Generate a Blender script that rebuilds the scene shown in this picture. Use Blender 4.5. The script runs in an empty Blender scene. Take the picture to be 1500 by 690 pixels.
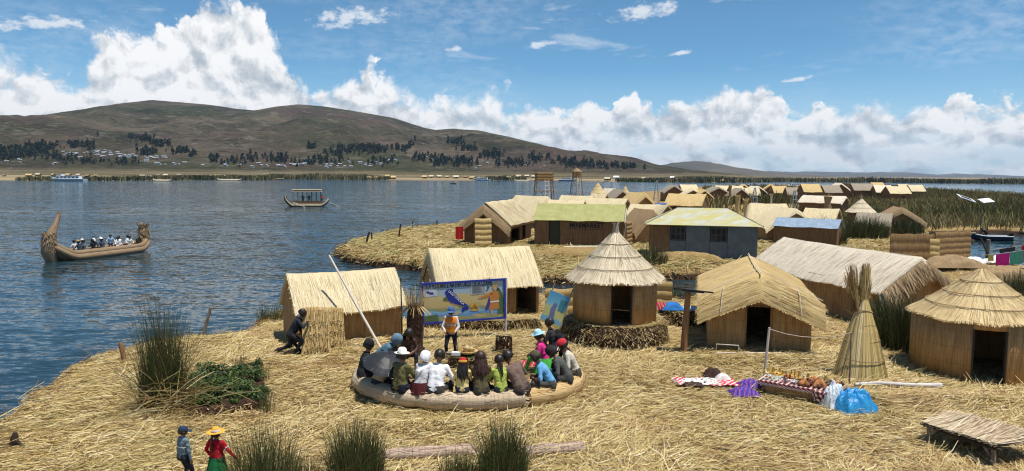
import bpy, bmesh, math, random
import numpy as np
from mathutils import Vector, Matrix, noise as mnoise
random.seed(7); rng = np.random.default_rng(7)
SC = bpy.context.scene; COL = SC.collection
R = math.radians
# ---------------------------------------------------------------- camera
H = 7.5; F = 1050.0; WZ = -0.8
PITCH = math.atan(90/1050.0); ROLL = R(0.40)
CAMM = Matrix.Translation((0, 0, H)) @ Matrix.Rotation(R(90)-PITCH, 4, 'X') @ Matrix.Rotation(ROLL, 4, 'Z')
cd = bpy.data.cameras.new('camera'); cam = bpy.data.objects.new('camera', cd); COL.objects.link(cam)
cd.sensor_width = 36; cd.sensor_fit = 'HORIZONTAL'; cd.lens = 36*F/1500; cd.clip_start = 0.5; cd.clip_end = 60000
cam.matrix_world = CAMM; SC.camera = cam
def ray(px, py):
    return (CAMM.to_3x3() @ Vector(((px-750)/F, (345-py)/F, -1)))
def G(px, py, z=0.0):            # point of the level z seen at a place in the photograph
    d = ray(px, py); t = (z-H)/d.z
    return Vector((d.x*t, d.y*t, z))
def W(px, py): return G(px, py, WZ)
def PY(px, py, Y):               # point at depth Y
    d = ray(px, py); t = Y/d.y
    return Vector((d.x*t, Y, H+d.z*t))
def dist(Y): return Y
# ---------------------------------------------------------------- nodes
class NT:
    def __init__(s, tree): s.t = tree; s.n = tree.nodes; s.l = tree.links
    def new(s, typ, **kw):
        nd = s.n.new(typ)
        for k, v in kw.items(): setattr(nd, k, v)
        return nd
    def put(s, sock, v):
        if v is None: return
        if hasattr(v, 'is_output'): s.l.new(v, sock)
        else:
            try: sock.default_value = v
            except Exception:
                sock.default_value = (*v, 1.0) if len(v) == 3 else v
    def m(s, op, a, b=None, c=None, clamp=False):
        nd = s.new('ShaderNodeMath', operation=op, use_clamp=clamp)
        s.put(nd.inputs[0], a); s.put(nd.inputs[1], b); s.put(nd.inputs[2], c)
        return nd.outputs[0]
    def vm(s, op, a, b=None):
        nd = s.new('ShaderNodeVectorMath', operation=op)
        s.put(nd.inputs[0], a); s.put(nd.inputs[1], b); return nd.outputs[0]
    def xyz(s, x, y, z=0.0):
        nd = s.new('ShaderNodeCombineXYZ'); s.put(nd.inputs[0], x); s.put(nd.inputs[1], y); s.put(nd.inputs[2], z); return nd.outputs[0]
    def sep(s, v):
        nd = s.new('ShaderNodeSeparateXYZ'); s.put(nd.inputs[0], v); return nd.outputs
    dims = '3D'
    def noise(s, vec, scale=5, detail=3, rough=0.55, dist=0.0, lac=2.0, col=False):
        nd = s.new('ShaderNodeTexNoise'); nd.noise_dimensions = s.dims; s.put(nd.inputs['Vector'], vec)
        s.put(nd.inputs['Scale'], scale); s.put(nd.inputs['Detail'], detail); s.put(nd.inputs['Roughness'], rough)
        s.put(nd.inputs['Distortion'], dist); s.put(nd.inputs['Lacunarity'], lac)
        return nd.outputs['Color' if col else 'Fac']
    def voro(s, vec, scale=5, detail=0, rough=0.5, lac=2.0, feature='F1', out='Distance', smooth=0.6):
        nd = s.new('ShaderNodeTexVoronoi', feature=feature); nd.normalize = False; nd.voronoi_dimensions = s.dims
        s.put(nd.inputs['Vector'], vec); s.put(nd.inputs['Scale'], scale)
        if 'Detail' in nd.inputs: s.put(nd.inputs['Detail'], detail); s.put(nd.inputs['Roughness'], rough); s.put(nd.inputs['Lacunarity'], lac)
        if feature == 'SMOOTH_F1': s.put(nd.inputs['Smoothness'], smooth)
        return nd.outputs[out]
    def ramp(s, fac, stops, interp='LINEAR'):
        nd = s.new('ShaderNodeValToRGB'); cr = nd.color_ramp; cr.interpolation = interp
        while len(cr.elements) < len(stops): cr.elements.new(0.5)
        for e, (p, c) in zip(cr.elements, stops): e.position = p; e.color = (*c, 1) if len(c) == 3 else c
        s.put(nd.inputs[0], fac); return nd.outputs[0]
    def mr(s, v, a, b, c=0.0, d=1.0, clamp=True, smooth=False):
        nd = s.new('ShaderNodeMapRange'); nd.clamp = clamp
        if smooth: nd.interpolation_type = 'SMOOTHSTEP'
        for i, x in enumerate((v, a, b, c, d)): s.put(nd.inputs[i], x)
        return nd.outputs[0]
    def mix(s, f, a, b, blend='MIX'):
        nd = s.new('ShaderNodeMix', data_type='RGBA', blend_type=blend); nd.clamp_factor = True
        s.put(nd.inputs[0], f); s.put(nd.inputs[6], a if hasattr(a, 'is_output') else (*a, 1)); s.put(nd.inputs[7], b if hasattr(b, 'is_output') else (*b, 1))
        return nd.outputs[2]
    def mapping(s, vec, scale=(1, 1, 1), rot=(0, 0, 0), loc=(0, 0, 0)):
        nd = s.new('ShaderNodeMapping'); s.put(nd.inputs[0], vec)
        nd.inputs[1].default_value = loc; nd.inputs[2].default_value = rot; nd.inputs[3].default_value = scale
        return nd.outputs[0]
    def bump(s, h, strength=0.5, distance=0.02):
        nd = s.new('ShaderNodeBump'); s.put(nd.inputs['Height'], h); nd.inputs['Strength'].default_value = strength; nd.inputs['Distance'].default_value = distance
        return nd.outputs[0]
    def tc(s, which='Object'): return s.new('ShaderNodeTexCoord').outputs[which]
    def attr(s, name, out='Fac'):
        nd = s.new('ShaderNodeAttribute'); nd.attribute_name = name; return nd.outputs[out]
def mat(name, fn, rough=0.85, spec=0.25):
    m = bpy.data.materials.new(name); m.use_nodes = True
    t = NT(m.node_tree); b = t.n['Principled BSDF']
    b.inputs['Roughness'].default_value = rough
    b.inputs['Specular IOR Level'].default_value = spec
    r = fn(t)
    if isinstance(r, dict):
        for k, v in r.items(): t.put(b.inputs[k], v)
    else: t.put(b.inputs['Base Color'], r)
    return m
# ---------------------------------------------------------------- tagging
def tag(o, label=None, cat=None, group=None, kind=None):
    if label: o['label'] = label
    if cat: o['category'] = cat
    if group: o['group'] = group
    if kind: o['kind'] = kind
    return o
def empty(name, loc, rz=0.0, label=None, cat=None, group=None):
    o = bpy.data.objects.new(name, None); COL.objects.link(o); o.empty_display_size = 0.2
    o.location = loc; o.rotation_euler = (0, 0, rz)
    return tag(o, label, cat, group)
# ---------------------------------------------------------------- mesh builder
class MB:
    def __init__(s): s.v = []; s.f = []; s.uv = []; s.at = []; s.smooth = []; s.cur = None; s.r = 0.5
    def add(s, verts, faces, uvs=None, smooth=False, rnd=None):
        o = len(s.v); s.v.extend([tuple(v) for v in verts])
        for i, f in enumerate(faces):
            s.f.append([o+k for k in f])
            s.uv.append([uvs[k] for k in f] if uvs is not None else [(0, 0)]*len(f))
            s.at.append(s.r if rnd is None else (rnd[i] if hasattr(rnd, '__len__') else rnd)); s.smooth.append(smooth)
        return s
    def box(s, c, size, rz=0.0, rot=None, bev=0.0):
        x, y, z = [q/2 for q in size]
        M = rot if rot is not None else Matrix.Rotation(rz, 3, 'Z')
        vs = [Vector((a*x, b*y, d*z)) for a in (-1, 1) for b in (-1, 1) for d in (-1, 1)]
        vs = [M @ v + Vector(c) for v in vs]
        fs = [(0, 1, 3, 2), (4, 6, 7, 5), (0, 4, 5, 1), (2, 3, 7, 6), (0, 2, 6, 4), (1, 5, 7, 3)]
        uvs = [(a*x+b*y, d*z) for a in (-1, 1) for b in (-1, 1) for d in (-1, 1)]
        return s.add(vs, fs, uvs)
    def tube(s, pts, rad, n=8, cap=True, smooth=True, squash=1.0):
        pts = [Vector(p) for p in pts]
        rad = rad if hasattr(rad, '__len__') else [rad]*len(pts)
        vs = []; uvs = []; L = 0
        up0 = Vector((0, 0, 1))
        t0 = (pts[1]-pts[0]).normalized()
        a = t0.orthogonal().normalized() if abs(t0.z) > 0.95 else t0.cross(up0).normalized()
        for i, p in enumerate(pts):
            t = (pts[min(i+1, len(pts)-1)]-pts[max(i-1, 0)]).normalized()
            a = (a - t*a.dot(t)).normalized(); b = t.cross(a)
            if i: L += (p-pts[i-1]).length
            for k in range(n):
                an = 2*math.pi*k/n
                vs.append(p + (a*math.cos(an) + b*math.sin(an)*squash)*rad[i]); uvs.append((an*0.25, L))
        fs = []
        for i in range(len(pts)-1):
            for k in range(n):
                k2 = (k+1) % n
                fs.append((i*n+k, i*n+k2, (i+1)*n+k2, (i+1)*n+k))
        s.add(vs, fs, uvs, smooth)
        if cap:
            s.add([vs[k] for k in range(n)][::-1], [tuple(range(n))], [uvs[0]]*n)
            s.add([vs[-n+k] for k in range(n)], [tuple(range(n))], [uvs[-1]]*n)
        return s
    def lathe(s, prof, n=24, c=(0, 0, 0), smooth=True, a0=0, a1=2*math.pi, jit=0.0, closed=True, squash=(1, 1)):
        c = Vector(c); vs = []; uvs = []; full = abs(a1-a0-2*math.pi) < 1e-6
        nn = n if full else n+1
        Ls = [0]
        for i in range(1, len(prof)): Ls.append(Ls[-1]+math.hypot(prof[i][0]-prof[i-1][0], prof[i][1]-prof[i-1][1]))
        for i, (r, z) in enumerate(prof):
            for k in range(nn):
                an = a0+(a1-a0)*k/n
                rr = r*(1+jit*(random.random()-.5))
                vs.append(c+Vector((rr*math.cos(an)*squash[0], rr*math.sin(an)*squash[1], z+jit*r*0.3*(random.random()-.5)))); uvs.append((an*max(p[0] for p in prof), Ls[i]))
        fs = []
        for i in range(len(prof)-1):
            for k in range(n):
                k2 = (k+1) % nn if full else k+1
                fs.append((i*nn+k, i*nn+k2, (i+1)*nn+k2, (i+1)*nn+k))
        return s.add(vs, fs, uvs, smooth)
    def prism(s, poly, z0, z1):
        n = len(poly); vs = [(x, y, z0) for x, y in poly]+[(x, y, z1) for x, y in poly]
        fs = [tuple(range(n))[::-1], tuple(range(n, 2*n))]+[(i, (i+1) % n, n+(i+1) % n, n+i) for i in range(n)]
        return s.add(vs, fs, [(v[0], v[1]) for v in vs])
    def grid(s, P, uv=None, smooth=True, close=False):   # P[i][j]
        ni, nj = len(P), len(P[0]); vs = [p for row in P for p in row]
        uvs = [q for row in uv for q in row] if uv else None
        fs = [(i*nj+j, (i+1)*nj+j, (i+1)*nj+j+1, i*nj+j+1) for i in range(ni-1) for j in range(nj-1)]
        return s.add(vs, fs, uvs, smooth)
    def sheet(s, P, th=0.03, uv=None, smooth=True):      # a grid given thickness (closed)
        ni, nj = len(P), len(P[0]); P = [[Vector(p) for p in row] for row in P]
        if uv is None:
            uv = [[(0, 0)]*nj for _ in range(ni)]
            for i in range(ni):
                for j in range(nj):
                    u = 0 if i == 0 else uv[i-1][j][0]+(P[i][j]-P[i-1][j]).length
                    v = 0 if j == 0 else uv[i][j-1][1]+(P[i][j]-P[i][j-1]).length
                    uv[i][j] = (u, v)
        Q = []
        for i in range(ni):
            row = []
            for j in range(nj):
                du = P[min(i+1, ni-1)][j]-P[max(i-1, 0)][j]; dv = P[i][min(j+1, nj-1)]-P[i][max(j-1, 0)]
                n = du.cross(dv)
                n = n.normalized() if n.length > 1e-9 else Vector((0, 0, 1))
                row.append(P[i][j]-n*th)
            Q.append(row)
        s.grid(P, uv, smooth); s.grid([r[::-1] for r in Q], [r[::-1] for r in uv], smooth)
        def strip(a, b, ua):
            for k in range(len(a)-1):
                s.add([a[k], a[k+1], b[k+1], b[k]], [(0, 1, 2, 3)], [ua[k], ua[k+1], ua[k+1], ua[k]])
        strip(P[0], Q[0], uv[0]); strip(P[-1][::-1], Q[-1][::-1], uv[-1][::-1])
        strip([r[0] for r in P][::-1], [r[0] for r in Q][::-1], [r[0] for r in uv][::-1]); strip([r[-1] for r in P], [r[-1] for r in Q], [r[-1] for r in uv])
        return s
    def build(s, name, m, parent=None, loc=None):
        me = bpy.data.meshes.new(name)
        me.from_pydata(s.v, [], s.f); 
        ul = me.uv_layers.new(name='UVMap')
        ul.data.foreach_set('uv', np.array([c for f in s.uv for c in f], dtype=np.float32).ravel())
        at = me.attributes.new('rnd', 'FLOAT', 'FACE'); at.data.foreach_set('value', np.array(s.at, dtype=np.float32))
        me.polygons.foreach_set('use_smooth', np.array(s.smooth, dtype=bool))
        for mm in (m if isinstance(m, (list, tuple)) else [m]): me.materials.append(mm)
        me.update(); me.validate()
        o = bpy.data.objects.new(name, me); COL.objects.link(o)
        if parent is not None: o.parent = parent
        if loc is not None: o.location = loc
        return o
def np_mesh(name, V, Fq, m, rnd=None, smooth=False, parent=None, nq=4):
    """V (n,3), Fq (k,nq) of numpy -> one mesh object"""
    me = bpy.data.meshes.new(name); V = np.ascontiguousarray(V, dtype=np.float32); Fq = np.ascontiguousarray(Fq, dtype=np.int32)
    k = len(Fq); q = Fq.shape[1]
    me.vertices.add(len(V)); me.vertices.foreach_set('co', V.ravel())
    me.loops.add(k*q); me.loops.foreach_set('vertex_index', Fq.ravel())
    me.polygons.add(k); me.polygons.foreach_set('loop_start', np.arange(0, k*q, q, dtype=np.int32))
    me.polygons.foreach_set('loop_total', np.full(k, q, dtype=np.int32))
    if smooth: me.polygons.foreach_set('use_smooth', np.ones(k, dtype=bool))
    if rnd is not None:
        a = me.attributes.new('rnd', 'FLOAT', 'FACE'); a.data.foreach_set('value', np.asarray(rnd, dtype=np.float32))
    me.materials.append(m); me.update(calc_edges=True)
    o = bpy.data.objects.new(name, me); COL.objects.link(o)
    if parent is not None: o.parent = parent
    return o
def fbm(x, y, s=1.0, o=4, seed=0.0):
    v = 0; a = 1; t = 0
    for i in range(o):
        v += a*mnoise.noise(Vector((x*s+seed*13.7, y*s-seed*7.1, seed+i*3.3))); t += a; a *= .5; s *= 2.03
    return v/t
# vectorised value noise
def vnoise(x, y, seed=0):
    xi = np.floor(x).astype(np.int64); yi = np.floor(y).astype(np.int64); fx = x-xi; fy = y-yi
    def h(a, b):
        n = (a*374761393 + b*668265263 + seed*1442695041) & 0xffffffff
        n = ((n ^ (n >> 13))*1274126177) & 0xffffffff
        return ((n ^ (n >> 16)) & 0xffff)/65535.0
    sx = fx*fx*(3-2*fx); sy = fy*fy*(3-2*fy)
    return (h(xi, yi)*(1-sx)+h(xi+1, yi)*sx)*(1-sy)+(h(xi, yi+1)*(1-sx)+h(xi+1, yi+1)*sx)*sy
def vfbm(x, y, s=1.0, o=4, seed=0, g=.5):
    v = 0; a = 1; t = 0
    for i in range(o):
        v = v+a*vnoise(x*s, y*s, seed+i*17); t += a; a *= g; s *= 2.03
    return v/t
# ---------------------------------------------------------------- light, sky and clouds
SUN = Vector((0.235, -0.105, 0.965)).normalized()
sl = bpy.data.lights.new('sun', 'SUN'); sl.energy = 4.7; sl.angle = R(0.53); sl.color = (1, 0.955, 0.88)
so = bpy.data.objects.new('sun', sl); COL.objects.link(so); so.rotation_euler = SUN.to_track_quat('Z', 'Y').to_euler(); so.location = (0, 0, 60)
wd = bpy.data.worlds.new('World'); SC.world = wd; wd.use_nodes = True
def sky_world():
    t = NT(wd.node_tree); t.n.clear(); t.dims = '2D'
    out = t.new('ShaderNodeOutputWorld'); bg = t.new('ShaderNodeBackground'); t.l.new(bg.outputs[0], out.inputs[0])
    bg.inputs[1].default_value = 0.1
    sk = t.new('ShaderNodeTexSky', sky_type='NISHITA'); sk.sun_disc = False
    sk.sun_elevation = math.asin(SUN.z); sk.sun_rotation = math.atan2(SUN.x, SUN.y); sk.altitude = 3800; sk.air_density = 1.0; sk.dust_density = 0.3; sk.ozone_density = 2.5
    g = t.tc('Generated'); d = t.vm('NORMALIZE', g)
    x, y, z = t.sep(d)
    az = t.m('ARCTAN2', x, y); el = t.m('ARCSINE', z)
    sky = t.mix(1.0, sk.outputs[0], SKYTINT, 'MULTIPLY')
    sky = t.mix(t.mr(el, 0.0, 0.14, 0.75, 0.0), sky, (4.6, 6.0, 7.0))
    # tops of the cloud banks round the horizon
    tops = [(-50, 84), (0, 82), (40, 70), (75, 74), (110, 98), (132, 92), (150, 60), (180, 44), (215, 40), (250, 34), (290, 10), (330, -2), (360, 10), (385, 22), (410, 58), (432, 86), (465, 116), (500, 124),
            (515, 112), (545, 99), (575, 117), (600, 127), (640, 118), (680, 136), (700, 140), (720, 117), (735, 128), (760, 141), (800, 141), (830, 141), (860, 130), (890, 134), (920, 120), (940, 130), (960, 143),
            (1000, 141), (1035, 124), (1060, 119), (1130, 121), (1160, 140), (1200, 132), (1240, 138), (1300, 141), (1390, 133), (1430, 143), (1500, 147), (1560, 140)]
    fc = t.new('ShaderNodeFloatCurve'); cu = fc.mapping.curves[0]
    pts = []
    for px, py in tops:
        a = math.atan((px-750)/F); e = (255-py)/F*math.cos(a); pts.append(((a+0.72)/1.44, e/0.3))
    cu.points[0].location = (0, pts[0][1]); cu.points[1].location = (1, pts[-1][1])
    for p in pts: cu.points.new(*p)
    for p in cu.points: p.handle_type = 'AUTO'
    fc.mapping.update()
    t.put(fc.inputs['Value'], t.mr(az, -0.72, 0.72)); T = t.m('MULTIPLY', fc.outputs[0], 0.3)
    # cloud coordinates: layers flatten towards the horizon
    v = t.m('MULTIPLY', t.m('LOGARITHM', t.m('MAXIMUM', t.m('ADD', el, 0.16), 0.01), math.e), 0.27)
    base = t.xyz(az, v, 0.0)
    wv = t.noise(base, 14, 4, .6, col=True)
    warp = t.vm('MULTIPLY', t.vm('SUBTRACT', wv, (0.5, 0.5, 0.5)), (0.035, 0.03, 0.0))
    P = t.vm('ADD', base, warp)
    def height(off):
        q = t.vm('ADD', P, off)
        a = t.voro(q, 17, 4, .48, 2.3, 'SMOOTH_F1', smooth=.3)
        return t.m('SUBTRACT', 1.0, a)
    h0 = height((0, 0, 0)); h1 = height((0.005, 0.012, 0))
    b0 = t.noise(t.vm('ADD', base, (31.0, 17.0, 3.0)), 9, 6, .58); b1 = t.noise(t.vm('ADD', base, (31.006, 17.03, 3.0)), 9, 6, .58)
    fine = t.noise(P, 60, 6, .62)
    # density
    rag = t.m('ADD', t.m('MULTIPLY', t.m('SUBTRACT', h0, 0.55), 0.05), t.m('MULTIPLY', t.m('SUBTRACT', fine, 0.5), 0.035))
    dens = t.m('ADD', t.m('ADD', t.m('SUBTRACT', T, el), rag), .008)
    soft = t.mr(b0, 0.35, 0.65, 0.009, 0.042)
    cover = t.mr(dens, 0.0, soft, smooth=True)
    # openings near the layered lower part
    low = t.mr(el, 0.02, 0.075, 1.0, 0.0)
    lay = t.noise(t.vm('MULTIPLY', base, (1.0, 2.6, 1.0)), 11, 6, .6)
    gap = t.mr(lay, 0.40, 0.56, smooth=True)
    cover = t.m('MULTIPLY', cover, t.m('SUBTRACT', 1.0, t.m('MULTIPLY', low, t.m('MULTIPLY', t.m('SUBTRACT', 1.0, gap), .45))))
    # cumulus modelling: bright where it faces the sun, grey underneath
    em = t.m('ADD', t.m('MULTIPLY', t.m('SUBTRACT', h0, h1), 1.25), t.m('MULTIPLY', t.m('SUBTRACT', b0, b1), 2.2))
    em = t.m('ADD', em, t.m('MULTIPLY', t.m('SUBTRACT', fine, .5), .20))
    rim = t.mr(dens, 0.0, 0.15, 0.27, -0.10)
    lum = t.m('ADD', t.m('ADD', 0.66, em), rim)
    col = t.ramp(lum, [(0.0, (.40, .46, .52)), (0.35, (.54, .59, .64)), (0.62, (.72, .75, .78)), (0.85, (.90, .91, .92)), (1.0, (1.0, 1.0, 1.0))])
    hz = t.mr(el, 0.0, 0.045, 0.25, 0.0)
    col = t.mix(hz, col, (.60, .68, .74))
    col = t.mix(1.0, col, (8.4, 8.4, 8.4), 'MULTIPLY')
    full = t.mix(cover, sky, col)
    # thin high cirrus
    cp = t.xyz(t.m('MULTIPLY', az, 1.0), t.m('MULTIPLY', el, 5.0), 7.0)
    ci = t.noise(cp, 6.5, 7, .62, dist=.25)
    band = t.m('MULTIPLY', t.mr(el, 0.10, 0.17), 1.0)
    cm = t.m('MULTIPLY', t.mr(ci, 0.60, 0.80, 0.0, 0.55), band)
    veil = t.m('MULTIPLY', t.mr(t.noise(cp, 2.2, 5, .6), 0.42, 0.75, 0.0, 0.35), t.mr(el, 0.5, 0.15))
    cm = t.m('MAXIMUM', cm, t.m('MULTIPLY', veil, t.mr(t.noise(t.vm('MULTIPLY', base, (1, 3, 1)), 40, 5, .65), .35, .7)))
    # two small stray clouds
    for (px, py, wx, wy) in ((940, 25, .042, .010), (1157, 117, .016, .0035), (665, 78, .014, .004), (75, 46, .05, .009), (990, 82, .02, .003), (790, 70, .018, .005), (520, 35, .05, .012)):
        a = math.atan((px-750)/F); e = (255-py)/F*math.cos(a)
        dx = t.m('DIVIDE', t.m('SUBTRACT', az, a), wx); dy = t.m('DIVIDE', t.m('SUBTRACT', t.m('SUBTRACT', el, e), t.m('MULTIPLY', t.m('SUBTRACT', az, a), .12)), wy)
        r = t.m('SQRT', t.m('ADD', t.m('MULTIPLY', dx, dx), t.m('MULTIPLY', dy, dy)))
        q = t.m('ADD', r, t.m('MULTIPLY', t.m('SUBTRACT', t.noise(t.vm('MULTIPLY', base, (1, 2.5, 1)), 50, 5, .65), .5), 3.0))
        cm = t.m('MAXIMUM', cm, t.mr(q, 1.2, 0.1, 0.0, 0.75, smooth=True))
    cm = t.m('MULTIPLY', cm, t.m('SUBTRACT', 1.0, cover))
    full = t.mix(cm, full, (7.6, 7.8, 8.0))
    t.l.new(full, bg.inputs[0])
SKYTINT = (0.72, 1.06, 1.06)
sky_world()
wd.cycles.sampling_method = 'MANUAL'; wd.cycles.sample_map_resolution = 512
SC.view_settings.view_transform = 'Standard'; SC.view_settings.look = 'None'; SC.view_settings.exposure = 0.28; SC.view_settings.gamma = 1.0; SC.view_settings.use_curve_mapping = False
SC.cycles.filter_width = 1.15; SC.cycles.use_denoising = True; SC.cycles.max_bounces = 6; SC.cycles.diffuse_bounces = 3; SC.cycles.glossy_bounces = 3; SC.cycles.transparent_max_bounces = 8; SC.cycles.volume_bounces = 0
SC.cycles.use_adaptive_sampling = True; SC.cycles.adaptive_threshold = 0.01
# ---------------------------------------------------------------- materials of the land
def strand(t, vec, sx, sy, detail=4, rough=.6, z=0.0):
    """noise drawn out along one axis"""
    return t.noise(t.mapping(vec, (sx, sy, sx), loc=(z, z, z)), 1.0, detail, rough)
def water_fn(t):
    p = t.tc('Object')
    def slope(scale, rot, det, amp):      # wave slopes taken straight from noise, so far water keeps its chop
        c = t.noise(t.mapping(p, scale, rot=(0, 0, R(rot))), 1.0, det, .6, col=True)
        v = t.vm('SUBTRACT', c, (.5, .5, .5)); return t.vm('MULTIPLY', v, (amp*.55, amp, 0))
    gust = t.mr(t.noise(t.mapping(p, (0.012, 0.03, 1)), 1.0, 4, .55), .36, .62, .55, 1.25)
    s = t.vm('ADD', t.vm('ADD', slope((.62, 1.8, 1), 10, 3, .74), slope((.11, .34, 1), -6, 2, .30)), slope((2.2, 5.4, 1), 14, 2, .55))
    sc = t.new('ShaderNodeVectorMath', operation='SCALE'); t.put(sc.inputs[0], s); t.put(sc.inputs['Scale'], gust)
    n = t.vm('NORMALIZE', t.vm('ADD', sc.outputs[0], (0, 0, 1)))
    dn = t.noise(t.mapping(p, (0.02, 0.05, 1)), 1.0, 3, .55)
    col = t.mix(t.mr(dn, .35, .65), (.012, .030, .040), (.019, .044, .056))
    return {'Base Color': col, 'Normal': n, 'Roughness': .08, 'IOR': 1.33, 'Specular IOR Level': .5}
M = {}
M['water'] = mat('water', water_fn)
def straw_ground(t):
    p = t.tc('Object')
    a = t.noise(t.mapping(p, (3, 26, 8)), 1.0, 4, .65); b = t.noise(t.mapping(p, (24, 4, 8), rot=(0, 0, .5)), 1.0, 4, .65)
    n = t.noise(p, .8, 4, .6)
    s = t.m('ADD', t.m('MULTIPLY', a, t.mr(n, .4, .6)), t.m('MULTIPLY', b, t.mr(n, .6, .4)))
    c = t.ramp(s, [(.30, (.07, .04, .018)), (.45, (.24, .155, .062)), (.6, (.40, .28, .12)), (.75, (.52, .39, .2))])
    g = t.noise(p, .35, 3, .6)
    c = t.mix(t.mr(g, .52, .72, 0, .45), c, (.20, .175, .06))
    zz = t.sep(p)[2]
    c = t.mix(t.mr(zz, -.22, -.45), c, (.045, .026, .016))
    return {'Base Color': c, 'Normal': t.bump(s, .8, .06)}
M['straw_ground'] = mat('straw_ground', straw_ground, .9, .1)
def straw_blade(t):
    r = t.attr('rnd')
    p = t.tc('Object')
    n = t.noise(p, .45, 4, .6)
    n2 = t.noise(t.mapping(p, loc=(9, 4, 0)), .25, 3, .6)
    c = t.ramp(r, [(0, (.12, .065, .03)), (.14, (.25, .14, .065)), (.3, (.40, .275, .09)), (.55, (.56, .415, .16)), (.8, (.67, .53, .25)), (1, (.76, .66, .42))])
    c = t.mix(t.mr(n, .5, .72, 0, .40), c, (.30, .255, .07))
    c = t.mix(t.mr(n2, .5, .7, 0, .40), c, (.40, .235, .10))
    return {'Base Color': c}
M['straw'] = mat('straw_blades', straw_blade, .6, .35)
M['straw_mid'] = mat('straw_blades_greenish', lambda t: t.mix(t.mr(t.noise(t.tc('Object'), .16, 3, .6), .32, .60, .95, .25), t.ramp(t.attr('rnd'), [(0, (.12, .065, .03)), (.15, (.25, .14, .06)), (.4, (.40, .27, .10)), (.7, (.52, .39, .17)), (1, (.62, .52, .3))]), t.ramp(t.attr('rnd'), [(0, (.10, .09, .025)), (.4, (.24, .22, .06)), (1, (.46, .42, .16))])), .6, .3)
M['root'] = mat('root_turf', lambda t: (lambda p, n: {'Base Color': t.ramp(n, [(.3, (.018, .010, .008)), (.5, (.055, .030, .020)), (.68, (.12, .07, .042)), (.8, (.30, .2, .11))]), 'Normal': t.bump(n, 1.0, .12)})(t.tc('Object'), t.noise(t.tc('Object'), 9, 6, .7)), .95, .1)
def reedgreen(t):
    r = t.attr('rnd'); p = t.tc('Object'); z = t.sep(p)[2]
    c = t.ramp(r, [(0, (.16, .115, .05)), (.18, (.10, .085, .03)), (.3, (.035, .052, .014)), (.6, (.050, .075, .020)), (.85, (.075, .10, .03)), (1, (.17, .15, .06))])
    return {'Base Color': c}
M['reed'] = mat('green_totora', reedgreen, .55, .35)
def reeddry(t):
    r = t.attr('rnd'); p = t.tc('Object'); n = t.noise(p, .035, 4, .6); n3 = t.noise(p, .012, 3, .5)
    c = t.ramp(r, [(0, (.06, .06, .02)), (.3, (.14, .125, .048)), (.6, (.22, .19, .08)), (1, (.42, .34, .18))])
    c = t.mix(t.mr(n, .46, .60, 0, .75), c, (.040, .056, .017))
    c = t.mix(t.mr(n3, .5, .62, 0, .35), c, (.25, .18, .085))
    return {'Base Color': c}
M['reedbed'] = mat('reed_bed', reeddry, .8, .2)
def hill_fn(t):
    p = t.tc('Object')
    n = t.noise(p, .0045, 7, .6); n2 = t.noise(t.mapping(p, loc=(500, 0, 0)), .0022, 5, .55); n3 = t.noise(p, .02, 6, .68)
    c = t.ramp(n, [(.36, (.022, .021, .011)), (.46, (.054, .046, .024)), (.54, (.088, .070, .042)), (.66, (.15, .116, .078))])
    c = t.mix(t.mr(n2, .48, .58, 0, .65), c, (.098, .062, .046))
    c = t.mix(t.mr(t.noise(t.mapping(p, loc=(0, 900, 50)), .003, 5, .6), .50, .60, 0, .7), c, (.050, .056, .020))
    c = t.mix(t.mr(n3, .55, .70, 0, .8), c, (.22, .19, .145))
    c = t.mix(t.mr(t.noise(t.mapping(p, loc=(77, 0, 50)), .03, 5, .65), .57, .66, 0, .8), c, (.026, .030, .015))
    c = t.mix(t.mr(t.noise(t.mapping(p, (1, 2.2, 1), loc=(31, 9, 4)), .055, 7, .72), .54, .66, 0, .7), c, (.21, .18, .14)); c = t.mix(t.mr(t.noise(t.mapping(p, (1, 2.0, 1), loc=(3, 99, 4)), .04, 7, .72), .55, .66, 0, .75), c, (.030, .032, .016))
    zt_ = t.m('ADD', t.sep(p)[2], t.m('MULTIPLY', t.m('SUBTRACT', t.noise(p, .01, 4, .6), .5), 12)); c = t.mix(t.mr(zt_, 13, 7, 0, .9), c, t.ramp(t.noise(t.mapping(p, (.004, .03, 1)), 1.0, 5, .6), [(.35, (.10, .09, .04)), (.5, (.22, .175, .10)), (.65, (.30, .235, .14))]))
    v = t.voro(p, .035, 1, .5, 2.0)
    c = t.mix(t.m('MULTIPLY', t.mr(v, .32, .2), t.mr(t.noise(p, .004, 3, .5), .42, .55)), c, (.020, .025, .012))
    return {'Base Color': c, 'Normal': t.bump(t.noise(p, .016, 8, .70), 1.0, 34)}
M['hill'] = mat('hill_slopes', hill_fn, .95, .05)
M['farhill'] = mat('far_hills', lambda t: t.ramp(t.noise(t.tc('Object'), .0016, 6, .6), [(.35, (.07, .065, .045)), (.6, (.13, .105, .075))]), .95, .05)
def field_fn(t):
    p = t.tc('Object')
    n = t.noise(t.mapping(p, (.0035, .012, 1)), 1.0, 5, .6)
    return t.ramp(n, [(.3, (.12, .105, .045)), (.45, (.24, .18, .10)), (.55, (.34, .26, .15)), (.7, (.15, .13, .06))])
M['field'] = mat('shore_fields', field_fn, .95, .05)
# ---------------------------------------------------------------- water
S = 13000
nx = [-S, -2000, -400, -100, 0, 100, 400, 2000, S]; ny = [-60, 0, 60, 150, 400, 1500, 6000, S]
b = MB(); b.grid([[(x, y, WZ) for x in nx][::-1] for y in ny], smooth=False)
tag(b.build('lake_water', M['water']), kind='structure')
b = MB(); b.grid([[(x, y, WZ-3.0) for x in nx][::-1] for y in ny], smooth=False)
tag(b.build('lake_bed', M['root']), kind='structure')
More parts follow.
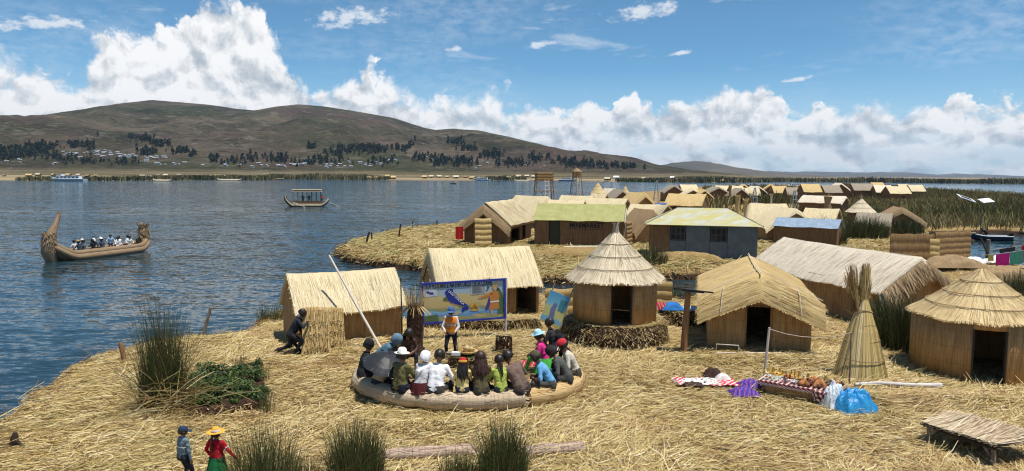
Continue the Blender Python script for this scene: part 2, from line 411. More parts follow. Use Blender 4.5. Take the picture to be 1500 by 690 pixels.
# ---------------------------------------------------------------- far shore
shore_px = [(-260, 262.5), (-100, 263), (0, 264.2), (120, 265), (255, 264), (330, 263.6), (385, 264), (400, 262), (470, 263), (600, 264.2), (740, 264.3), (860, 265.5), (960, 267), (1080, 267.5), (1150, 266.5), (1300, 267.6), (1400, 268.6), (1500, 269.4), (1640, 270), (1800, 270.6)]
shore = [W(x, y) for x, y in shore_px]
b = MB(); rows = []
for k, (dy, z) in enumerate(((0, WZ-.3), (2, WZ+.25), (60, .0), (300, .6), (900, 1.5), (3500, 2.0), (12900, 2.0))):
    row = []
    for p in shore:
        Y = p.y+dy if dy < 12000 else 12950
        x = p.x*(Y/p.y) if dy > 100 else p.x
        row.append((max(-12900, min(12900, x)), min(Y, 12950), z))
    rows.append(row[::-1])
b.grid(rows); tag(b.build('far_shore', M['field']), kind='structure')
# ---------------------------------------------------------------- the big hill
sil = [(-420, 214), (-260, 205), (-120, 209), (-60, 211), (0, 208), (40, 197), (90, 180), (140, 165), (185, 153), (222, 147), (260, 149), (300, 153), (345, 160), (375, 163), (410, 158), (440, 155.5), (480, 158), (530, 166), (580, 175), (625, 189), (640, 191.5), (665, 189), (700, 191), (740, 199), (790, 211), (830, 222), (870, 229), (910, 236), (960, 244), (1000, 250), (1045, 256), (1120, 262), (1300, 266)]
YR = 2600.0
sx = np.array([PY(a, c, YR).x for a, c in sil]); sz = np.array([PY(a, c, YR).z for a, c in sil])
def hill_h(x, y):
    x = np.asarray(x, float); y = np.asarray(y, float)
    u = x*YR/np.maximum(y, 600)*0.35 + x*0.65
    wob = 140*(vfbm(x, y*0+3, .0016, 3, 5)-.5)
    yr = YR+wob
    ridge = np.interp(u, sx, np.maximum(sz, -3))
    tt = np.clip((y-(1180+260*(vfbm(x, x*0, .003, 3, 9)-.5)))/(yr-1180), 0, 1)
    prof = np.where(y < yr, .52*tt**1.5+.48*(tt*tt*(3-2*tt)), np.clip(1-(y-yr)/1300, 0, 1)**1.2)
    g = vfbm(x+60*vfbm(x, y, .004, 2, 40), y*.55, .0062, 5, 21)-.5
    gul = np.abs(vfbm(x, y*.4, .0075, 4, 33)-.5)
    h = ridge*prof + (g*62-gul*70+10)*np.clip(ridge/120, 0, 1)*np.sin(np.pi*np.clip(prof, 0, 1))**1.4
    # low spurs at the foot
    for cx, cy, rx, ry, hh in ((-1150, 1560, 330, 330, 62), (-560, 1600, 250, 330, 26), (90, 1700, 260, 300, 36), (-1600, 1750, 300, 380, 60), (-200, 1650, 240, 260, 20)):
        h = h+hh*np.exp(-((x-cx)/rx)**2-((y-cy)/ry)**2)*(.7+.6*vfbm(x, y, .006, 3, 3))
    return h
gx = np.linspace(-3300, 1900, 420); gy = np.concatenate([np.linspace(1050, 2750, 220), np.linspace(2780, 3900, 24)])
X, Y = np.meshgrid(gx, gy); Z = hill_h(X, Y)+1.0-6*np.clip((1200-Y)/150, 0, 1)
nI, nJ = X.shape
idx = np.arange(nI*nJ).reshape(nI, nJ)
Fq = np.stack([idx[:-1, :-1], idx[:-1, 1:], idx[1:, 1:], idx[1:, :-1]], -1).reshape(-1, 4)
tag(np_mesh('hill', np.stack([X, Y, Z], -1).reshape(-1, 3), Fq, M['hill'], smooth=True), kind='structure')
def hill_hit(px, py):
    d = ray(px, py); d = d/d.y
    ys = np.linspace(1100, 2700, 500)
    hz = hill_h(d.x*ys, ys)+1.0; rz = H+d.z*ys
    k = np.argmax(hz > rz)
    if hz[k] <= rz[k]: return None
    return Vector((d.x*ys[k], ys[k], hz[k]))
def ridge_mesh(name, pts, Yc, depth, seed, m, rough=.12):
    px = np.array([PY(a, c, Yc).x for a, c in pts]); pz = np.array([PY(a, c, Yc).z for a, c in pts])
    xs = np.linspace(px[0], px[-1], 260); ys = np.linspace(Yc-depth, Yc+depth*.6, 40)
    XX, YY = np.meshgrid(xs, ys); rz = np.interp(XX, px, pz)
    tt = np.where(YY < Yc, (YY-Yc+depth)/depth, 1-(YY-Yc)/(depth*.6))
    ZZ = rz*np.clip(tt, 0, 1)**.9*(1-rough*.5+rough*vfbm(XX, YY, 14/depth, 4, seed))-8*(1-tt)
    I, J = XX.shape; ix = np.arange(I*J).reshape(I, J)
    fq = np.stack([ix[:-1, :-1], ix[:-1, 1:], ix[1:, 1:], ix[1:, :-1]], -1).reshape(-1, 4)
    return tag(np_mesh(name, np.stack([XX, YY, ZZ], -1).reshape(-1, 3), fq, m, smooth=True), kind='structure')
ridge_mesh('middle_hills', [(880, 256), (940, 247), (985, 238), (1015, 235.5), (1040, 238), (1075, 246), (1110, 251), (1150, 256), (1200, 262)], 5200, 1500, 3, M['farhill'], .25)
ridge_mesh('left_hills', [(-300, 180), (-150, 188), (-60, 194), (0, 194), (50, 196), (120, 205), (220, 235)], 4700, 1000, 8, M['farhill'], .2)
ridge_mesh('far_hills', [(1040, 262), (1090, 254), (1130, 250.5), (1160, 252), (1200, 251), (1240, 254), (1290, 252), (1340, 256), (1380, 258), (1430, 255), (1470, 257), (1540, 262)], 10200, 1800, 5, M['farhill'], .25)
ridge_mesh('blue_hills', [(1100, 262), (1180, 254), (1230, 251.5), (1280, 253), (1320, 252), (1370, 256), (1400, 254), (1440, 257), (1490, 259), (1530, 257), (1600, 259), (1720, 256), (1850, 262)], 12200, 1500, 7, M['farhill'], .25)
# ---------------------------------------------------------------- haze
def haze():
    m = bpy.data.materials.new('haze'); m.use_nodes = True; t = NT(m.node_tree); t.n.clear()
    out = t.new('ShaderNodeOutputMaterial'); v = t.new('ShaderNodeVolumePrincipled')
    v.inputs['Color'].default_value = (.50, .72, 1.0, 1); v.inputs['Density'].default_value = HAZE; v.inputs['Anisotropy'].default_value = 0.2
    t.l.new(v.outputs[0], out.inputs['Volume'])
    b = MB(); b.box((0, 6450, 220), (26400, 13100, 450))
    o = b.build('haze', m); tag(o, 'thin pale blue haze over lake and hills', 'haze', kind='stuff')
HAZE = 0.000045
haze()
# ---------------------------------------------------------------- reed islands
def poly_sd(poly, X, Y):
    """signed distance, positive inside"""
    d = np.full(X.shape, 1e9); ins = np.zeros(X.shape, bool); n = len(poly)
    for i in range(n):
        ax, ay = poly[i]; bx, by = poly[(i+1) % n]
        ex, ey = bx-ax, by-ay; L = ex*ex+ey*ey+1e-12
        tt = np.clip(((X-ax)*ex+(Y-ay)*ey)/L, 0, 1)
        d = np.minimum(d, np.hypot(X-ax-tt*ex, Y-ay-tt*ey))
        c = (ay > Y) != (by > Y)
        with np.errstate(divide='ignore', invalid='ignore'):
            c &= X < (bx-ax)*(Y-ay)/(by-ay+1e-12)+ax
        ins ^= c
    return np.where(ins, d, -d)
def pxpoly(pts): return [tuple(G(a, b).xy) for a, b in pts]
NEAR = pxpoly([(-130, 705), (-40, 640), (0, 612), (40, 580), (80, 546), (125, 526), (170, 509), (215, 498), (250, 493), (292, 489), (340, 485), (372, 474), (395, 463), (420, 450), (500, 448), (570, 462), (602, 467), (632, 446), (700, 428), (790, 430), (850, 427), (960, 429), (1003, 437), (1040, 422), (1100, 403), (1200, 392), (1290, 389), (1330, 384), (1425, 379), (1500, 388), (1700, 400)])+[(36, 30), (36, 3), (-17, 3), (-17, 12)]
MID = pxpoly([(492, 361), (502, 371), (530, 375), (560, 378), (600, 382), (640, 386), (720, 393), (800, 400), (860, 403), (960, 397), (1040, 394), (1110, 394), (1200, 384), (1290, 371), (1345, 356), (1368, 346), (1350, 338), (1335, 331), (1330, 318), (1400, 300), (1460, 291), (1420, 286), (1380, 281), (1330, 275.5), (1250, 272.5), (1150, 272), (1040, 272), (990, 277), (950, 280), (880, 284.5), (830, 291), (800, 297), (740, 304), (700, 312), (668, 326), (630, 329), (585, 333), (550, 341), (515, 350)])
MARSH = pxpoly([(1250, 332), (1330, 335.5), (1400, 335), (1460, 333), (1520, 338), (1640, 345), (1800, 335), (1800, 300), (1600, 291), (1480, 285), (1400, 281.5), (1340, 276.5), (1250, 272.6), (1150, 270), (1100, 275), (1150, 300)])
MOUNDS = []   # (x, y, rx, ry, h)
def ground_z(X, Y):
    z = .10*(vfbm(X, Y, .35, 3, 2)-.5)+.06*(vfbm(X, Y, 1.3, 3, 5)-.5)
    for (cx, cy, rx, ry, h) in MOUNDS: z = z+h*np.exp(-((X-cx)/rx)**2-((Y-cy)/ry)**2)
    return z
def gz(x, y): return float(ground_z(np.array([x]), np.array([y]))[0])
def island_z(poly, X, Y, jit=.45, s=.8):
    sd = poly_sd(poly, X, Y)+jit*(vfbm(X, Y, s, 4, 11)-.5)*2
    z = ground_z(X, Y)
    edge = np.clip((sd+.28)/.55, 0, 1)
    prof = edge**.45
    return z*prof-1.5*(1-prof)-.10*np.clip(1-sd/1.2, 0, 1), sd
def island(name, poly, cell, jit=.45, s=.8):
    xs = [p[0] for p in poly]; ys = [p[1] for p in poly]
    X, Y = np.meshgrid(np.arange(min(xs)-1.5, max(xs)+1.5, cell), np.arange(min(ys)-1.5, max(ys)+1.5, cell))
    Z, sd = island_z(poly, X, Y, jit, s)
    I, J = X.shape; ix = np.arange(I*J).reshape(I, J)
    fq = np.stack([ix[:-1, :-1], ix[:-1, 1:], ix[1:, 1:], ix[1:, :-1]], -1).reshape(-1, 4)
    keep = (sd.ravel()[fq] > -1.2).any(1); fq = fq[keep]
    used = np.unique(fq); remap = np.zeros(I*J, int); remap[used] = np.arange(len(used))
    V = np.stack([X, Y, Z], -1).reshape(-1, 3)[used]
    return tag(np_mesh(name, V, remap[fq], M['straw_ground'], smooth=True), kind='structure')
MOUNDS += [(G(705, 478).x, G(705, 478).y, 2.6, .8, .42), (G(1105, 530).x, G(1105, 530).y, 2.6, .6, .22), (G(985, 462).x, G(985, 462).y, 1.3, .9, .55), (G(1400, 590).x, G(1400, 590).y, 2.6, .7, .25), (G(830, 378).x, G(830, 378).y, 6, 2.2, .35), (G(1000, 386).x, G(1000, 386).y, 4, 1.6, .35), (G(1420, 402).x, G(1420, 402).y, 5, 2.2, .55), (G(1350, 420).x, G(1350, 420).y, 2, 1.6, .3), (G(1240, 525).x, G(1240, 525).y, 1.6, 1.0, .2), (G(640, 626).x, G(640, 626).y, 4.0, .35, .10)]
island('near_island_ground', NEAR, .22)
island('middle_island_ground', MID, .5, .7, .5)
island('marsh_ground', MARSH, .9, .9, .4)
def sample_poly(poly, n, wfun=None, inset=.0, jit=.45, s=.8, box=None):
    xs = [p[0] for p in poly]; ys = [p[1] for p in poly]
    if box: xs = [max(min(xs), box[0]), min(max(xs), box[1])]; ys = [max(min(ys), box[2]), min(max(ys), box[3])]
    out = []; tot = 0
    while tot < n:
        X = rng.uniform(min(xs), max(xs), n*2); Y = rng.uniform(min(ys), max(ys), n*2)
        k = np.ones(len(X), bool)
        if wfun is not None: k = rng.random(len(X)) < wfun(X, Y)
        X, Y = X[k], Y[k]
        sd = poly_sd(poly, X, Y)+jit*(vfbm(X, Y, s, 4, 11)-.5)*2
        k = sd > inset
        out.append(np.stack([X[k], Y[k], sd[k]], 1)); tot += k.sum()
    return np.concatenate(out)[:n]
def in_view(X, Y, margin=130):
    px = 750+F*X/np.maximum(Y, 1); return (px > -margin) & (px < 1500+margin)
def strands(P, ang, L, w, tilt, m, name, rnd, curl=.12, z=None):
    """bent flat straws lying at P; ang heading, tilt upward slope"""
    n = len(P); ca, sa = np.cos(ang), np.sin(ang); hx, hy = -sa, ca
    V = np.zeros((n, 6, 3)); roll = rng.normal(0, .5, n)
    bend = rng.normal(0, curl, n)
    for k, tt in enumerate((-.5, 0.0, .5)):
        off = bend*(1-(2*tt)**2)
        cx = P[:, 0]+ca*L*tt+hx*off*L; cy = P[:, 1]+sa*L*tt+hy*off*L
        cz = P[:, 2]+np.maximum(tilt*L*(tt+.5), tilt*L*(tt-.5))+.25*np.abs(off)*L
        ww = w*(1.0 if k != 2 else .55)
        V[:, 2*k, 0] = cx-hx*ww*.5; V[:, 2*k, 1] = cy-hy*ww*.5; V[:, 2*k, 2] = cz-roll*ww*.5
        V[:, 2*k+1, 0] = cx+hx*ww*.5; V[:, 2*k+1, 1] = cy+hy*ww*.5; V[:, 2*k+1, 2] = cz+roll*ww*.5
    b0 = (np.arange(n)*6)[:, None]
    Fq = np.concatenate([b0+np.array([[0, 2, 3, 1]]), b0+np.array([[2, 4, 5, 3]])])
    return np_mesh(name, V.reshape(-1, 3), Fq, m, rnd=np.concatenate([rnd, rnd]))
def straw(name, label, poly, n, L0, w0, wfun, jit=.45, s=.8, m='straw'):
    S = sample_poly(poly, n, wfun, -.12, jit, s)
    X, Y = S[:, 0], S[:, 1]; Z, sd = island_z(poly, X, Y, jit, s)
    k = Z > WZ-.1; X, Y, Z, sd = X[k], Y[k], Z[k], sd[k]; n = len(X)
    # heading: swathes laid in drifts, long shore reeds laid flat along x
    a = 2.6*(vfbm(X, Y, .35, 3, 77)-.5)*2.4+rng.normal(0, .62, n)
    patch = vfbm(X, Y, .6, 2, 91) > .56
    a = np.where(patch, a+rng.uniform(-1.6, 1.6, n), a)
    shore = np.exp(-np.maximum(sd, 0)/3.5)*(X < -3)*(Y < 32); a = np.where(rng.random(n) < shore, .12*rng.normal(0, 1, n)+.25*(vfbm(X, Y, .5, 2, 7)-.5)+.12, a)
    L = L0*rng.lognormal(0, .35, n); w = w0*rng.uniform(.6, 1.45, n)
    tilt = np.abs(rng.normal(0, .10, n))+np.where(rng.random(n) < .06, rng.uniform(.15, .6, n), 0)
    P = np.stack([X, Y, Z+.012+rng.exponential(.022, n)], 1)
    r = np.clip(rng.beta(2.2, 1.7, n)+.18*(vfbm(X, Y, .9, 3, 55)-.5), 0, 1)
    r = np.where(rng.random(n) < .10, rng.uniform(0, .18, n), r); r = np.where(rng.random(n) < .06, rng.uniform(.9, 1, n), r)
    return tag(strands(P, a, L, w, tilt, M[m], name, r), label, kind='stuff')
straw('loose_straw', 'loose golden straw strewn over the near island', NEAR, 340000, .36, .0138, lambda X, Y: in_view(X, Y)*np.clip((24/np.maximum(Y, 15.5))**2.0, 0, 1)*(Y > 15.3))
straw('loose_straw', 'dry brown and green straw over the middle island', MID, 60000, .62, .042, lambda X, Y: in_view(X, Y)*np.clip((50/np.maximum(Y, 40))**1.7, 0, 1)*(Y < 150), .7, .5, 'straw_mid')
# ---------------------------------------------------------------- hanging straw on the banks
def bank_fringe(name, label, poly, n, jit, s, L0, w0, ymax, down=.6):
    E = []
    m = len(poly)
    for i in range(m):
        a = np.array(poly[i]); b = np.array(poly[(i+1) % m]); E.append((a, b, np.hypot(*(b-a))))
    ln = np.array([e[2] for e in E]); pr = ln/ln.sum()
    k = rng.choice(m, n*3, p=pr); tt = rng.random(n*3)
    A = np.array([E[i][0] for i in range(m)])[k]; B = np.array([E[i][1] for i in range(m)])[k]
    Q = A+(B-A)*tt[:, None]; d = (B-A)/np.linalg.norm(B-A, axis=1)[:, None]
    ok = (Q[:, 1] < ymax) & in_view(Q[:, 0], Q[:, 1]) & (Q[:, 1] > 14); Q, d = Q[ok][:n], d[ok][:n]
    nrm = np.stack([d[:, 1], -d[:, 0]], 1)
    sg = np.sign(poly_sd(poly, Q[:, 0]+nrm[:, 0]*.05, Q[:, 1]+nrm[:, 1]*.05)); nrm = -nrm*sg[:, None]
    off = rng.uniform(-.55, .25, len(Q)); Q = Q+nrm*off[:, None]
    Z, sd = island_z(poly, Q[:, 0], Q[:, 1], jit, s)
    kk = Z > WZ-.25; Q, nrm, Z = Q[kk], nrm[kk], Z[kk]; q = len(Q)
    ang = np.arctan2(nrm[:, 1], nrm[:, 0])+rng.normal(0, .45, q)
    L = L0*rng.lognormal(0, .3, q)
    P = np.stack([Q[:, 0], Q[:, 1], Z+.05], 1)
    ob = strands(P, ang+np.pi, L, w0*rng.uniform(.6, 1.4, q), np.clip(rng.normal(down, .35, q), -.1, 2), M['straw'], name, np.clip(rng.beta(1.1, 3.2, q), 0, 1))
    return tag(ob, label, kind='stuff')
bank_fringe('bank_straw', 'broken straw hanging over the edge of the near island', NEAR, 5000, .45, .8, .45, .02, 60, .25)
bank_fringe('bank_straw', 'broken straw hanging over the dark edge of the middle island', MID, 1200, .7, .5, .6, .04, 110)
# ---------------------------------------------------------------- green and dry reeds
def reed_blades(C, Ht, lean, w, seg=3, tip=.25):
    """C (n,3) feet; Ht heights; lean (n,2) sideways reach at the tip as fraction of height"""
    n = len(C); V = np.zeros((n, (seg+1)*2, 3)); ph = rng.uniform(0, np.pi, n)
    for k in range(seg+1):
        u = k/seg; bx = lean*(u**1.8)[None, None] if np.ndim(u) else lean*u**1.8
        cx = C[:, 0]+bx[:, 0]*Ht; cy = C[:, 1]+bx[:, 1]*Ht; cz = C[:, 2]+Ht*u*(1-.15*u*np.hypot(lean[:, 0], lean[:, 1]))
        ww = w*(1-(1-tip)*u**1.5)*.5
        V[:, 2*k, 0] = cx-np.cos(ph)*ww; V[:, 2*k, 1] = cy-np.sin(ph)*ww; V[:, 2*k, 2] = cz
        V[:, 2*k+1, 0] = cx+np.cos(ph)*ww; V[:, 2*k+1, 1] = cy+np.sin(ph)*ww; V[:, 2*k+1, 2] = cz
    b0 = (np.arange(n)*(seg+1)*2)[:, None]
    Fq = np.concatenate([b0+np.array([[2*k, 2*k+1, 2*k+3, 2*k+2]]) for k in range(seg)])
    return V.reshape(-1, 3), Fq
def reed_clump(label, c, n, rx, ry, h, w=.02, spread=.16, group=None, rndlo=.15, name='reed_clump', tall=0):
    r = np.sqrt(rng.random(n)); th = rng.uniform(0, 6.283, n)
    ox, oy = rx*r*np.cos(th), ry*r*np.sin(th)
    C = np.stack([ox, oy, np.zeros(n)-.05], 1)
    Ht = h*rng.uniform(.45, 1.0, n)*(1-.35*r**2)
    if tall: Ht = np.where((rng.random(n) < tall), h*rng.uniform(1.1, 2.05, n)*(1-.3*r), Ht)
    lean = np.stack([ox/max(rx, .1), oy/max(ry, .1)], 1)*spread*rng.uniform(.1, 1.7, n)[:, None]+rng.normal(0, .10, (n, 2))+np.where(rng.random((n, 1)) < .16, rng.normal(0, .5, (n, 2)), 0)
    V, Fq = reed_blades(C, Ht, lean, w*rng.uniform(.6, 1.3, n))
    rd = np.clip(rng.beta(2.5, 2, n)+rndlo-.12, 0, 1); rd = np.where(rng.random(n) < .16, rng.uniform(0, .2, n), rd); rd = np.where(rng.random(n) < .06, 1.0, rd)
    # a few broken dry stems round the foot
    o = np_mesh(name, V, Fq, M['reed'], rnd=np.tile(rd, 3)); o.location = c
    return tag(o, label, 'reeds', group)
def P0(px, py, dz=0.0):
    g = G(px, py); return Vector((g.x, g.y, gz(g.x, g.y)+dz))
reed_clump('tall dark green reed clump at the left of the garden bed', P0(240, 600), 2500, .64, .6, 2.1, .020, .05, rndlo=-.03, tall=.30)
reed_clump('green reeds at the bottom edge just right of the child in the yellow hat', P0(388, 722), 700, .80, .6, 2.05, .018, .13, 'reed clumps along the front edge')
reed_clump('dense dark green front reed clump just left of the flat reed log', P0(522, 700), 1200, .68, .55, 1.75, .018, .11, 'reed clumps along the front edge')
reed_clump('low green reed tuft between the two tall front clumps', P0(672, 704), 520, .5, .5, .95, .016, .35, 'reed clumps along the front edge')
reed_clump('tall bright green reed clump in front under the end of the bench logs', P0(737, 705), 1150, .55, .5, 1.95, .018, .13, 'reed clumps along the front edge')
reed_clump('small sparse reed tuft at the bottom beside the child in the red jacket', P0(440, 700), 260, .5, .5, .8, .016, .3, 'reed clumps along the front edge')
reed_clump('green reeds behind the left end of the hut by the kneeling man', Vector((G(398, 468).x, G(398, 468).y, -.5)), 380, .8, .6, 1.7, .03, .2)
reed_clump('green reeds in the creek between the round hut and the yellow hut', Vector((G(985, 437).x, G(985, 437).y+1, -.8)), 700, 1.5, 1.3, 1.9, .035, .25)
reed_clump('green reeds at the corner of the grey blue shed', P0(955, 388), 420, 1.3, 1.0, 2.0, .04, .25)
reed_clump('dark shaggy reeds between the leaning reed bundle and the right round hut', P0(1312, 505), 2200, 1.25, 1.7, 2.7, .035, .30, rndlo=.06)
reed_clump('dark reeds behind the right round hut under the grey roof', P0(1330, 462), 1300, 1.3, 1.5, 1.9, .035, .35, rndlo=.08)
reed_clump('tall reeds right behind the round hut at the right edge', P0(1490, 440), 1200, 1.5, 1.2, 2.2, .03, .3, rndlo=.0)
reed_clump('green reeds in front of the low grey hut', P0(1262, 349), 1500, 3.2, 1.6, 3.2, .07, .25)
reed_clump('green reeds right of the mat fence and left of the channel', P0(1322, 345), 900, 2.6, 1.4, 2.6, .07, .25)
reed_clump('green reeds on the bank left of the far tan gable hut', P0(1215, 358), 700, 1.8, 1.2, 2.6, .06, .25)
reed_clump('reeds poking up before the cream roof', P0(1205, 345), 380, 1.1, 1.0, 3.0, .05, .2)
def reed_field(name, label, poly, n, h, w, wfun, zbase=-.6, hs=.05, m='reedbed', kind='stuff'):
    S = sample_poly(poly, n, wfun, .2, .9, .4)
    X, Y = S[:, 0], S[:, 1]; n = len(X)
    hh = h*(.25+1.3*vfbm(X, Y, hs*1.6, 4, 61))*rng.uniform(.5, 1.15, n)
    lean = rng.normal(0, .27, (n, 2))+.3*(np.stack([vfbm(X, Y, .1, 2, 5), vfbm(X, Y, .1, 2, 15)], 1)-.5)
    V, Fq = reed_blades(np.stack([X, Y, np.full(n, zbase)], 1), hh, lean, w*(1+Y/160)*rng.uniform(.6, 1.4, n), 2, .3)
    rd = np.clip(rng.beta(2, 2, n)*.7+.6*(vfbm(X, Y, .06, 3, 71)-.4), 0, 1)
    return tag(np_mesh(name, V, Fq, M[m], rnd=np.tile(rd, 2)), label, kind=kind)
def marsh_w(X, Y):
    px = 750+F*X/Y; py = 255+F*8.2/Y+.007*(px-750)
    k = (px > 1225) & (px < 1560)
    hut = ((px > 1240) & (px < 1350) & (Y < 104))
    return (k & ~hut)*np.clip((90/Y)**1.3, 0, 1)
reed_field('reed_bed', 'wide bed of mixed green and tan reeds behind the channel', MARSH, 42000, 2.7, .10, marsh_w)
def mid_w(X, Y):
    px = 750+F*X/Y
    return ((px > 1030) & (px < 1330) & (Y > 112+30*(px < 1120)) & (Y < 420))*np.clip((vfbm(X, Y, .03, 3, 19)-.36)*5, 0, 1)
reed_field('reed_bed', 'patches of green reeds among the far huts', MID, 20000, 3.0, .14, mid_w)
# reeds along the far shore
def shore_reeds():
    V = []; n = 26000
    t_ = rng.random(n); sx_ = np.interp(t_, np.linspace(0, 1, len(shore)), [p.x for p in shore]); sy_ = np.interp(t_, np.linspace(0, 1, len(shore)), [p.y for p in shore])
    gap = vfbm(sx_, sx_*0, .009, 3, 4)
    k = gap > .36; sx_, sy_, gap = sx_[k], sy_[k], gap[k]
    dy = rng.uniform(0, 28, len(sx_))
    h = (1.8+4.5*np.clip(gap-.3, 0, .4)+1.6*vfbm(sx_, dy*4, .05, 3, 8))*rng.uniform(.6, 1.1, len(sx_))
    C = np.stack([sx_, sy_+dy-2, np.full(len(sx_), WZ)], 1)
    V, Fq = reed_blades(C, h*1.7*(sy_/900), rng.normal(0, .2, (len(sx_), 2)), rng.uniform(.5, 1.6, len(sx_)), 2, .4)
    rd = np.clip(rng.beta(2, 3, len(sx_))+.5*(vfbm(sx_, dy, .02, 3, 12)-.5), 0, 1)
    tag(np_mesh('shore_reeds', V, Fq, M['reedbed'], rnd=np.tile(rd, 2)), 'dark green band of reeds along the far shore', kind='stuff')
shore_reeds()
# ---------------------------------------------------------------- thatch, reed walls, mats, metal
def thatch(name, cols, su=42, band=0.0, bump=.6, soft=0.0):
    def fn(t):
        uv = t.tc('UV'); r = t.attr('rnd')
        a = t.noise(t.mapping(uv, (su, 1.1, 1)), 1.0, 4, .65); b = t.noise(t.mapping(uv, (su*.3, .55, 1), loc=(5, 3, 0)), 1.0, 3, .6)
        s = t.m('ADD', t.m('MULTIPLY', a, .62), t.m('MULTIPLY', b, .38))
        s = t.m('ADD', s, t.m('MULTIPLY', t.m('SUBTRACT', r, .5), .45))
        c = t.ramp(s, [(.28, cols[0]), (.42, cols[1]), (.56, cols[2]), (.74, cols[3])])
        pn = t.noise(uv, .55, 4, .6)
        c = t.mix(t.mr(pn, .5, .75, 0, .45), c, tuple(.6*q for q in cols[2]))
        if band:
            f = t.m('FRACT', t.m('ADD', t.m('DIVIDE', t.sep(uv)[1], band), t.m('MULTIPLY', t.noise(t.mapping(uv, (1.5, .1, 1)), 1.0, 2), .3)))
            k = t.mr(f, .12, .0)
            c = t.mix(t.m('MULTIPLY', k, t.mr(t.noise(uv, 6, 3), .35, .6, .15, .7)), c, cols[0])
            s = t.m('SUBTRACT', s, t.m('MULTIPLY', k, .4))
        return {'Base Color': c, 'Normal': t.bump(s, bump, .04)}
    return mat(name, fn, .8, .2)
M['cream'] = thatch('cream_reed_roof', [(.34, .235, .12), (.55, .44, .25), (.66, .56, .36), (.74, .66, .46)])
M['yellow'] = thatch('golden_reed_roof', [(.28, .16, .06), (.48, .335, .14), (.58, .43, .20), (.66, .52, .28)])
M['grey'] = thatch('weathered_grey_roof', [(.32, .25, .17), (.57, .485, .36), (.70, .615, .485), (.78, .71, .59)], band=.28)
M['oldgrey'] = thatch('old_grey_thatch', [(.13, .10, .07), (.24, .195, .14), (.33, .28, .21), (.42, .36, .28)])
M['brownthatch'] = thatch('brown_reed_thatch', [(.12, .07, .035), (.24, .155, .08), (.34, .235, .125), (.44, .32, .19)], 36)
M['conegrey'] = thatch('pale_cone_thatch', [(.27, .195, .115), (.53, .435, .29), (.66, .565, .41), (.76, .68, .53)], 38)
M['conegold'] = thatch('golden_cone_thatch', [(.26, .155, .07), (.52, .375, .18), (.62, .48, .25), (.70, .58, .36)], 34)
def reedwall(name, cols, sx=38, rope=.62):
    def fn(t):
        p = t.tc('Object')
        a = t.noise(t.mapping(p, (sx, sx, .9)), 1.0, 3, .6); b = t.noise(t.mapping(p, (6, 6, .8)), 1.0, 4, .6); n = t.noise(p, 2.2, 5, .65)
        s = t.m('ADD', t.m('MULTIPLY', a, .6), t.m('MULTIPLY', b, .4))
        c = t.ramp(s, [(.28, cols[0]), (.45, cols[1]), (.6, cols[2]), (.78, cols[3])])
        c = t.mix(t.mr(n, .52, .8, 0, .5), c, cols[0])
        z = t.sep(p)[2]
        f = t.m('FRACT', t.m('DIVIDE', z, rope)); k = t.m('MULTIPLY', t.mr(f, .05, .0), .55)
        c = t.mix(k, c, cols[0])
        return {'Base Color': c, 'Normal': t.bump(t.m('SUBTRACT', s, t.m('MULTIPLY', k, .3)), .8, .03)}
    return mat(name, fn, .75, .25)
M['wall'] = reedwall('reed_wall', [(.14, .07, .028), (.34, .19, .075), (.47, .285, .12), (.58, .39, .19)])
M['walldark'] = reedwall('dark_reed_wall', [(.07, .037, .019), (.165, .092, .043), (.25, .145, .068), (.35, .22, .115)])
M['wallgold'] = reedwall('golden_reed_wall', [(.16, .08, .028), (.34, .195, .075), (.45, .28, .12), (.56, .38, .19)])
def plain(name, c, rough=.8, n=.25, sc=6, spec=.25):
    return mat(name, lambda t: (lambda q: {'Base Color': t.ramp(q, [(.25, tuple(v*(1-n) for v in c)), (.75, tuple(min(1, v*(1+n)) for v in c))]), 'Normal': t.bump(q, .25, .02)})(t.noise(t.tc('Object'), sc, 5, .6)), rough, spec)
M['wood'] = mat('grey_wood', lambda t: t.ramp(t.noise(t.mapping(t.tc('Object'), (14, 14, 2)), 1.0, 4, .6), [(.3, (.12, .085, .06)), (.5, (.25, .19, .14)), (.75, (.42, .35, .28))]), .8)
M['redwood'] = mat('brown_wood', lambda t: t.ramp(t.noise(t.mapping(t.tc('Object'), (14, 14, 1.5)), 1.0, 4, .6), [(.3, (.12, .055, .025)), (.5, (.25, .125, .055)), (.75, (.36, .2, .1))]), .8)
M['darkwood'] = plain('dark_wood', (.045, .032, .024))
M['black'] = plain('black_cloth', (.015, .015, .017), .9)
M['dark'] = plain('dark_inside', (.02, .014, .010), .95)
def corr(name, cols, patch=None, freq=9.0, rough=.5):
    def fn(t):
        uv = t.tc('UV'); u, v, _ = t.sep(uv)
        w = t.m('SINE', t.m('MULTIPLY', u, freq*6.283)); n = t.noise(uv, 1.1, 5, .65); n2 = t.noise(t.mapping(uv, (12, .8, 1)), 1.0, 4, .6)
        c = t.ramp(t.m('ADD', t.m('MULTIPLY', n, .6), t.m('MULTIPLY', n2, .4)), [(.3, cols[0]), (.5, cols[1]), (.7, cols[2])])
        if patch: c = t.mix(t.mr(t.noise(t.mapping(uv, (.5, .9, 1)), 1.0, 5, .62), .42, .58), c, patch)
        return {'Base Color': c, 'Normal': t.bump(t.m('ADD', w, n2), .35, .02)}
    return mat(name, fn, rough, .35)
M['lime'] = corr('lime_painted_sheet_roof', [(.25, .245, .07), (.33, .325, .105), (.41, .40, .17)])
M['lichen'] = corr('lichen_covered_sheet_roof', [(.30, .30, .22), (.42, .42, .33), (.52, .52, .42)], (.44, .385, .12))
M['bluesheet'] = corr('blue_sheet_roof', [(.17, .23, .31), (.235, .31, .40), (.35, .43, .51)])
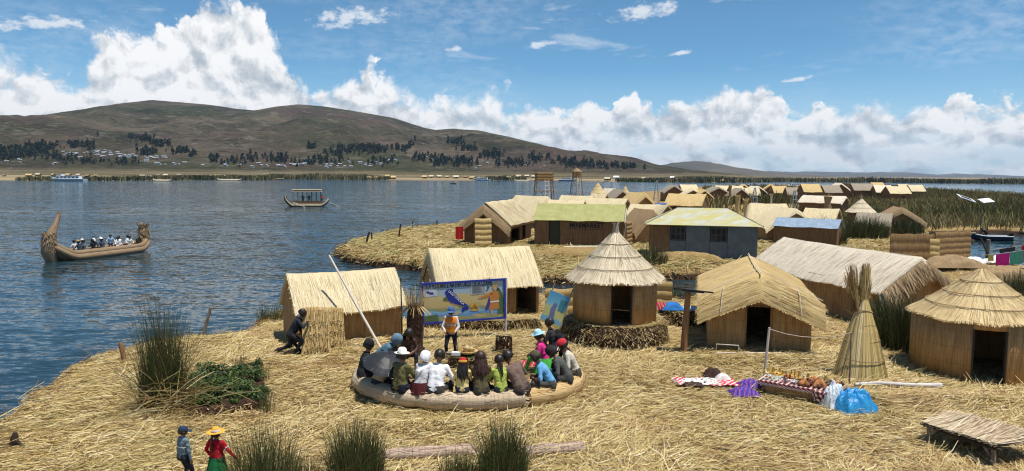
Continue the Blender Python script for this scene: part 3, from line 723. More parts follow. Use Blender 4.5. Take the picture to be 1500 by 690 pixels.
M['bluewall'] = corr('grey_blue_sheet_wall', [(.060, .082, .096), (.108, .135, .155), (.165, .198, .218)], freq=7)
M['white'] = plain('white_plastic', (.78, .79, .80), .5, .06)
M['palewood'] = plain('bleached_pole', (.62, .55, .47), .8, .2, 12)
M['glass'] = mat('window_glass', lambda t: {'Base Color': (.02, .025, .03, 1), 'Roughness': .08}, .08, .5)
def fringe(b, pts, out, n, L, w=.014, droop=.7):
    """ragged straw ends along a polyline; out = outward unit vector per point"""
    seg = [(pts[i+1]-pts[i]).length for i in range(len(pts)-1)]; tot = sum(seg)
    for _ in range(n):
        d = random.random()*tot; i = 0
        while d > seg[i] and i < len(seg)-1: d -= seg[i]; i += 1
        u = d/max(seg[i], 1e-6); p = pts[i].lerp(pts[i+1], u); o = out[i].lerp(out[i+1], u)
        t = (pts[i+1]-pts[i]).normalized()
        l = L*random.uniform(.3, 1.15); dr = (o+Vector((0, 0, -droop*random.uniform(.5, 1.3)))+t*random.gauss(0, .18)).normalized()
        ww = w*random.uniform(.6, 1.6)
        a = p-dr*.08; e = p+dr*l
        b.add([a-t*ww, a+t*ww, e+t*ww*.5, e-t*ww*.5], [(0, 1, 2, 3)], [(0, 0)]*4, False, random.random())
def shag(b, P, n, L=.7, w=.009, lift=.02):
    """loose straws lying down the slope of a roof grid P[i][j] (j runs down the slope)"""
    ni, nj = len(P), len(P[0])
    for _ in range(n):
        i = random.random()*(ni-1.001); j = random.random()*(nj-1.001); i0, j0 = int(i), int(j)
        def at(a, c):
            a = min(max(a, 0), ni-1.001); c = min(max(c, 0), nj-1.001); x, y = int(a), int(c); fa, fc_ = a-x, c-y
            return (Vector(P[x][y])*(1-fa)+Vector(P[x+1][y])*fa)*(1-fc_)+(Vector(P[x][y+1])*(1-fa)+Vector(P[x+1][y+1])*fa)*fc_
        p = at(i, j); step = max((Vector(P[i0][j0+1])-Vector(P[i0][j0])).length, .05)
        q = at(i+random.gauss(0, .045), j+L*random.uniform(.5, 1.3)/step)
        if (q-p).length < .1: continue
        t = (q-p).normalized(); du = Vector(P[i0+1][j0])-Vector(P[i0][j0]); dv = Vector(P[i0][j0+1])-Vector(P[i0][j0])
        nn = du.cross(dv)
        if nn.length < 1e-8: continue
        nn.normalize(); s = t.cross(nn).normalized()*w*random.uniform(.6, 1.5)
        p = p+nn*(.006+random.random()*lift*.3); q = q+nn*(.006+random.random()*lift)
        b.add([p-s, p+s, q+s*.6, q-s*.6], [(0, 1, 2, 3)], [(0, 0)]*4, False, random.random())
def rot2(a): return Vector((math.cos(a), math.sin(a), 0)), Vector((-math.sin(a), math.cos(a), 0))
def bulge_panel(b, o, u, v, n, w, h, rows, th=.06, bulge=.07, taper=0.0):
    """reed mat: rows of bundled reed, strands along v"""
    nv = rows*5; nu = max(4, int(w/.25)); P = []
    for i in range(nu+1):
        row = []
        for j in range(nv+1):
            f = (j % 5)/5.0; k = bulge*math.sin(math.pi*f)**.7 if j % 5 else 0
            x = (i/nu-.5)*w*(1-taper*(j/nv))+.012*math.sin(i*2.1+j)
            row.append(Vector(o)+u*x+v*(h*j/nv+.03*math.sin(i*1.3))+n*(k+.01*math.sin(i*3.7+j*1.9)))
        P.append(row)
    b.sheet(P, th)
    return P
def gable_hut(name, label, c, ang, L, D, wh, rh, over=.35, gover=.35, roof='cream', wall='wall', doors=(), gdoors=(), hood=(0, 0), hoodout=.4, droop=.15, th=.12, strands_=0, fr=0, cat='hut', group=None, base=0.0, sag=.05, detail=True, eave_lift=0.0, skew=0.0):
    """ridge along local x; doors on the front (-y) wall: (u0,u1,h); gdoors on the -x gable: (y0,y1,h)"""
    root = empty(name, (c[0], c[1], base), ang, label, cat, group)
    t = .09; w = MB(); hx, hy = L/2, D/2
    slope = (rh-wh)/hy
    def wallrun(fn, a0, a1, openings, top):
        cur = a0
        for (u0, u1, hh) in sorted(openings):
            if u0 > cur: fn(cur, u0, 0, top)
            fn(u0, u1, hh, top); cur = u1
        if cur < a1: fn(cur, a1, 0, top)
    wallrun(lambda a, e, z0, z1: w.box(((a+e)/2, -hy+t/2, (z0+z1)/2), (e-a, t, z1-z0)), -hx, hx, [(-hx+p*L, -hx+q*L, hh) for p, q, hh in doors], wh)
    w.box((0, hy-t/2, wh/2), (L, t, wh))
    for sgn in (-1, 1):
        x0, x1 = sorted((sgn*hx, sgn*(hx-t)))
        def gp(poly):
            n = len(poly); vs = [(x0, y, z) for y, z in poly]+[(x1, y, z) for y, z in poly]
            w.add(vs, [tuple(range(n))[::-1], tuple(range(n, 2*n))]+[(i, (i+1) % n, n+(i+1) % n, n+i) for i in range(n)], [(q[1], q[2]) for q in vs])
        yi = hy-t-.002
        roofz = lambda y: rh-slope*abs(y)
        if sgn < 0 and gdoors:
            (a, e, hh) = gdoors[0]
            gp([(-yi, 0), (a, 0), (a, hh), (0, hh) if a < 0 < e else (a, hh+.001), (0, rh), (-yi, roofz(yi))] if a < 0 < e else [(-yi, 0), (a, 0), (a, roofz(a)), (-yi, roofz(yi))])
            gp([(e, 0), (yi, 0), (yi, roofz(yi)), (0, rh), (0, hh), (e, hh)] if a < 0 < e else [(e, 0), (yi, 0), (yi, roofz(yi)), (0, rh), (a, roofz(a)), (a, hh), (e, hh)])
        else: gp([(-yi, 0), (yi, 0), (yi, roofz(yi)), (0, rh), (-yi, roofz(yi))])
    w.build('wall', M[wall], root)
    if detail:
        for (p, q, hh) in doors:
            f = MB(); a, e = -hx+p*L, -hx+q*L
            for xx in (a+.03, e-.03): f.box((xx, -hy-.012, hh/2), (.06, .05, hh))
            f.box(((a+e)/2, -hy-.012, hh-.03), (e-a-.124, .05, .06)); f.build('door_frame', M['darkwood'], root)
        for (a, e, hh) in gdoors:
            f = MB()
            for yy in (a+.03, e-.03): f.box((-hx-.012, yy, hh/2), (.05, .06, hh))
            f.box((-hx-.012, (a+e)/2, hh-.03), (.05, e-a-.124, .06)); f.build('door_frame', M['redwood'], root)
    # roof shell
    r = MB(); nj = 9
    xs = [-hx-gover+(L+2*gover)*i/10 for i in range(11)]
    rings = [(x, 0.0, 1.0) for x in xs]
    if hood[0]: rings = [(-hx-gover-hoodout, -hood[0], 1.0), (-hx-gover-hoodout*.75, -hood[0]*.55, 1.0), (-hx-gover-hoodout*.3, -hood[0]*.14, 1.0)]+rings
    if hood[1]: rings = rings+[(hx+gover+hoodout*.3, -hood[1]*.14, 1.0), (hx+gover+hoodout*.75, -hood[1]*.55, 1.0), (hx+gover+hoodout, -hood[1], 1.0)]
    Ye = hy+over; ph = random.random()*6
    def side(sg):
        P = []
        for (x, dz, _) in rings:
            row = []
            for j in range(nj+1):
                s_ = j/nj; y = sg*Ye*s_; q = slope*Ye*s_
                z = rh+.12-q-droop*s_**5+dz-sag*math.sin(math.pi*(x+hx)/L)*(1-s_*.3)+.035*math.sin(x*1.7+ph+s_*2)*s_+.02*math.sin(x*4.1+sg)
                z -= .05*(1-s_)**6
                row.append(Vector((x+skew*(s_)*sg, y, z)))
            P.append(row)
        return P
    Pf, Pb = side(-1), side(1)
    r.sheet(Pf[::-1], th); r.sheet(Pb, th)
    if strands_: shag(r, Pf[::-1], strands_)
    if strands_: shag(r, Pb, strands_//3)
    if fr:
        for P, sg in ((Pf, -1), (Pb, 1)):
            e = [row[-1] for row in P]; fringe(r, e, [Vector((0, sg, 0))]*len(e), int(L*fr), .14)
        for k, sg in ((0, -1), (-1, 1)):
            e = [v for v in Pf[k]][::-1]+[v for v in Pb[k]][1:]; fringe(r, e, [Vector((sg, 0, 0))]*len(e), int(D*fr), .10, droop=.5)
    ro = r.build('roof', M[roof], root)
    return root, ro
def ridge(pa, pb, z):            # ridge ends seen at two places of the photograph, at height z
    d = []
    for (px, py) in (pa, pb):
        q = G(px, py, z); d.append(q)
    a, b_ = d; c = (a+b_)/2
    return (c.x, c.y), math.atan2(b_.y-a.y, b_.x-a.x), (b_-a).length
def roundhut(name, label, c, base, R_, wh, over, rise, eave, door, roof, wall, tiers=4, sh=0, fr=120, cap=True, n=72, cat='hut', finial=None, eave_drop=0.0):
    """door = (angle of its middle from -y, width, height)"""
    root = empty(name, (c[0], c[1], base), 0, label, cat)
    w = MB(); half = door[1]/2/R_; a0 = -math.pi/2+door[0]+half; a1 = a0+2*math.pi-2*half
    w.lathe([(R_-.10, 0), (R_, 0), (R_+.01, wh*.5), (R_, wh), (R_-.10, wh), (R_-.10, 0)], n, (0, 0, 0), True, a0, a1)
    am = -math.pi/2+door[0]
    w.lathe([(R_-.10, door[2]), (R_, door[2]), (R_, wh), (R_-.10, wh), (R_-.10, door[2])], 8, (0, 0, 0), True, am-half, am+half)
    w.build('wall', M[wall], root)
    f = MB()
    for s in (-1, 1):
        an = am+s*half; f.box(((R_+.0)*math.cos(an), (R_)*math.sin(an), door[2]/2), (.13, .06, door[2]), rz=an)
    f.box(((R_)*math.cos(am)*.985, (R_)*math.sin(am)*.985, .04), (.16, door[1]-.08, .08), rz=am)
    f.build('door_frame', M['darkwood'], root)
    r = MB(); Re = R_+over; apex = eave+rise; K = 22; prof = []
    for k in range(K+1):
        s_ = k/K; rr = .10+(Re-.10)*s_; z = apex-rise*(s_**.93)
        tr = (s_*tiers) % 1.0 if s_ < .999 else 1.0
        rr += .022*tr; z += .018*tr
        prof.append((rr, z))
    P = []
    for i in range(n+1):
        an = 2*math.pi*i/n; wob = 1+.012*math.sin(an*5+1)+.006*math.sin(an*17)
        P.append([Vector((rr*wob*math.cos(an), rr*wob*math.sin(an), z+.02*math.sin(an*4+z)-(.03*math.sin(an*9) if j > K-3 else 0))) for j, (rr, z) in enumerate(prof)])
    # u must measure along the eave so that the strands stay narrow
    uv = [[(Re*2*math.pi*i/n, math.hypot(prof[j][0], apex-prof[j][1])) for j in range(K+1)] for i in range(n+1)]
    r.sheet(P[::-1], .10, uv[::-1])
    if sh: shag(r, P[::-1], sh, .5, .012, .022)
    if fr:
        for q in range(1, tiers+1):
            j = min(K, int(round(K*q/tiers))-(0 if q == tiers else 1)); e = [row[j] for row in P]
            fringe(r, e, [Vector((v.x, v.y, 0)).normalized() for v in e], int(fr*(2.0 if q == tiers else .12)*q/tiers), .13 if q == tiers else .09, droop=.75)
    ro = r.build('roof', M[roof], root)
    # binding ropes round the tiers
    rp = MB()
    for q in range(1, tiers):
        s_ = q/tiers; rr = .10+(Re-.10)*s_+.035; z = apex-rise*(s_**.93)+.045
        rp.tube([Vector((rr*math.cos(2*math.pi*i/40), rr*math.sin(2*math.pi*i/40), z)) for i in range(41)], .014, 5, False)
    rp.build('roof_rope', M['brownthatch'], root)
    if cap:
        k = MB(); k.lathe([(.0, apex+.36), (.11, apex+.34), (.14, apex+.05), (.20, apex-.12)], 14, jit=.2); e = [Vector((.12*math.cos(a*.6), .12*math.sin(a*.6), apex+.3)) for a in range(11)]
        fringe(k, e, [Vector((v.x, v.y, 0)).normalized() for v in e], 40, .22, droop=-1.5); k.build('roof_tuft', M['oldgrey'], root)
    return root
def at_base(px0, py0, px1, py1):
    a, b_ = G(px0, py0), G(px1, py1); d = b_-a
    return a, b_, math.atan2(d.y, d.x), d.length
def from_front(p0, p1, D):
    a, b_, an, L = at_base(*p0, *p1); u, v = rot2(an); c = (a+b_)/2+v*(D/2)
    return (c.x, c.y), an, L
# ---------------------------------------------------------------- foreground huts
c, an, L = from_front((434, 508), (590, 491), 2.6)
hutA, _ = gable_hut('reed_hut', 'cream roofed reed hut at the left with a long pole leaning on it', c, an, L, 2.6, 1.75, 2.95, over=.42, gover=.10, roof='cream', strands_=600, fr=13, hood=(.0, .0), droop=.05)
# bleached side flap of hut A: bundle of poles at the left gable
c, an, L = from_front((640, 468), (789, 459), 3.4)
hutB, _ = gable_hut('reed_hut', 'cream roofed reed hut with an open doorway behind the painted billboard', c, an, L, 3.4, 2.05, 3.45, over=.45, gover=.05, roof='cream', doors=[(.77, .97, 1.85)], strands_=600, fr=13, hood=(.6, .4), hoodout=.12, droop=.22)
cC = (4.72, 32.5)
roundhut('round_hut', 'round reed hut with pale cone roof on a dark turf platform', cC, 1.0, 1.9, 1.86, .30, 2.12, 1.82, (.02, .86, 1.72), 'conegrey', 'wall', 4, 2200, 200)
d = Vector((.25, .97, 0)).normalized(); gcen = (G(1037, 512)+G(1183, 514))/2; cD = gcen+d*3.7
hutD, roofD = gable_hut('reed_hut', 'golden roofed hut with its gable and dark doorway facing the camera', (cD.x, cD.y), math.atan2(d.y, d.x), 7.4, 4.25, 2.25, 3.22, over=.45, gover=.15, roof='yellow', wall='wallgold', gdoors=[(-.52, .55, 1.95)], hood=(1.05, .3), hoodout=.6, droop=.05, strands_=1500, fr=22, th=.16)
rp = MB()
for (x, y0, y1) in ((-3.6, -2.4, 2.4),):
    rp.tube([Vector((-2.6-.9*abs(s), s*2.56, 3.40-abs(s)*1.15-.0)) for s in np.linspace(-1, 1, 13)], .013, 5)
for s in (-1, 1): rp.tube([Vector((-3.9, s*1.5, 2.78)), Vector((-4.2, s*1.55, 2.5)), Vector((-4.5, s*1.62, 1.75))], .014, 5)
rp.tube([Vector((x, 0, 3.40)) for x in np.linspace(-4.0, 3.9, 6)], .022, 6)
rp.build('roof_rope', M['palewood'], hutD)
cE, aE, LE = ridge((1347, 375), (1150, 347), 3.6)
hutE, _ = gable_hut('reed_hut', 'long hut with weathered pale grey roof behind the golden roofed hut', cE, aE+math.pi, LE, 4.2, 2.1, 3.5, over=.35, gover=.15, roof='grey', wall='wall', strands_=1100, fr=40, hood=(0, .55), hoodout=.35, th=.14)
# shaggy thatch on the near gable, coloured brown to imitate the hood's shade
u, v = rot2(aE+math.pi); sh_ = MB(); e0 = [Vector((LE/2+.35, y, 3.45-abs(y)*.66)) for y in np.linspace(-2.4, 2.4, 12)]
fringe(sh_, e0, [Vector((1, 0, 0))]*12, 700, .95, .02, 1.6); sh_.build('gable_thatch', M['brownthatch'], hutE)
pG = G(1432, 567); cG = (PY(1432, 500, pG.y+2.30).x, pG.y+2.30)
roundhut('round_hut', 'large round reed hut with golden cone roof at the right edge', cG, .0, 2.30, 2.28, .10, 1.74, 2.24, (-.42, 1.0, 2.0), 'conegold', 'wallgold', 4, 2400, 260, cap=False)
# turf platform of the round hut: dark root block with straw top
def turf(name, label, c, rx, ry, h, z0=-.1, seed=1, n=64, jag=.10, blades=900, cat='turf', soft=.5, group=None, L=.30, square=False, rz=0.0, m='root', dress=True):
    b = MB(); prof = [(0, 1.0), (.45, 1.02), (.8, 1.0), (.94, .95), (1.0, .82), (1.03, .5), (1.04, .2), (1.06, 0)]
    P = []
    def rad(an):
        if not square: return 1.0
        k = max(abs(math.cos(an)), abs(math.sin(an))); return min(1/k, 1.28)
    for i in range(n+1):
        an = 2*math.pi*(i % n)/n; row = []
        for (r_, z_) in prof:
            k = 1+jag*fbm(math.cos(an)*3+seed, math.sin(an)*3+z_*3, 1.0, 4, seed) if r_ > .5 else 1
            row.append(Vector((rx*r_*k*math.cos(an)*rad(an), ry*r_*k*math.sin(an)*rad(an), z0+h*z_+(.06*fbm(r_*4*math.cos(an), r_*4*math.sin(an), 1, 3, seed)))))
        P.append(row)
    b.grid(P[::-1], None, True)
    o = b.build(name, M[m], None); o.location = c; o.rotation_euler = (0, 0, rz); tag(o, label, cat, group)
    if blades:
        s = MB()
        for _ in range(blades):
            an = random.random()*6.283; jf = random.uniform(2.6, 6.9); j = int(jf); i = int(an/6.283*n)
            p = P[i][j].lerp(P[i][min(j+1, 7)], jf-j); out = Vector((math.cos(an), math.sin(an), 0)); tt = Vector((-out.y, out.x, 0))
            dr = (out*random.uniform(.1, .9)+tt*random.gauss(0, .9)+Vector((0, 0, random.uniform(-1.2, .35)))).normalized(); l = L*random.uniform(.25, 1.1); ww = random.uniform(.006, .016)
            p = p+out*.012; s.add([p-tt*ww, p+tt*ww, p+dr*l+tt*ww*.6, p+dr*l-tt*ww*.6], [(0, 1, 2, 3)], None, False, random.random()**1.6)
        if dress:
            for _ in range(blades):
                an = random.random()*6.283; r_ = math.sqrt(random.random())*.96; i = int(an/6.283*n)
                p = Vector((rx*r_*math.cos(an)*rad(an), ry*r_*math.sin(an)*rad(an), z0+h*1.0+.03)); a2 = random.random()*6.28; l = L*1.4*random.uniform(.4, 1.2)
                dr = Vector((math.cos(a2), math.sin(a2), random.gauss(.0, .12))); tt = Vector((-dr.y, dr.x, 0)); ww = random.uniform(.006, .014)
                s.add([p-tt*ww, p+tt*ww, p+dr*l+tt*ww*.6, p+dr*l-tt*ww*.6], [(0, 1, 2, 3)], None, False, random.random())
        q = s.build('straw_litter', M['straw'], o); q['kind'] = 'stuff'
    return o
turf('turf_platform', 'dark root turf platform under the pale round hut', (cC[0], cC[1], 0), 2.36, 2.36, 1.06, -.1, 3, blades=3400)
turf('turf_bank', 'long dark turf bank under the hut behind the billboard', (G(706, 483).x, G(706, 483).y+.3, 0), 2.75, .75, .62, -.1, 5, blades=2600)
turf('turf_bank', 'rough turf bank under the blue clothes right of the round hut', (G(1000, 480).x+.1, G(1000, 480).y+.8, 0), 1.15, .8, .85, -.1, 8, blades=1300)
# reed mats beside the round hut
def mat_thing(name, label, p, w, h, rows, ang, leanb=.0, m='wallgold', cat='mat', group=None, bulge=.06, taper=0.0, th=.06):
    u, v = rot2(ang); b = MB()
    vv = Vector((0, 0, 1)); vv = (Vector((0, 0, 1))*math.cos(leanb)+Vector((0, 1, 0))*math.sin(leanb))
    bulge_panel(b, (0, 0, 0), Vector((1, 0, 0)), vv, Vector((0, -math.cos(leanb), math.sin(leanb))), w, h, rows, th, bulge, taper)
    o = b.build(name, M[m]); o.location = p; o.rotation_euler = (0, 0, ang); return tag(o, label, cat, group)
M['matgold'] = thatch('golden_reed_mat', [(.24, .14, .05), (.44, .29, .11), (.55, .39, .17), (.64, .49, .25)], 30)
M['matbrown'] = thatch('brown_reed_mat', [(.12, .065, .028), (.24, .145, .062), (.33, .205, .09), (.42, .29, .14)], 26)
M['matgrey'] = thatch('grey_brown_reed_mat', [(.14, .095, .06), (.25, .18, .115), (.34, .26, .175), (.44, .35, .25)], 26)
q = G(822, 458); mat_thing('reed_mat', 'golden reed mat standing left of the pale round hut', (q.x, q.y, -.05), 1.75, 1.35, 3, .03, .08, 'matgold')
q = G(968, 462); mat_thing('reed_mat', 'golden reed mat standing right of the round hut under a purple cloth', (q.x+.0, q.y, -.05), 1.15, 1.9, 4, -.03, .03, 'matgold')
# rolled mats leaning on the left hut
def shaggy_mat(label, px, py, w, h, ang, leanb, dx=0.0, dy=0.0):
    q = G(px, py); b = MB(); u, v = rot2(ang); vv = Vector((0, math.sin(leanb), math.cos(leanb)))
    P = bulge_panel(b, (0, 0, 0), Vector((1, 0, 0)), vv, Vector((0, -math.cos(leanb), math.sin(leanb))), w, h, 4, .10, .07, .12)
    Q = [row[::-1] for row in P][::-1]
    shag(b, Q, 900, .42, .014, .09); e = [row[0] for row in P]; fringe(b, e, [Vector((0, -1, 0))]*len(e), 90, .25)
    for k in (1, 2, 3): e = [row[k*5] for row in P]; fringe(b, e, [Vector((0, -1, 0))]*len(e), 70, .2)
    o = b.build('reed_mat', M['matgold']); o.location = (q.x+dx, q.y+dy, 0); o.rotation_euler = (0, 0, ang); return tag(o, label, 'mat')
shaggy_mat('shaggy golden reed mat leaning on the left hut beside the kneeling person', 463, 519, 1.15, 1.95, .30, .22)
shaggy_mat('narrow reed mat leaning on the left hut, right of the wider mat', 489, 511, .70, 1.75, .34, .2, .1, .1)
# ---------------------------------------------------------------- the middle island
d = Vector((.30, .954, 0)).normalized(); gc = (G(679, 356)+G(744, 358))/2; cH = gc+d*4.6
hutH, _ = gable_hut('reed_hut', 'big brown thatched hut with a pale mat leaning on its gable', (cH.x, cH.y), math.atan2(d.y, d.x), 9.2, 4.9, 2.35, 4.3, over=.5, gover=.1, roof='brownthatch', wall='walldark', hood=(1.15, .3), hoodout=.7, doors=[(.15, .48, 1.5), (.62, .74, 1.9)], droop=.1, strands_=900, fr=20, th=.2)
# right-hand slope overlaid with a layer of cream reed
u, v = rot2(math.atan2(d.y, d.x)); P = []
for i in range(9):
    x = -4.9+9.9*i/8; P.append([Vector((x, -3.0*s_, 4.3+.12-.796*3.0*s_-.10*s_**5+.07+.04*math.sin(x*2+s_*3))) for s_ in (0.02, .2, .4, .6, .8, 1.0)])
P = [[v+Vector((0, 0, .05)) for v in row] for row in P][::-1]; b = MB(); b.sheet(P, .10); shag(b, P, 700, .9, .03, .04); b.build('cream_thatch', M['cream'], hutH)
q = G(708, 361); mat_thing('reed_mat', 'pale golden reed mat leaning on the gable of the brown hut', (q.x, q.y+.1, 0), 1.75, 2.9, 5, .2, .12, 'matgold', bulge=.09, th=.1)
aI = math.atan2(G(915, 360).y-G(784, 358).y-.9, G(915, 360).x-G(784, 358).x)
c, an, L = from_front((784, 358), (914, 361), 4.6)
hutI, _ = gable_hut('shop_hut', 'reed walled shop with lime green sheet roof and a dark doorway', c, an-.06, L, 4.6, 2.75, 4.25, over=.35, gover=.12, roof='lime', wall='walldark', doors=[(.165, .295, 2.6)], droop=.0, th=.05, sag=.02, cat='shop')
f = MB(); f.box((-L/2+.23*L, -2.3+.12, 1.27), (L*.118, .05, 2.5)); f.build('door', plain('dark_green_door', (.045, .05, .03)), hutI)
# text on the wall
def text_mesh(name, body, size, m, parent, loc, rot, ext=.004, width=None):
    cu = bpy.data.curves.new(name, 'FONT'); cu.body = body; cu.size = size; cu.extrude = ext; cu.align_x = 'CENTER'; cu.align_y = 'CENTER'; cu.resolution_u = 2; cu.offset = size*.015
    o = bpy.data.objects.new(name+'_c', cu); COL.objects.link(o); dg = bpy.context.evaluated_depsgraph_get(); dg.update()
    me = bpy.data.meshes.new_from_object(o.evaluated_get(dg)); bpy.data.objects.remove(o); bpy.data.curves.remove(cu)
    co = np.zeros(len(me.vertices)*3); me.vertices.foreach_get('co', co); co = co.reshape(-1, 3)
    if width: co[:, 0] *= width/max(1e-6, np.ptp(co[:, 0])); me.vertices.foreach_set('co', co.ravel())
    me.name = name; me.materials.clear(); me.materials.append(m); ob = bpy.data.objects.new(name, me); COL.objects.link(ob); ob.parent = parent; ob.location = loc; ob.rotation_euler = rot
    return ob
text_mesh('lettering', 'MINIMARKET', .72, plain('dark_blue_paint', (.012, .014, .03), .7), hutI, (L*.095, -2.3-.02, 2.12), (R(90), 0, 0), .012, L*.385)
pn = MB(); 
for zz in (1.74, 2.50): pn.box((L*.095, -2.3-.018, zz), (L*.41, .03, .04))
pn.build('sign_frame', M['darkwood'], hutI)
# white cloth flap on its right gable and a mat below it
b = MB(); P = [[Vector((L/2+.16+.10*math.sin(j), -2.55+1.9*i/6, 4.1-1.5+1.35*i/6-(.1+1.6*(1-i/7))*j/4)) for j in range(5)] for i in range(7)]
b.sheet(P, .03); b.build('gable_flap', M['grey'], hutI)
q = G(921, 362); mat_thing('reed_mat', 'brown reed mat hanging on the end of the green roofed shop', (q.x+.25, q.y+1.2, 0), 2.2, 2.6, 6, 1.15, .05, 'matbrown', bulge=.1, th=.1)
# lichen-roofed shed
c, an, LJ = from_front((950, 376), (1109, 381), 4.8)
J = empty('sheet_metal_shed', (c[0], c[1], 0), an, 'grey blue sheet metal shed with yellow lichen on its hipped roof', 'shed'); hx, hy = LJ/2, 2.4; wh = 2.95
w = MB(); w.box((0, hy-.04, wh/2), (LJ, .08, wh)); w.box((-hx+.04, 0, wh/2), (.08, 4.8-.17, wh)); w.box((hx-.04, 0, wh/2), (.08, 4.8-.17, wh))
w.box((-hx+LJ*.0975, -hy+.04, wh/2), (LJ*.195, .08, wh)); w.build('wall', M['walldark'], J)
w = MB()
def sheetwall(u0, u1, z0, z1): w.box((-hx+LJ*(u0+u1)/2, -hy+.04, (z0+z1)/2), (LJ*(u1-u0), .06, z1-z0))
sheetwall(.197, .345, 0, 1.55); sheetwall(.348, .565, 0, wh); sheetwall(.568, .725, 0, 1.5); sheetwall(.568, .725, 2.85, wh); sheetwall(.728, .998, 0, wh); sheetwall(.197, .345, 2.88, wh)
w.build('sheet_wall', M['bluewall'], J)
for (u0, u1, z0) in ((.2, .343, 1.57), (.571, .722, 1.52)):
    f = MB(); xa, xb = -hx+LJ*u0, -hx+LJ*u1; za, zb = z0, 2.83
    for z in (za+.06, zb-.06): f.box(((xa+xb)/2, -hy+.03, z), (xb-xa, .06, .12))
    for k in range(4): f.box((xa+.06+(xb-xa-.12)*k/3, -hy+.03, (za+zb)/2), (.10, .055, zb-za-.242))
    f.box(((xa+xb)/2, -hy+.03, (za+zb)/2), (xb-xa-.1, .05, .08))
    fo = f.build('window_frame', plain('grey_window_boards', (.06, .068, .07)), J)
    g = MB(); g.box(((xa+xb)/2, -hy+.07, (za+zb)/2), (xb-xa-.06, .01, zb-za-.06)); g.build('window_pane', M['glass'], fo)
r = MB(); ze, zr = 2.98, 4.45; ex, ey = hx+.42, hy+.5; rx = LJ*.235
a = [Vector((-ex, -ey, ze)), Vector((ex, -ey, ze)), Vector((ex, ey, ze)), Vector((-ex, ey, ze)), Vector((-rx, 0, zr)), Vector((rx, 0, zr))]
def panel(p, q, s_, t_): r.sheet([[p.lerp(q, i/8).lerp(t_.lerp(s_, i/8), j/5) for j in range(6)][::-1] for i in range(9)], .04)
panel(a[0], a[1], a[5], a[4]); panel(a[2], a[3], a[4], a[5]); panel(a[1], a[2], a[5]+Vector((0, .01, 0)), a[5]); panel(a[3], a[0], a[4], a[4]+Vector((0, .01, 0)))
r.build('roof', M['lichen'], J)
rc = MB()
for p, q in ((a[4], a[5]), (a[5], a[1]), (a[5], a[2]), (a[4], a[0]), (a[4], a[3])): rc.tube([p+Vector((0, 0, .02)), q+Vector((0, 0, .02))], .05, 6)
rc.build('ridge_cap', plain('dark_ridge', (.10, .09, .06)), J)
# blue-roofed hut
c, an, L = from_front((1133, 356), (1226, 361), 3.6)
gable_hut('reed_hut', 'dark reed hut with a blue sheet metal roof', c, an-.03, L, 3.6, 1.95, 2.75, over=.3, gover=.15, roof='bluesheet', wall='walldark', droop=0, th=.05, sag=.01)
GRP = 'reed huts of the island village'
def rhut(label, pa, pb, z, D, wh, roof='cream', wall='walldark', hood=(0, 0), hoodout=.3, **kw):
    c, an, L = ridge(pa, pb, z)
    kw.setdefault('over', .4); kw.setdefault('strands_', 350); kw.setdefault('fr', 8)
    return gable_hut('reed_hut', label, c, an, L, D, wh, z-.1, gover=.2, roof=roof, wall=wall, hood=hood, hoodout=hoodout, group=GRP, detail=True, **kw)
def ghut(label, px, py, Y, z, L, D, wh, roof='cream', wall='walldark', turn=0.0, hood=(.7, .2), hoodout=.4, door=None, **kw):
    """hut whose gable faces the camera, apex seen at (px,py), depth Y"""
    a = R(90)-turn; u, v = rot2(a); p = PY(px, py, Y); c = Vector((p.x, Y, 0))+u*(L/2+.25)
    kw.setdefault('strands_', 250); kw.setdefault('fr', 8); kw.setdefault('over', .4)
    return gable_hut('reed_hut', label, (c.x, c.y), a, L, D, wh, p.z-.15, gover=.2, roof=roof, wall=wall, hood=hood, hoodout=hoodout, group=GRP, gdoors=[door] if door else (), **kw)
rhut('cream roofed hut just right of the grey blue shed, behind a gabled one', (1102, 297), (1148, 298), 4.05, 4.4, 2.2, 'cream', hood=(.8, .8), hoodout=.5)
ghut('broad pale gable hut with folded fringe just left of the blue roof', 1165, 304, 84, 3.9, 4.2, 6.6, 1.7, 'cream', 'matbrown' if False else 'wall', -.12, hood=(.6, .2), hoodout=.5)
rhut('long hut with pale flat looking roof and dark wall, poles leaning on it', (1178, 285.5), (1237, 287), 3.75, 4.2, 2.6, 'grey', hood=(0, .3))
rhut('cream roofed hut directly behind the blue roofed one', (1182, 304), (1228, 305.5), 3.25, 4.0, 1.7, 'cream')
rhut('low hut with grey thatch half hidden by green reeds', (1258, 310.5), (1306, 312), 2.95, 4.4, 1.6, 'oldgrey')
ghut('tan gable hut with layered fringe left of the mat fence', 1322, 303, 93, 3.8, 4.6, 5.0, 1.9, 'brownthatch', 'wall', .28, hood=(.8, .2))
pc = PY(1261, 311, 106); roundhut('round_hut', 'small round hut with pale cone roof beyond the low grey hut', (pc.x, 106), -.2, 1.75, 2.5, .35, 2.0, 2.45, (.3, .8, 1.9), 'conegrey', 'walldark', 3, 300, 60, n=36)
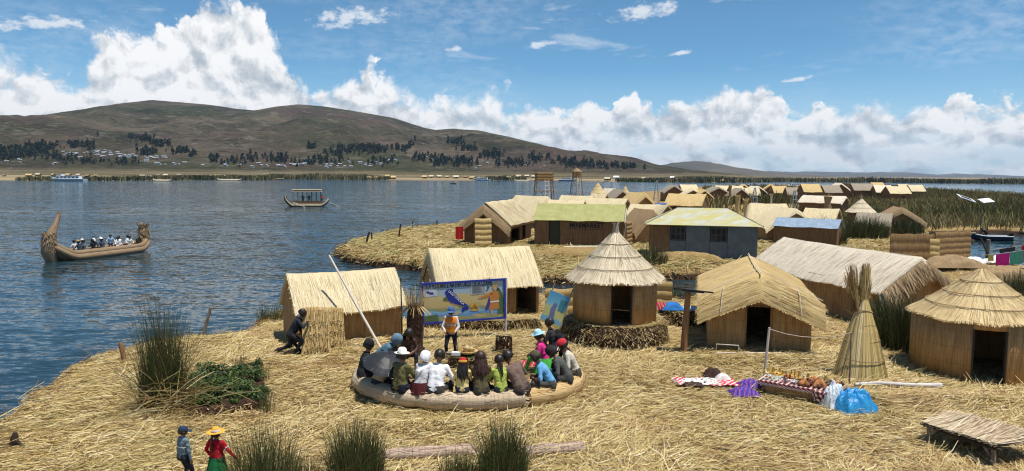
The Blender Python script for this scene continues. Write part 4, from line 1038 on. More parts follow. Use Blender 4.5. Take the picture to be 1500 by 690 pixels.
# roofs behind the shop
rhut('pale roofed hut directly behind the brown thatched hut', (757, 285.5), (801, 287), 4.5, 5.2, 2.2, 'cream', hood=(.3, .5))
rhut('low pale roof directly behind the left end of the green shop roof', (806, 292), (855, 293), 4.1, 4.4, 2.3, 'cream')
rhut('pale roof rising behind the middle of the green shop roof', (824, 285.5), (868, 286.5), 4.45, 4.6, 2.3, 'cream')
rhut('pale roof behind the right end of the green shop roof', (862, 289), (918, 290.5), 4.25, 4.8, 2.3, 'cream')
rhut('small lumpy topped roof behind the right end of the green shop roof', (868, 283), (888, 283.5), 4.45, 4.0, 2.2, 'cream')
rhut('cream roofed hut between the green shop and the lichen roof', (926, 298), (962, 299), 3.9, 4.6, 2.0, 'cream', hood=(0, .3))
rhut('short cream roof just left of the peak of the lichen roof', (967, 299.5), (977, 300), 3.9, 4.2, 2.0, 'cream')
ghut('small tan gable hut leaning close to the left of the grey blue shed', 957, 306, 79, 3.7, 3.6, 3.9, 1.6, 'brownthatch', 'wall', -.35, hood=(.7, .2))
ghut('tan gable hut with a dark doorway beyond the cream roof', 945, 281.5, 128, 4.4, 5.5, 4.8, 2.2, 'yellow', 'wall', -.3, hood=(.8, .2), door=(-.5, .6, 1.7))
K7, _ = rhut('golden roofed shelter with open dark front behind the lichen roof', (981, 283), (1033, 284), 4.5, 4.6, 2.9, 'yellow', doors=[(.2, .44, 2.3), (.46, .62, 2.3)])
b = MB(); P = [[Vector((-4.6+2.0*i/4, -2.6-.5*j/3, 2.9-.25*j/3+.06*math.sin(i*2+j))) for j in range(4)] for i in range(5)]; b.sheet(P, .03); b.build('blue_awning', plain('blue_tarp_far', (.06, .12, .32), .5), K7)
ghut('weathered grey gable hut left of the tan gable, far back', 912, 277, 150, 4.5, 5.0, 5.6, 2.0, 'oldgrey', 'walldark', -.2, hood=(.5, .2))
for (px, py, Y, r_, lab) in ((876, 266.5, 172, 1.5, 'slim golden cone hut at the far water edge, left of the flat roof'), (916, 271.5, 176, 1.2, 'slim golden cone hut at the far water edge, right of the flat roof')):
    q = PY(px, py, Y); roundhut('round_hut', lab, (q.x, Y), 0, r_, q.z-2.7, .3, 2.7, q.z-2.75, (.2, .7, 1.6), 'conegold', 'wall', 3, 0, 30, n=28)
rhut('small flat pale roof between the two slim cone huts', (886, 275.5), (901, 275.8), 4.0, 3.4, 2.2, 'grey')
FAR = [ # apex px, py, depth, gable?, length, span, roof
 (988, 270.5, 205, 1, 5, 5.5, 'oldgrey', 'grey brown gable hut at the left end of the far hut cluster'), (1008, 270, 225, 0, 5, 4.6, 'cream', 'cream hut second in the far cluster'), (1016, 276, 190, 1, 5, 6.5, 'cream', 'wide pale gable hut behind the golden shelter'), (1032, 277, 188, 1, 4, 4.6, 'yellow', 'tan gable hut right above the golden shelter'),
 (1053, 273, 200, 1, 6, 7, 'oldgrey', 'broad dark grey gable hut in the middle of the far cluster'), (1062, 271.5, 230, 0, 6, 4.6, 'cream', 'cream hut behind the broad dark grey gable'), (1078, 272, 225, 0, 4, 4.4, 'cream', 'cream hut just right of the far chimney like reed post'), (1086, 275, 190, 1, 4, 4.6, 'oldgrey', 'small grey hut with dark wall beside the reed posts'), (1090, 269.5, 250, 1, 4, 5, 'yellow', 'tan gable hut behind the small grey hut'), (1101, 275, 215, 0, 4, 4.2, 'cream', 'pale low hut left of the pointed frame'),
 (1111, 272, 225, 1, 4, 5.5, 'grey', 'pale grey gable hut behind the pointed frame'), (1130, 269, 240, 1, 4.5, 4.8, 'yellow', 'tan gable hut right of the pointed frame'), (1141, 272, 225, 0, 4.2, 4.4, 'yellow', 'yellow hut below the white ferry'), (1163, 274, 205, 0, 4.5, 4.4, 'oldgrey', 'low grey hut right below the white ferry'),
 (1186, 269, 195, 0, 4.6, 4.6, 'yellow', 'bright yellow hut standing alone before the dark reeds'), (1216, 271, 215, 0, 5, 4.6, 'oldgrey', 'low grey hut left of the gable at the reed bed edge'), (1232, 267.5, 225, 1, 4, 5, 'grey', 'pale gable hut at the back of the reed bed'), (1262, 268.5, 230, 0, 6.5, 4.8, 'oldgrey', 'dark long grey hut at the back of the reed bed'), (1284, 267, 265, 0, 4.4, 4.2, 'yellow', 'yellow hut at the back of the reed bed'), (1292, 271, 225, 0, 5, 4.4, 'grey', 'pale grey hut below the yellow one at the reed bed'), (1313, 272.5, 220, 0, 6.5, 4.4, 'cream', 'low cream hut third from the end of the far row'), (1322, 269.5, 260, 0, 3.4, 4.2, 'cream', 'small cream hut second from the end of the far row'), (1340, 270.5, 250, 0, 5, 4.2, 'cream', 'rightmost cream hut of the far row by the blue water')]
for (px, py, Y, gab, L, D, rf, lab) in FAR:
    q = PY(px, py, Y); wl = max(1.2, q.z-1.9)
    if gab: ghut(lab, px, py, Y, q.z, L, D, wl, rf, 'walldark', random.uniform(-.3, .3), hood=(.5, .2), strands_=0, fr=0, door=(-.5, .5, 1.4))
    else:
        gable_hut('reed_hut', lab, (q.x, Y), random.uniform(-.12, .12), L*1.0, D, wl, q.z-.1, .4, .2, rf, 'walldark', doors=[(.55, .72, 1.5)], group=GRP)
# ---------------------------------------------------------------- lookout towers
def tower(label, px, py, Y, w, dpt, boxh, legs_splay=.5, name='lookout_tower', boxm='matbrown', roof=False):
    q = PY(px, py, Y); top = q.z; fl = top-boxh; rt = empty(name, (q.x, Y, 0), .12, label, 'tower')
    for sx_ in (-1, 1):
        for sy_ in (-1, 1):
            b = MB(); b.tube([(sx_*(w/2+legs_splay), sy_*(dpt/2+legs_splay*.6), -.6), (sx_*w/2*.96, sy_*dpt/2*.96, fl)], .11, 6); b.build('leg', M['wood'], rt)
    b = MB()
    for z in (fl*.35, fl*.7):
        k = legs_splay*(1-z/fl)
        for sy_ in (-1, 1): b.tube([(-w/2-k, sy_*(dpt/2+k*.6), z), (w/2+k, sy_*(dpt/2+k*.6), z+.15)], .06, 5)
    b.tube([(-w/2-.3, -dpt/2-.2, .4), (w/2, -dpt/2, fl*.9)], .06, 5); b.tube([(w/2+.3, -dpt/2-.2, .4), (-w/2, -dpt/2, fl*.9)], .06, 5)
    b.build('brace', M['wood'], rt)
    b = MB(); b.box((0, 0, fl+.06), (w+.3, dpt+.3, .12)); b.build('platform', M['wood'], rt)
    for (o, u, wd_) in (((0, -dpt/2, fl+.122), (1, 0, 0), w), ((0, dpt/2, fl+.122), (1, 0, 0), w), ((-w/2, 0, fl+.122), (0, 1, 0), dpt), ((w/2, 0, fl+.122), (0, 1, 0), dpt)):
        b = MB(); bulge_panel(b, o, Vector(u), Vector((0, 0, 1)), Vector((0, -1, 0)) if u[0] else Vector((1, 0, 0)), wd_*.97, boxh-.13, 3, .06, .06); b.build('reed_screen', M[boxm], rt)
    b = MB(); s0, s1 = Vector((.3, -dpt/2-1.6, 0)), Vector((.3, -dpt/2-.1, fl+.3))
    for dx in (-.35, .35): b.tube([s0+Vector((dx, 0, 0)), s1+Vector((dx, 0, 0))], .06, 5)
    for k in range(9): p = s0.lerp(s1, (k+.5)/9); b.tube([p-Vector((.36, 0, 0)), p+Vector((.36, 0, 0))], .04, 5)
    b.build('ladder', M['palewood'], rt)
    if roof:
        b = MB(); b.lathe([(0.05, top+.9), (w*.75, top-.05), (w*.75, top-.12)], 4); b.build('roof', M['brownthatch'], rt)
    return rt
tower('wooden lookout tower with brown reed screens and a ladder, the nearer one', 797, 252.5, 130, 3.0, 2.2, 1.6)
tower('slim lookout tower with a small reed cabin, farther right', 845, 251, 190, 2.0, 1.8, 1.7, .9, roof=True)
def frame_tower(label, px, py, Y, h):
    q = PY(px, py, Y); rt = MB(); top = Vector((0, 0, q.z))
    for k in range(4):
        a = math.pi/4+k*math.pi/2; rt.tube([(1.1*math.cos(a), 1.1*math.sin(a), -.3), (.16*math.cos(a), .16*math.sin(a), q.z)], .075, 5)
    for z in (.25, .5, .75):
        r_ = 1.1*(1-z)+.16*z
        for k in range(4):
            a, e = math.pi/4+k*math.pi/2, math.pi/4+(k+1)*math.pi/2; rt.tube([(r_*math.cos(a), r_*math.sin(a), q.z*z), (r_*math.cos(e), r_*math.sin(e), q.z*z)], .05, 5)
    o = rt.build('pole_frame', plain('grey_blue_poles', (.30, .34, .38)), None, (q.x, Y, 0)); tag(o, label, 'frame')
frame_tower('pointed pole frame standing at the far water edge', 962, 264, 185, 4)
frame_tower('pointed pale pole frame among the far reeds', 1106, 275, 170, 4)
frame_tower('pale ladder like pole frame behind the dark reeds by the long hut', 1164, 279, 165, 4)
# reed sculptures (upright bundles) among the far huts
def bundle(label, px, py, base, Y, r_, m='cream', name='reed_bundle'):
    q = PY(px, py, Y); b = MB(); h = q.z
    b.tube([(0, 0, -.2), (.05, 0, h*.4), (-.03, .02, h*.7), (.02, 0, h)], [r_, r_*.75, r_*.6, r_*.85], 10)
    pts = [Vector((r_*.6*math.cos(a), r_*.6*math.sin(a), h)) for a in np.linspace(0, 6.28, 9)]; fringe(b, pts, [Vector((p.x, p.y, 0)).normalized() for p in pts], 40, .6, .03, -1.2)
    o = b.build(name, M[m], None, (q.x, Y, 0)); tag(o, label, 'reed bundle')
bundle('golden upright reed bundle among the far huts, the taller', 1081, 288, 0, 105, .42, 'yellow'); bundle('golden upright reed bundle just right of the taller one', 1093, 295, 0, 102, .36, 'yellow'); bundle('brown reed post beside the far grey hut', 1070, 272, 0, 190, .5, 'brownthatch'); bundle('pale bundle of reeds standing left of the far long hut', 1130, 287, 0, 130, .25, 'conegrey'); bundle('brown spiky reeds leaning on the far long hut', 1213, 288, 0, 135, .9, 'brownthatch')
# ---------------------------------------------------------------- people
_cm = {}
PS = 1.27   # the figures stand a little larger than the huts' doors suggest
def cloth(c, rough=.9, var=.22):
    k = tuple(round(x, 3) for x in c)+(rough,)
    if k not in _cm: _cm[k] = mat('cloth', lambda t: (lambda q: {'Base Color': t.ramp(q, [(.25, tuple(v*(1-var) for v in c)), (.75, tuple(min(1, v*(1+var)) for v in c))]), 'Normal': t.bump(t.noise(t.tc('Object'), 11, 4, .6), .5, .03)})(t.noise(t.tc('Object'), 7, 4, .6)), rough, .15)
    return _cm[k]
SKIN = mat('brown_skin', lambda t: t.ramp(t.noise(t.tc('Object'), 20, 3), [(.3, (.22, .105, .062)), (.7, (.30, .15, .09))]), .6, .3)
HAIR = mat('black_hair', lambda t: t.ramp(t.noise(t.mapping(t.tc('Object'), (40, 40, 6)), 1.0, 3), [(.3, (.008, .006, .005)), (.8, (.035, .024, .018))]), .45, .4)
HAIRB = mat('dark_brown_hair', lambda t: t.ramp(t.noise(t.mapping(t.tc('Object'), (40, 40, 6)), 1.0, 3), [(.3, (.02, .008, .006)), (.8, (.07, .028, .018))]), .5, .4)
SHOE = plain('dark_shoe', (.03, .025, .022), .6)
def capsule(b, p, q, r0, r1, n=10):
    p, q = Vector(p), Vector(q); ax = q-p; l = ax.length
    if l < 1e-5: ax = Vector((0, 0, 1)); q = p+ax*.001; l = .001
    ax = ax.normalized(); u = ax.orthogonal().normalized(); v = ax.cross(u); rings = []
    for k in range(1, 4): a = -math.pi/2+k*math.pi/6; rings.append((p+ax*r0*math.sin(a), r0*math.cos(a)))
    rings.append((p.lerp(q, .5), (r0+r1)/2))
    for k in range(0, 3): a = k*math.pi/6; rings.append((q+ax*r1*math.sin(a), r1*math.cos(a)))
    vs = [p-ax*r0]+[c+(u*math.cos(2*math.pi*i/n)+v*math.sin(2*math.pi*i/n))*r for c, r in rings for i in range(n)]+[q+ax*r1]
    m_ = len(rings); fs = [(0, 1+(i+1) % n, 1+i) for i in range(n)]
    for k in range(m_-1): fs += [(1+k*n+i, 1+k*n+(i+1) % n, 1+(k+1)*n+(i+1) % n, 1+(k+1)*n+i) for i in range(n)]
    L_ = len(vs)-1; fs += [(1+(m_-1)*n+i, 1+(m_-1)*n+(i+1) % n, L_) for i in range(n)]
    b.add(vs, fs)
def ik(a, t, l0, l1, pole):
    d = t-a; L = min(d.length, (l0+l1)*.995); dn = d.normalized(); x = (l0*l0-l1*l1+L*L)/(2*L); h = math.sqrt(max(0, l0*l0-x*x))
    pv = pole-dn*pole.dot(dn); pv = pv.normalized() if pv.length > 1e-4 else dn.orthogonal().normalized()
    return a+dn*x+pv*h, a+dn*L
def person(label, loc, rz, s=1.0, ph=.92, lean=0, side=0, headp=0, heady=0, hands=None, feet=None, top=(.3, .3, .3), legs=(.05, .05, .06), sleeves='long', hair='short', haircol=None, hat=None, vox=.013, skirt=None, extra=None, group=None, knee=None, fat=1.0, back=None, shoe=None):
    s = s*PS; vox = vox*max(1, s)
    Rx = Matrix.Rotation(-R(lean), 3, 'X') @ Matrix.Rotation(R(side), 3, 'Y')
    up = Rx @ Vector((0, 0, 1)); fw = Rx @ Vector((0, 1, 0)); rt = Rx @ Vector((1, 0, 0))
    pel = Vector((0, 0, ph)); hunch = fw*.05*min(1, lean/25.0) if lean > 0 else Vector((0, 0, 0))
    waist = pel+up*.17; chest = pel+up*.36+hunch*.5; neck = pel+up*.53+hunch*1.4
    Rh = Rx @ Matrix.Rotation(R(heady), 3, 'Z') @ Matrix.Rotation(-R(headp), 3, 'X')
    hu = Rh @ Vector((0, 0, 1)); hf = Rh @ Vector((0, 1, 0)); hr = Rh @ Vector((1, 0, 0)); hc = neck+(hu+up)*.5*.165
    B = []   # (p, q, r0, r1, class)
    f = fat
    for sx_ in (-1, 1):
        o = rt*sx_*.062*f
        B.append((pel+o, waist+o*.85, .118*f, .105*f, 'top')); B.append((waist+o*.85, chest+o*1.15, .105*f, .112, 'top'))
        B.append((pel+o*1.3-up*.05, pel+o*1.1+up*.02, .115*f, .118*f, 'legs'))
    B.append((chest, neck-up*.04, .12, .075, 'top'))
    B.append((neck-up*.03, hc-hu*.03, .055, .052, 'skin'))
    B.append((hc+hu*.035-hf*.012, hc-hu*.0+hf*.012, .098, .092, 'skin')); B.append((hc-hu*.03+hf*.028, hc-hu*.075+hf*.045, .068, .045, 'skin'))
    B.append((hc+hf*.10-hu*.01, hc+hf*.118-hu*.028, .013, .018, 'skin'))
    for sx_ in (-1, 1): B.append((hc+hr*sx_*.098-hu*.005, hc+hr*sx_*.104-hu*.03, .02, .016, 'skin'))
    hands = hands or [Vector((-.2, .42, ph+.12)), Vector((.2, .42, ph+.12))]; feet = feet or [Vector((-.11, .0, .07)), Vector((.11, .0, .07))]
    knee = knee or Vector((0, 1, .25)); jl = {}
    for k, sx_ in enumerate((-1, 1)):
        sh = neck-up*.065+rt*sx_*.165*f
        B.append((chest+up*.07+rt*sx_*.05, sh, .085, .066, 'top'))
        el, wr = ik(sh, Vector(hands[k]), .285, .255, rt*sx_*.8-up*.7-fw*.35)
        B.append((sh, el, .062, .048, 'top')); B.append((el, wr, .046, .034, 'top' if sleeves == 'long' else 'skin'))
        hd = (wr-el).normalized(); pn = rt*(-sx_); pn = (pn-hd*pn.dot(hd)); pn = pn.normalized() if pn.length > 1e-3 else hd.orthogonal(); sd = hd.cross(pn).normalized()
        palm = wr+hd*.075
        for q in (-.5, .5): B.append((wr+hd*.01+sd*q*.03, palm+sd*q*.045, .019, .017, 'skin'))
        for q, l in ((-1.5, .062), (-.5, .078), (.5, .082), (1.5, .072)):
            a0 = palm+sd*q*.021; a1 = a0+(hd*.85+pn*.35).normalized()*l*.55; B.append((a0, a1, .0105, .010, 'skin')); B.append((a1, a1+(hd*.45+pn*.8).normalized()*l*.5, .010, .008, 'skin'))
        th_ = wr+hd*.03+sd*.03; B.append((th_, th_+(hd*.5+sd*.75+pn*.3).normalized()*.055, .013, .010, 'skin'))
        hp = pel+rt*sx_*.092*f-up*.03; ft = Vector(feet[k]); kn, an = ik(hp, ft+Vector((0, 0, .03)), .43, .42, knee+Vector((sx_*.25, 0, 0)))
        B.append((hp, kn, .092*f, .062, 'legs')); B.append((kn, an, .062, .043, 'legs'))
        toe = Vector((sx_*.03, 1, 0)).normalized(); B.append((an-toe*.03-Vector((0, 0, .035)), an+toe*.15-Vector((0, 0, .05)), .042, .036, 'shoe'))
    b = MB()
    for (p, q, r0, r1, c) in B: capsule(b, p, q, r0, r1)
    tmp = b.build('tmp', SHOE); md = tmp.modifiers.new('r', 'REMESH'); md.mode = 'VOXEL'; md.voxel_size = vox; md2 = tmp.modifiers.new('s', 'SMOOTH'); md2.iterations = 2; md2.factor = .5
    dg = bpy.context.evaluated_depsgraph_get(); dg.update(); me = bpy.data.meshes.new_from_object(tmp.evaluated_get(dg)); bpy.data.objects.remove(tmp)
    n = len(me.vertices); co = np.zeros(n*3); me.vertices.foreach_get('co', co); co = co.reshape(-1, 3)
    # a little drapery on the clothes
    fc = np.zeros(len(me.polygons)*3); me.polygons.foreach_get('center', fc); fc = fc.reshape(-1, 3)
    best = np.full(len(fc), 1e9); cls = np.zeros(len(fc), int); names = ['skin', 'top', 'legs', 'shoe']
    for (p, q, r0, r1, c) in B:
        p_, q_ = np.array(p), np.array(q); ax = q_-p_; tt = np.clip(((fc-p_) @ ax)/(ax @ ax+1e-9), 0, 1); dd = np.linalg.norm(fc-p_-tt[:, None]*ax, axis=1)-(r0+(r1-r0)*tt)
        k = dd < best; best[k] = dd[k]; cls[k] = names.index(c)
    sd_ = int(abs(loc[0])*91+abs(loc[1])*37) % 97; ux, uy, uz = co[:, 0]+co[:, 1]*.7, co[:, 2]*1.0, co[:, 1]
    wv = .040*(vfbm(ux*1.0+9, uy*1.6+uz, 9.0, 3, sd_)-.5)+.02*(vfbm(ux+uy*.8, uy-ux*.6, 16.0, 2, sd_+5)-.5)
    ctr = np.array([0, 0, ph+.25]); inr = (np.abs(co[:, 2]-ph-.2) < .35); dv = co-ctr; dv /= np.linalg.norm(dv, axis=1)[:, None]+1e-6
    co = co+dv*(wv*inr)[:, None]
    co *= s; me.vertices.foreach_set('co', co.ravel())
    me.materials.clear()
    for m_ in (SKIN, cloth(top), cloth(legs), SHOE): me.materials.append(m_)
    me.polygons.foreach_set('material_index', cls.astype(np.int32)); me.polygons.foreach_set('use_smooth', np.ones(len(fc), bool)); me.update()
    me.name = 'person'; o = bpy.data.objects.new('person', me); COL.objects.link(o); o.location = loc; o.rotation_euler = (0, 0, rz); tag(o, label, 'person', group)
    haircol = haircol or HAIR
    Mh = Matrix((hr, hf, hu)).transposed()
    def hl(v): return (hc+Mh @ Vector(v))*s
    def shell(name, m, prof, squash=(1, 1.12), off=(0, -.01, .02), n=20, jit=0.0, tilt=0):
        k = MB(); P = []
        Tt = Matrix.Rotation(R(tilt), 3, 'X')
        for (r_, z_) in prof:
            P.append([Vector(hl(Vector(off)+Tt @ Vector((r_*squash[0]*math.cos(a)*(1+jit*random.uniform(-1, 1)), r_*squash[1]*math.sin(a)*(1+jit*random.uniform(-1, 1)), z_)))) for a in np.linspace(0, 2*math.pi, n+1)[:-1]])
        vs = [p for row in P for p in row]; fs = [(i*n+j, i*n+(j+1) % n, (i+1)*n+(j+1) % n, (i+1)*n+j) for i in range(len(P)-1) for j in range(n)]
        k.add(vs, fs, None, True)
        return k.build(name, m, o)
    if hat and hat[0] == 'scarf': hair = None
    if hair:
        shell('hair', haircol, [(.0, .122), (.055, .116), (.095, .082), (.114, .03), (.115, -.02), (.104, -.07), (.075, -.085)], off=(0, -.024 if not hat else -.018, .016 if not hat else .0), jit=.07 if not hat else .02, tilt=-14)
    if hair in ('long', 'tail', 'braid'):
        k = MB(); w0 = {'long': .08, 'tail': .034, 'braid': .032}[hair]; ll = {'long': .40, 'tail': .34, 'braid': .42}[hair]
        p0 = hc-hf*.095+hu*(.02 if hair != 'long' else .03); p1 = p0-hf*.06-hu*.10; p2 = neck-fw*.155-up*.06; p3 = neck-fw*.17-up*(ll-.1)
        if hair == 'long':
            for q_ in range(46):
                u_ = (q_+random.uniform(-.5, .5))/45*2-1; a_ = u_*1.9; st0 = hc+hr*.10*math.sin(a_)-hf*.112*math.cos(a_)+hu*random.uniform(-.02, .04)
                m0 = hc+hr*.125*math.sin(a_)-hf*(.115*math.cos(a_)+.02)-hu*.12; ln = random.uniform(.22, .44)*(1-.25*abs(u_)); e0 = neck+rt*.135*u_*1.1+rt*random.gauss(0, .02)-fw*(.155+random.uniform(0, .03))*math.cos(u_*.9)-up*(ln-.08)
                k.tube([st0*s, m0*s, (m0.lerp(e0, .6)-fw*.02)*s, e0*s], [.020*s, .026*s, .024*s, .006*s], 6)
        else:
            pts = [p*s for p in (p0, p1, p2, p2.lerp(p3, .5)+rt*.01, p3)]
            k.tube(pts, [w0*.8*s, w0*1.2*s, w0*s, w0*.9*s, w0*.3*s], 10, squash=.8)
        k.build({'long': 'long_hair', 'tail': 'ponytail', 'braid': 'braid'}[hair], haircol, o)
    if hat:
        kind, hcx = hat[0], cloth(hat[1])
        if kind == 'cap':
            h = shell('cap', hcx, [(0, .128), (.06, .12), (.102, .085), (.117, .03), (.117, .005)]); 
            k = MB(); P = []
            for i in range(9):
                a = math.pi/2+(i-4)*.2; P.append([hl((.112*math.cos(a)*rr, -.01+.126*math.sin(a)*rr+(rr-1)*.02, .028-.03*(rr-1)*2)) for rr in (1.0, 1.35, 1.7)])
            k.sheet(P, .006); k.build('visor', cloth(hat[2] if len(hat) > 2 else hat[1]), h)
        elif kind == 'brim':
            br = hat[2] if len(hat) > 2 else .2
            h = shell('hat', hcx, [(0, .165), (.055, .16), (.088, .13), (.105, .06), (.108, .04), (br*.8, .03), (br, .045), (br*.98, .034), (.1, .025)], n=28, squash=(1, 1.06))
            if len(hat) > 3: shell('hat_band', cloth(hat[3]), [(.107, .045), (.109, .05), (.106, .095), (.102, .098)], n=28, squash=(1, 1.06))
        elif kind == 'beanie':
            shell('woollen_hat', hcx, [(0, .142), (.05, .135), (.095, .095), (.116, .035), (.119, -.01), (.112, -.02)], tilt=-6)
            if len(hat) > 2: shell('hat_band', cloth(hat[2]), [(.118, .0), (.122, .01), (.12, .045), (.112, .05)], tilt=-6)
        elif kind == 'scarf':
            shell('head_scarf', hcx, [(0, .135), (.055, .128), (.1, .09), (.12, .03), (.122, -.03), (.115, -.08), (.10, -.12), (.085, -.13)], off=(0, -.015, .01), tilt=-8, jit=.03)
    if skirt:
        c_, z0, z1, r0, r1 = skirt; k = MB(); P = []
        for j in range(8):
            u = j/7; P.append([Vector(((r0+(r1-r0)*u**.8)*(1+.06*u*math.sin(a*9))*math.cos(a), (r0+(r1-r0)*u**.8)*.85*(1+.06*u*math.sin(a*9))*math.sin(a)+lean*.0, z0+(z1-z0)*u))*s for a in np.linspace(0, 2*math.pi, 55)])
        k.grid([[P[j][i] for j in range(8)] for i in range(55)], None, True); k.build('skirt', cloth(c_), o)
    if back:
        # a vest or carrying cloth wrapped round the trunk
        kk = MB(); P = []
        for j, (u, rr) in enumerate(((.02, .205), (.15, .195), (.32, .205), (.45, .20), (.52, .14))):
            cpt = pel+up*u+hunch*(u/.5); P.append([(cpt+rt*rr*1.06*f*math.cos(a)+fw*(rr*.80)*f*math.sin(a))*s for a in np.linspace(0, 2*math.pi, 33)])
        kk.grid([[P[j][i] for j in range(5)] for i in range(33)], None, True); kk.build(back[0], back[1], o)
    return o, dict(pel=pel*s, neck=neck*s, hc=hc*s, hf=hf, hu=hu, hr=hr, s=s, hands=hands)
def sit(label, loc, rz, lean=14, **kw):
    """sitting on a log: the origin is the seat point on the ground under the pelvis, z of loc = seat height"""
    sh = kw.pop('seat', .46); kw.setdefault('hands', [Vector((-.12, .40, sh+.22)), Vector((.12, .42, sh+.20))])
    kw.setdefault('feet', [Vector((-.14, .50, .05)), Vector((.14, .48, .05))]); kw.setdefault('knee', Vector((0, .4, 1)))
    return person(label, loc, rz, ph=sh+.10, lean=lean, **kw)
# ---- the bench ring
BC = Vector((-1.50, 24.98, 0)); BA, BB, BR = 3.82, 2.80, .32
def bpt(a, k=1.0, z=0): return Vector((BC.x+BA*k*math.cos(a), BC.y+BB*k*math.sin(a), z))
def bang(px):
    best = None
    for i in range(700):
        a = math.pi*(1.0+i/700.0); p = bpt(a); q = 750+F*p.x/p.y
        if best is None or abs(q-px) < best[0]: best = (abs(q-px), a)
    return best[1]
M['logreed'] = thatch('bundled_reed_log', [(.26, .17, .10), (.46, .35, .23), (.58, .46, .32), (.66, .56, .42)], 16, bump=.9)
M['loggold'] = thatch('golden_reed_log', [(.22, .12, .05), (.44, .29, .12), (.55, .38, .18), (.62, .48, .27)], 16, bump=.9)
def reed_log(label, pts, r, m, ropes=0, endfr=60, ropecol='oldgrey', flat=1.0):
    c = pts[0].copy(); b = MB(); q = [p-c for p in pts]; n = len(q)
    # v along the log, so swap uv: strands along the length
    rad = [r*(.93+.09*math.sin(i*1.9)) for i in range(n)]; rad[0] *= .9; rad[-1] *= .88
    b.tube(q, rad, 18, squash=flat)
    for e, d in ((q[0], (q[0]-q[1]).normalized()), (q[-1], (q[-1]-q[-2]).normalized())):
        for _ in range(endfr):
            a = random.random()*6.28; rr = r*.9*math.sqrt(random.random()); s_ = d.orthogonal().normalized(); t_ = d.cross(s_)
            p = e+s_*rr*math.cos(a)+t_*rr*math.sin(a); ww = .012; l = random.uniform(.02, .16)
            b.add([p-s_*ww, p+s_*ww, p+s_*ww*.6+d*l, p-s_*ww*.6+d*l], [(0, 1, 2, 3)], None, False, random.random())
    Lt = sum((q[i+1]-q[i]).length for i in range(n-1))
    for _ in range(int(Lt*95)):
        f = random.random()*(n-1.4); i = int(f); p = q[i].lerp(q[i+1], f-i); t_ = (q[i+1]-q[i]).normalized(); s_ = t_.orthogonal().normalized(); w_ = t_.cross(s_); an = random.random()*6.283
        k = s_*math.cos(an)+w_*math.sin(an)*flat; g = t_.cross(k).normalized()*random.uniform(.004, .009); l = random.uniform(.12, .45); rr = r*(1.0+random.random()*.05); p = p+k*rr; e = p+t_*l+k*random.uniform(-.01, .03)+g*random.gauss(0, 3); j = min(i+1, n-1)
        b.add([p-g, p+g, e+g*.6, e-g*.6], [(0, 1, 2, 3)], [(0, 0)]*4, False, random.random())
    o = b.build('reed_log', M[m]); o.location = c; tag(o, label, 'log')
    if ropes:
        k = MB(); L = [0]
        for i in range(1, n): L.append(L[-1]+(q[i]-q[i-1]).length)
        for j in range(ropes):
            d = L[-1]*(j+.5+random.uniform(-.25, .25))/ropes; i = max(i for i in range(n) if L[i] <= d); i = min(i, n-2); u = (d-L[i])/(L[i+1]-L[i]); p = q[i].lerp(q[i+1], u); t_ = (q[i+1]-q[i]).normalized(); s_ = t_.orthogonal().normalized(); w_ = t_.cross(s_); rr = (rad[i]*(1-u)+rad[i+1]*u)+.006
            k.tube([p+(s_*math.cos(a)+w_*math.sin(a))*rr for a in np.linspace(0, 6.283, 15)], .005, 4, False)
        k.build('binding_rope', M[ropecol], o)
    return o
a_end = bang(771)
reed_log('long curved pale reed log of the seating ring, left and front', [bpt(a, 1, BR-.0) for a in np.linspace(math.pi*.80, a_end-.02, 34)], BR, 'logreed', 70, 60, 'logreed')
reed_log('shorter golden reed log of the seating ring, right side', [bpt(a, 1.0, BR-.03+.03*math.sin(a*3)) for a in np.linspace(a_end+.03, math.pi*2.12, 16)], BR*1.02, 'loggold', 0)
q = G(684, 562); reed_log('short reed log lying inside the ring behind the child in yellow', [Vector((q.x-.5, q.y, .16)), Vector((q.x+.1, q.y+.02, .17)), Vector((q.x+.75, q.y+.1, .16))], .17, 'logreed', 6)
SITS = .52
def sitter(label, px, k=.99, turn=0, dz=0, ang=None, **kw):
    a = bang(px) if ang is None else ang; p = bpt(a, k); d = (BC+Vector((0, .3, 0)))-p; rz = math.atan2(d.y, d.x)-math.pi/2
    kw.setdefault('s', 1.12); return sit(label, (p.x, p.y, dz), rz+R(turn), seat=SITS/(kw['s']*PS)*1.02, **kw)
sitter('person in a dark coat at the left end of the seating ring', 527, 1.0, top=(.030, .032, .034), legs=(.02, .02, .024), lean=12, hat=('beanie', (.02, .02, .022)))
sitter('person in a tan vest with green edge half under the dark umbrella', 549, .99, top=(.045, .045, .05), legs=(.03, .03, .035), lean=28, s=1.0, back=('vest', cloth((.50, .36, .20))), hat=('beanie', (.03, .03, .035)))
p1, i1 = sitter('person bending forward in a blue hooded jacket at the back left', 0, 1.0, ang=math.pi*.86, top=(.085, .155, .215), legs=(.03, .035, .05), lean=42, s=1.2, hat=('scarf', (.12, .19, .25)), fat=1.15)
sitter('person with dark hair and brown top beside the blue hooded jacket', 0, .93, ang=math.pi*.76, top=(.09, .055, .045), legs=(.03, .03, .04), lean=25, hair='long', turn=-30, s=1.15, headp=10, heady=-40)
sitter('person in an olive jacket and broad white hat seated on the ring', 587, 1.03, top=(.135, .125, .055), legs=(.018, .02, .03), lean=5, hat=('brim', (.80, .78, .72), .17), fat=1.2, s=1.14)
sitter('person in a pale grey top and white head scarf with maroon skirt', 612, .98, top=(.60, .59, .60), legs=(.10, .022, .022), lean=16, hat=('scarf', (.80, .80, .84)), skirt=((.09, .02, .022), .62, .36, .19, .26))
a6 = bang(637)
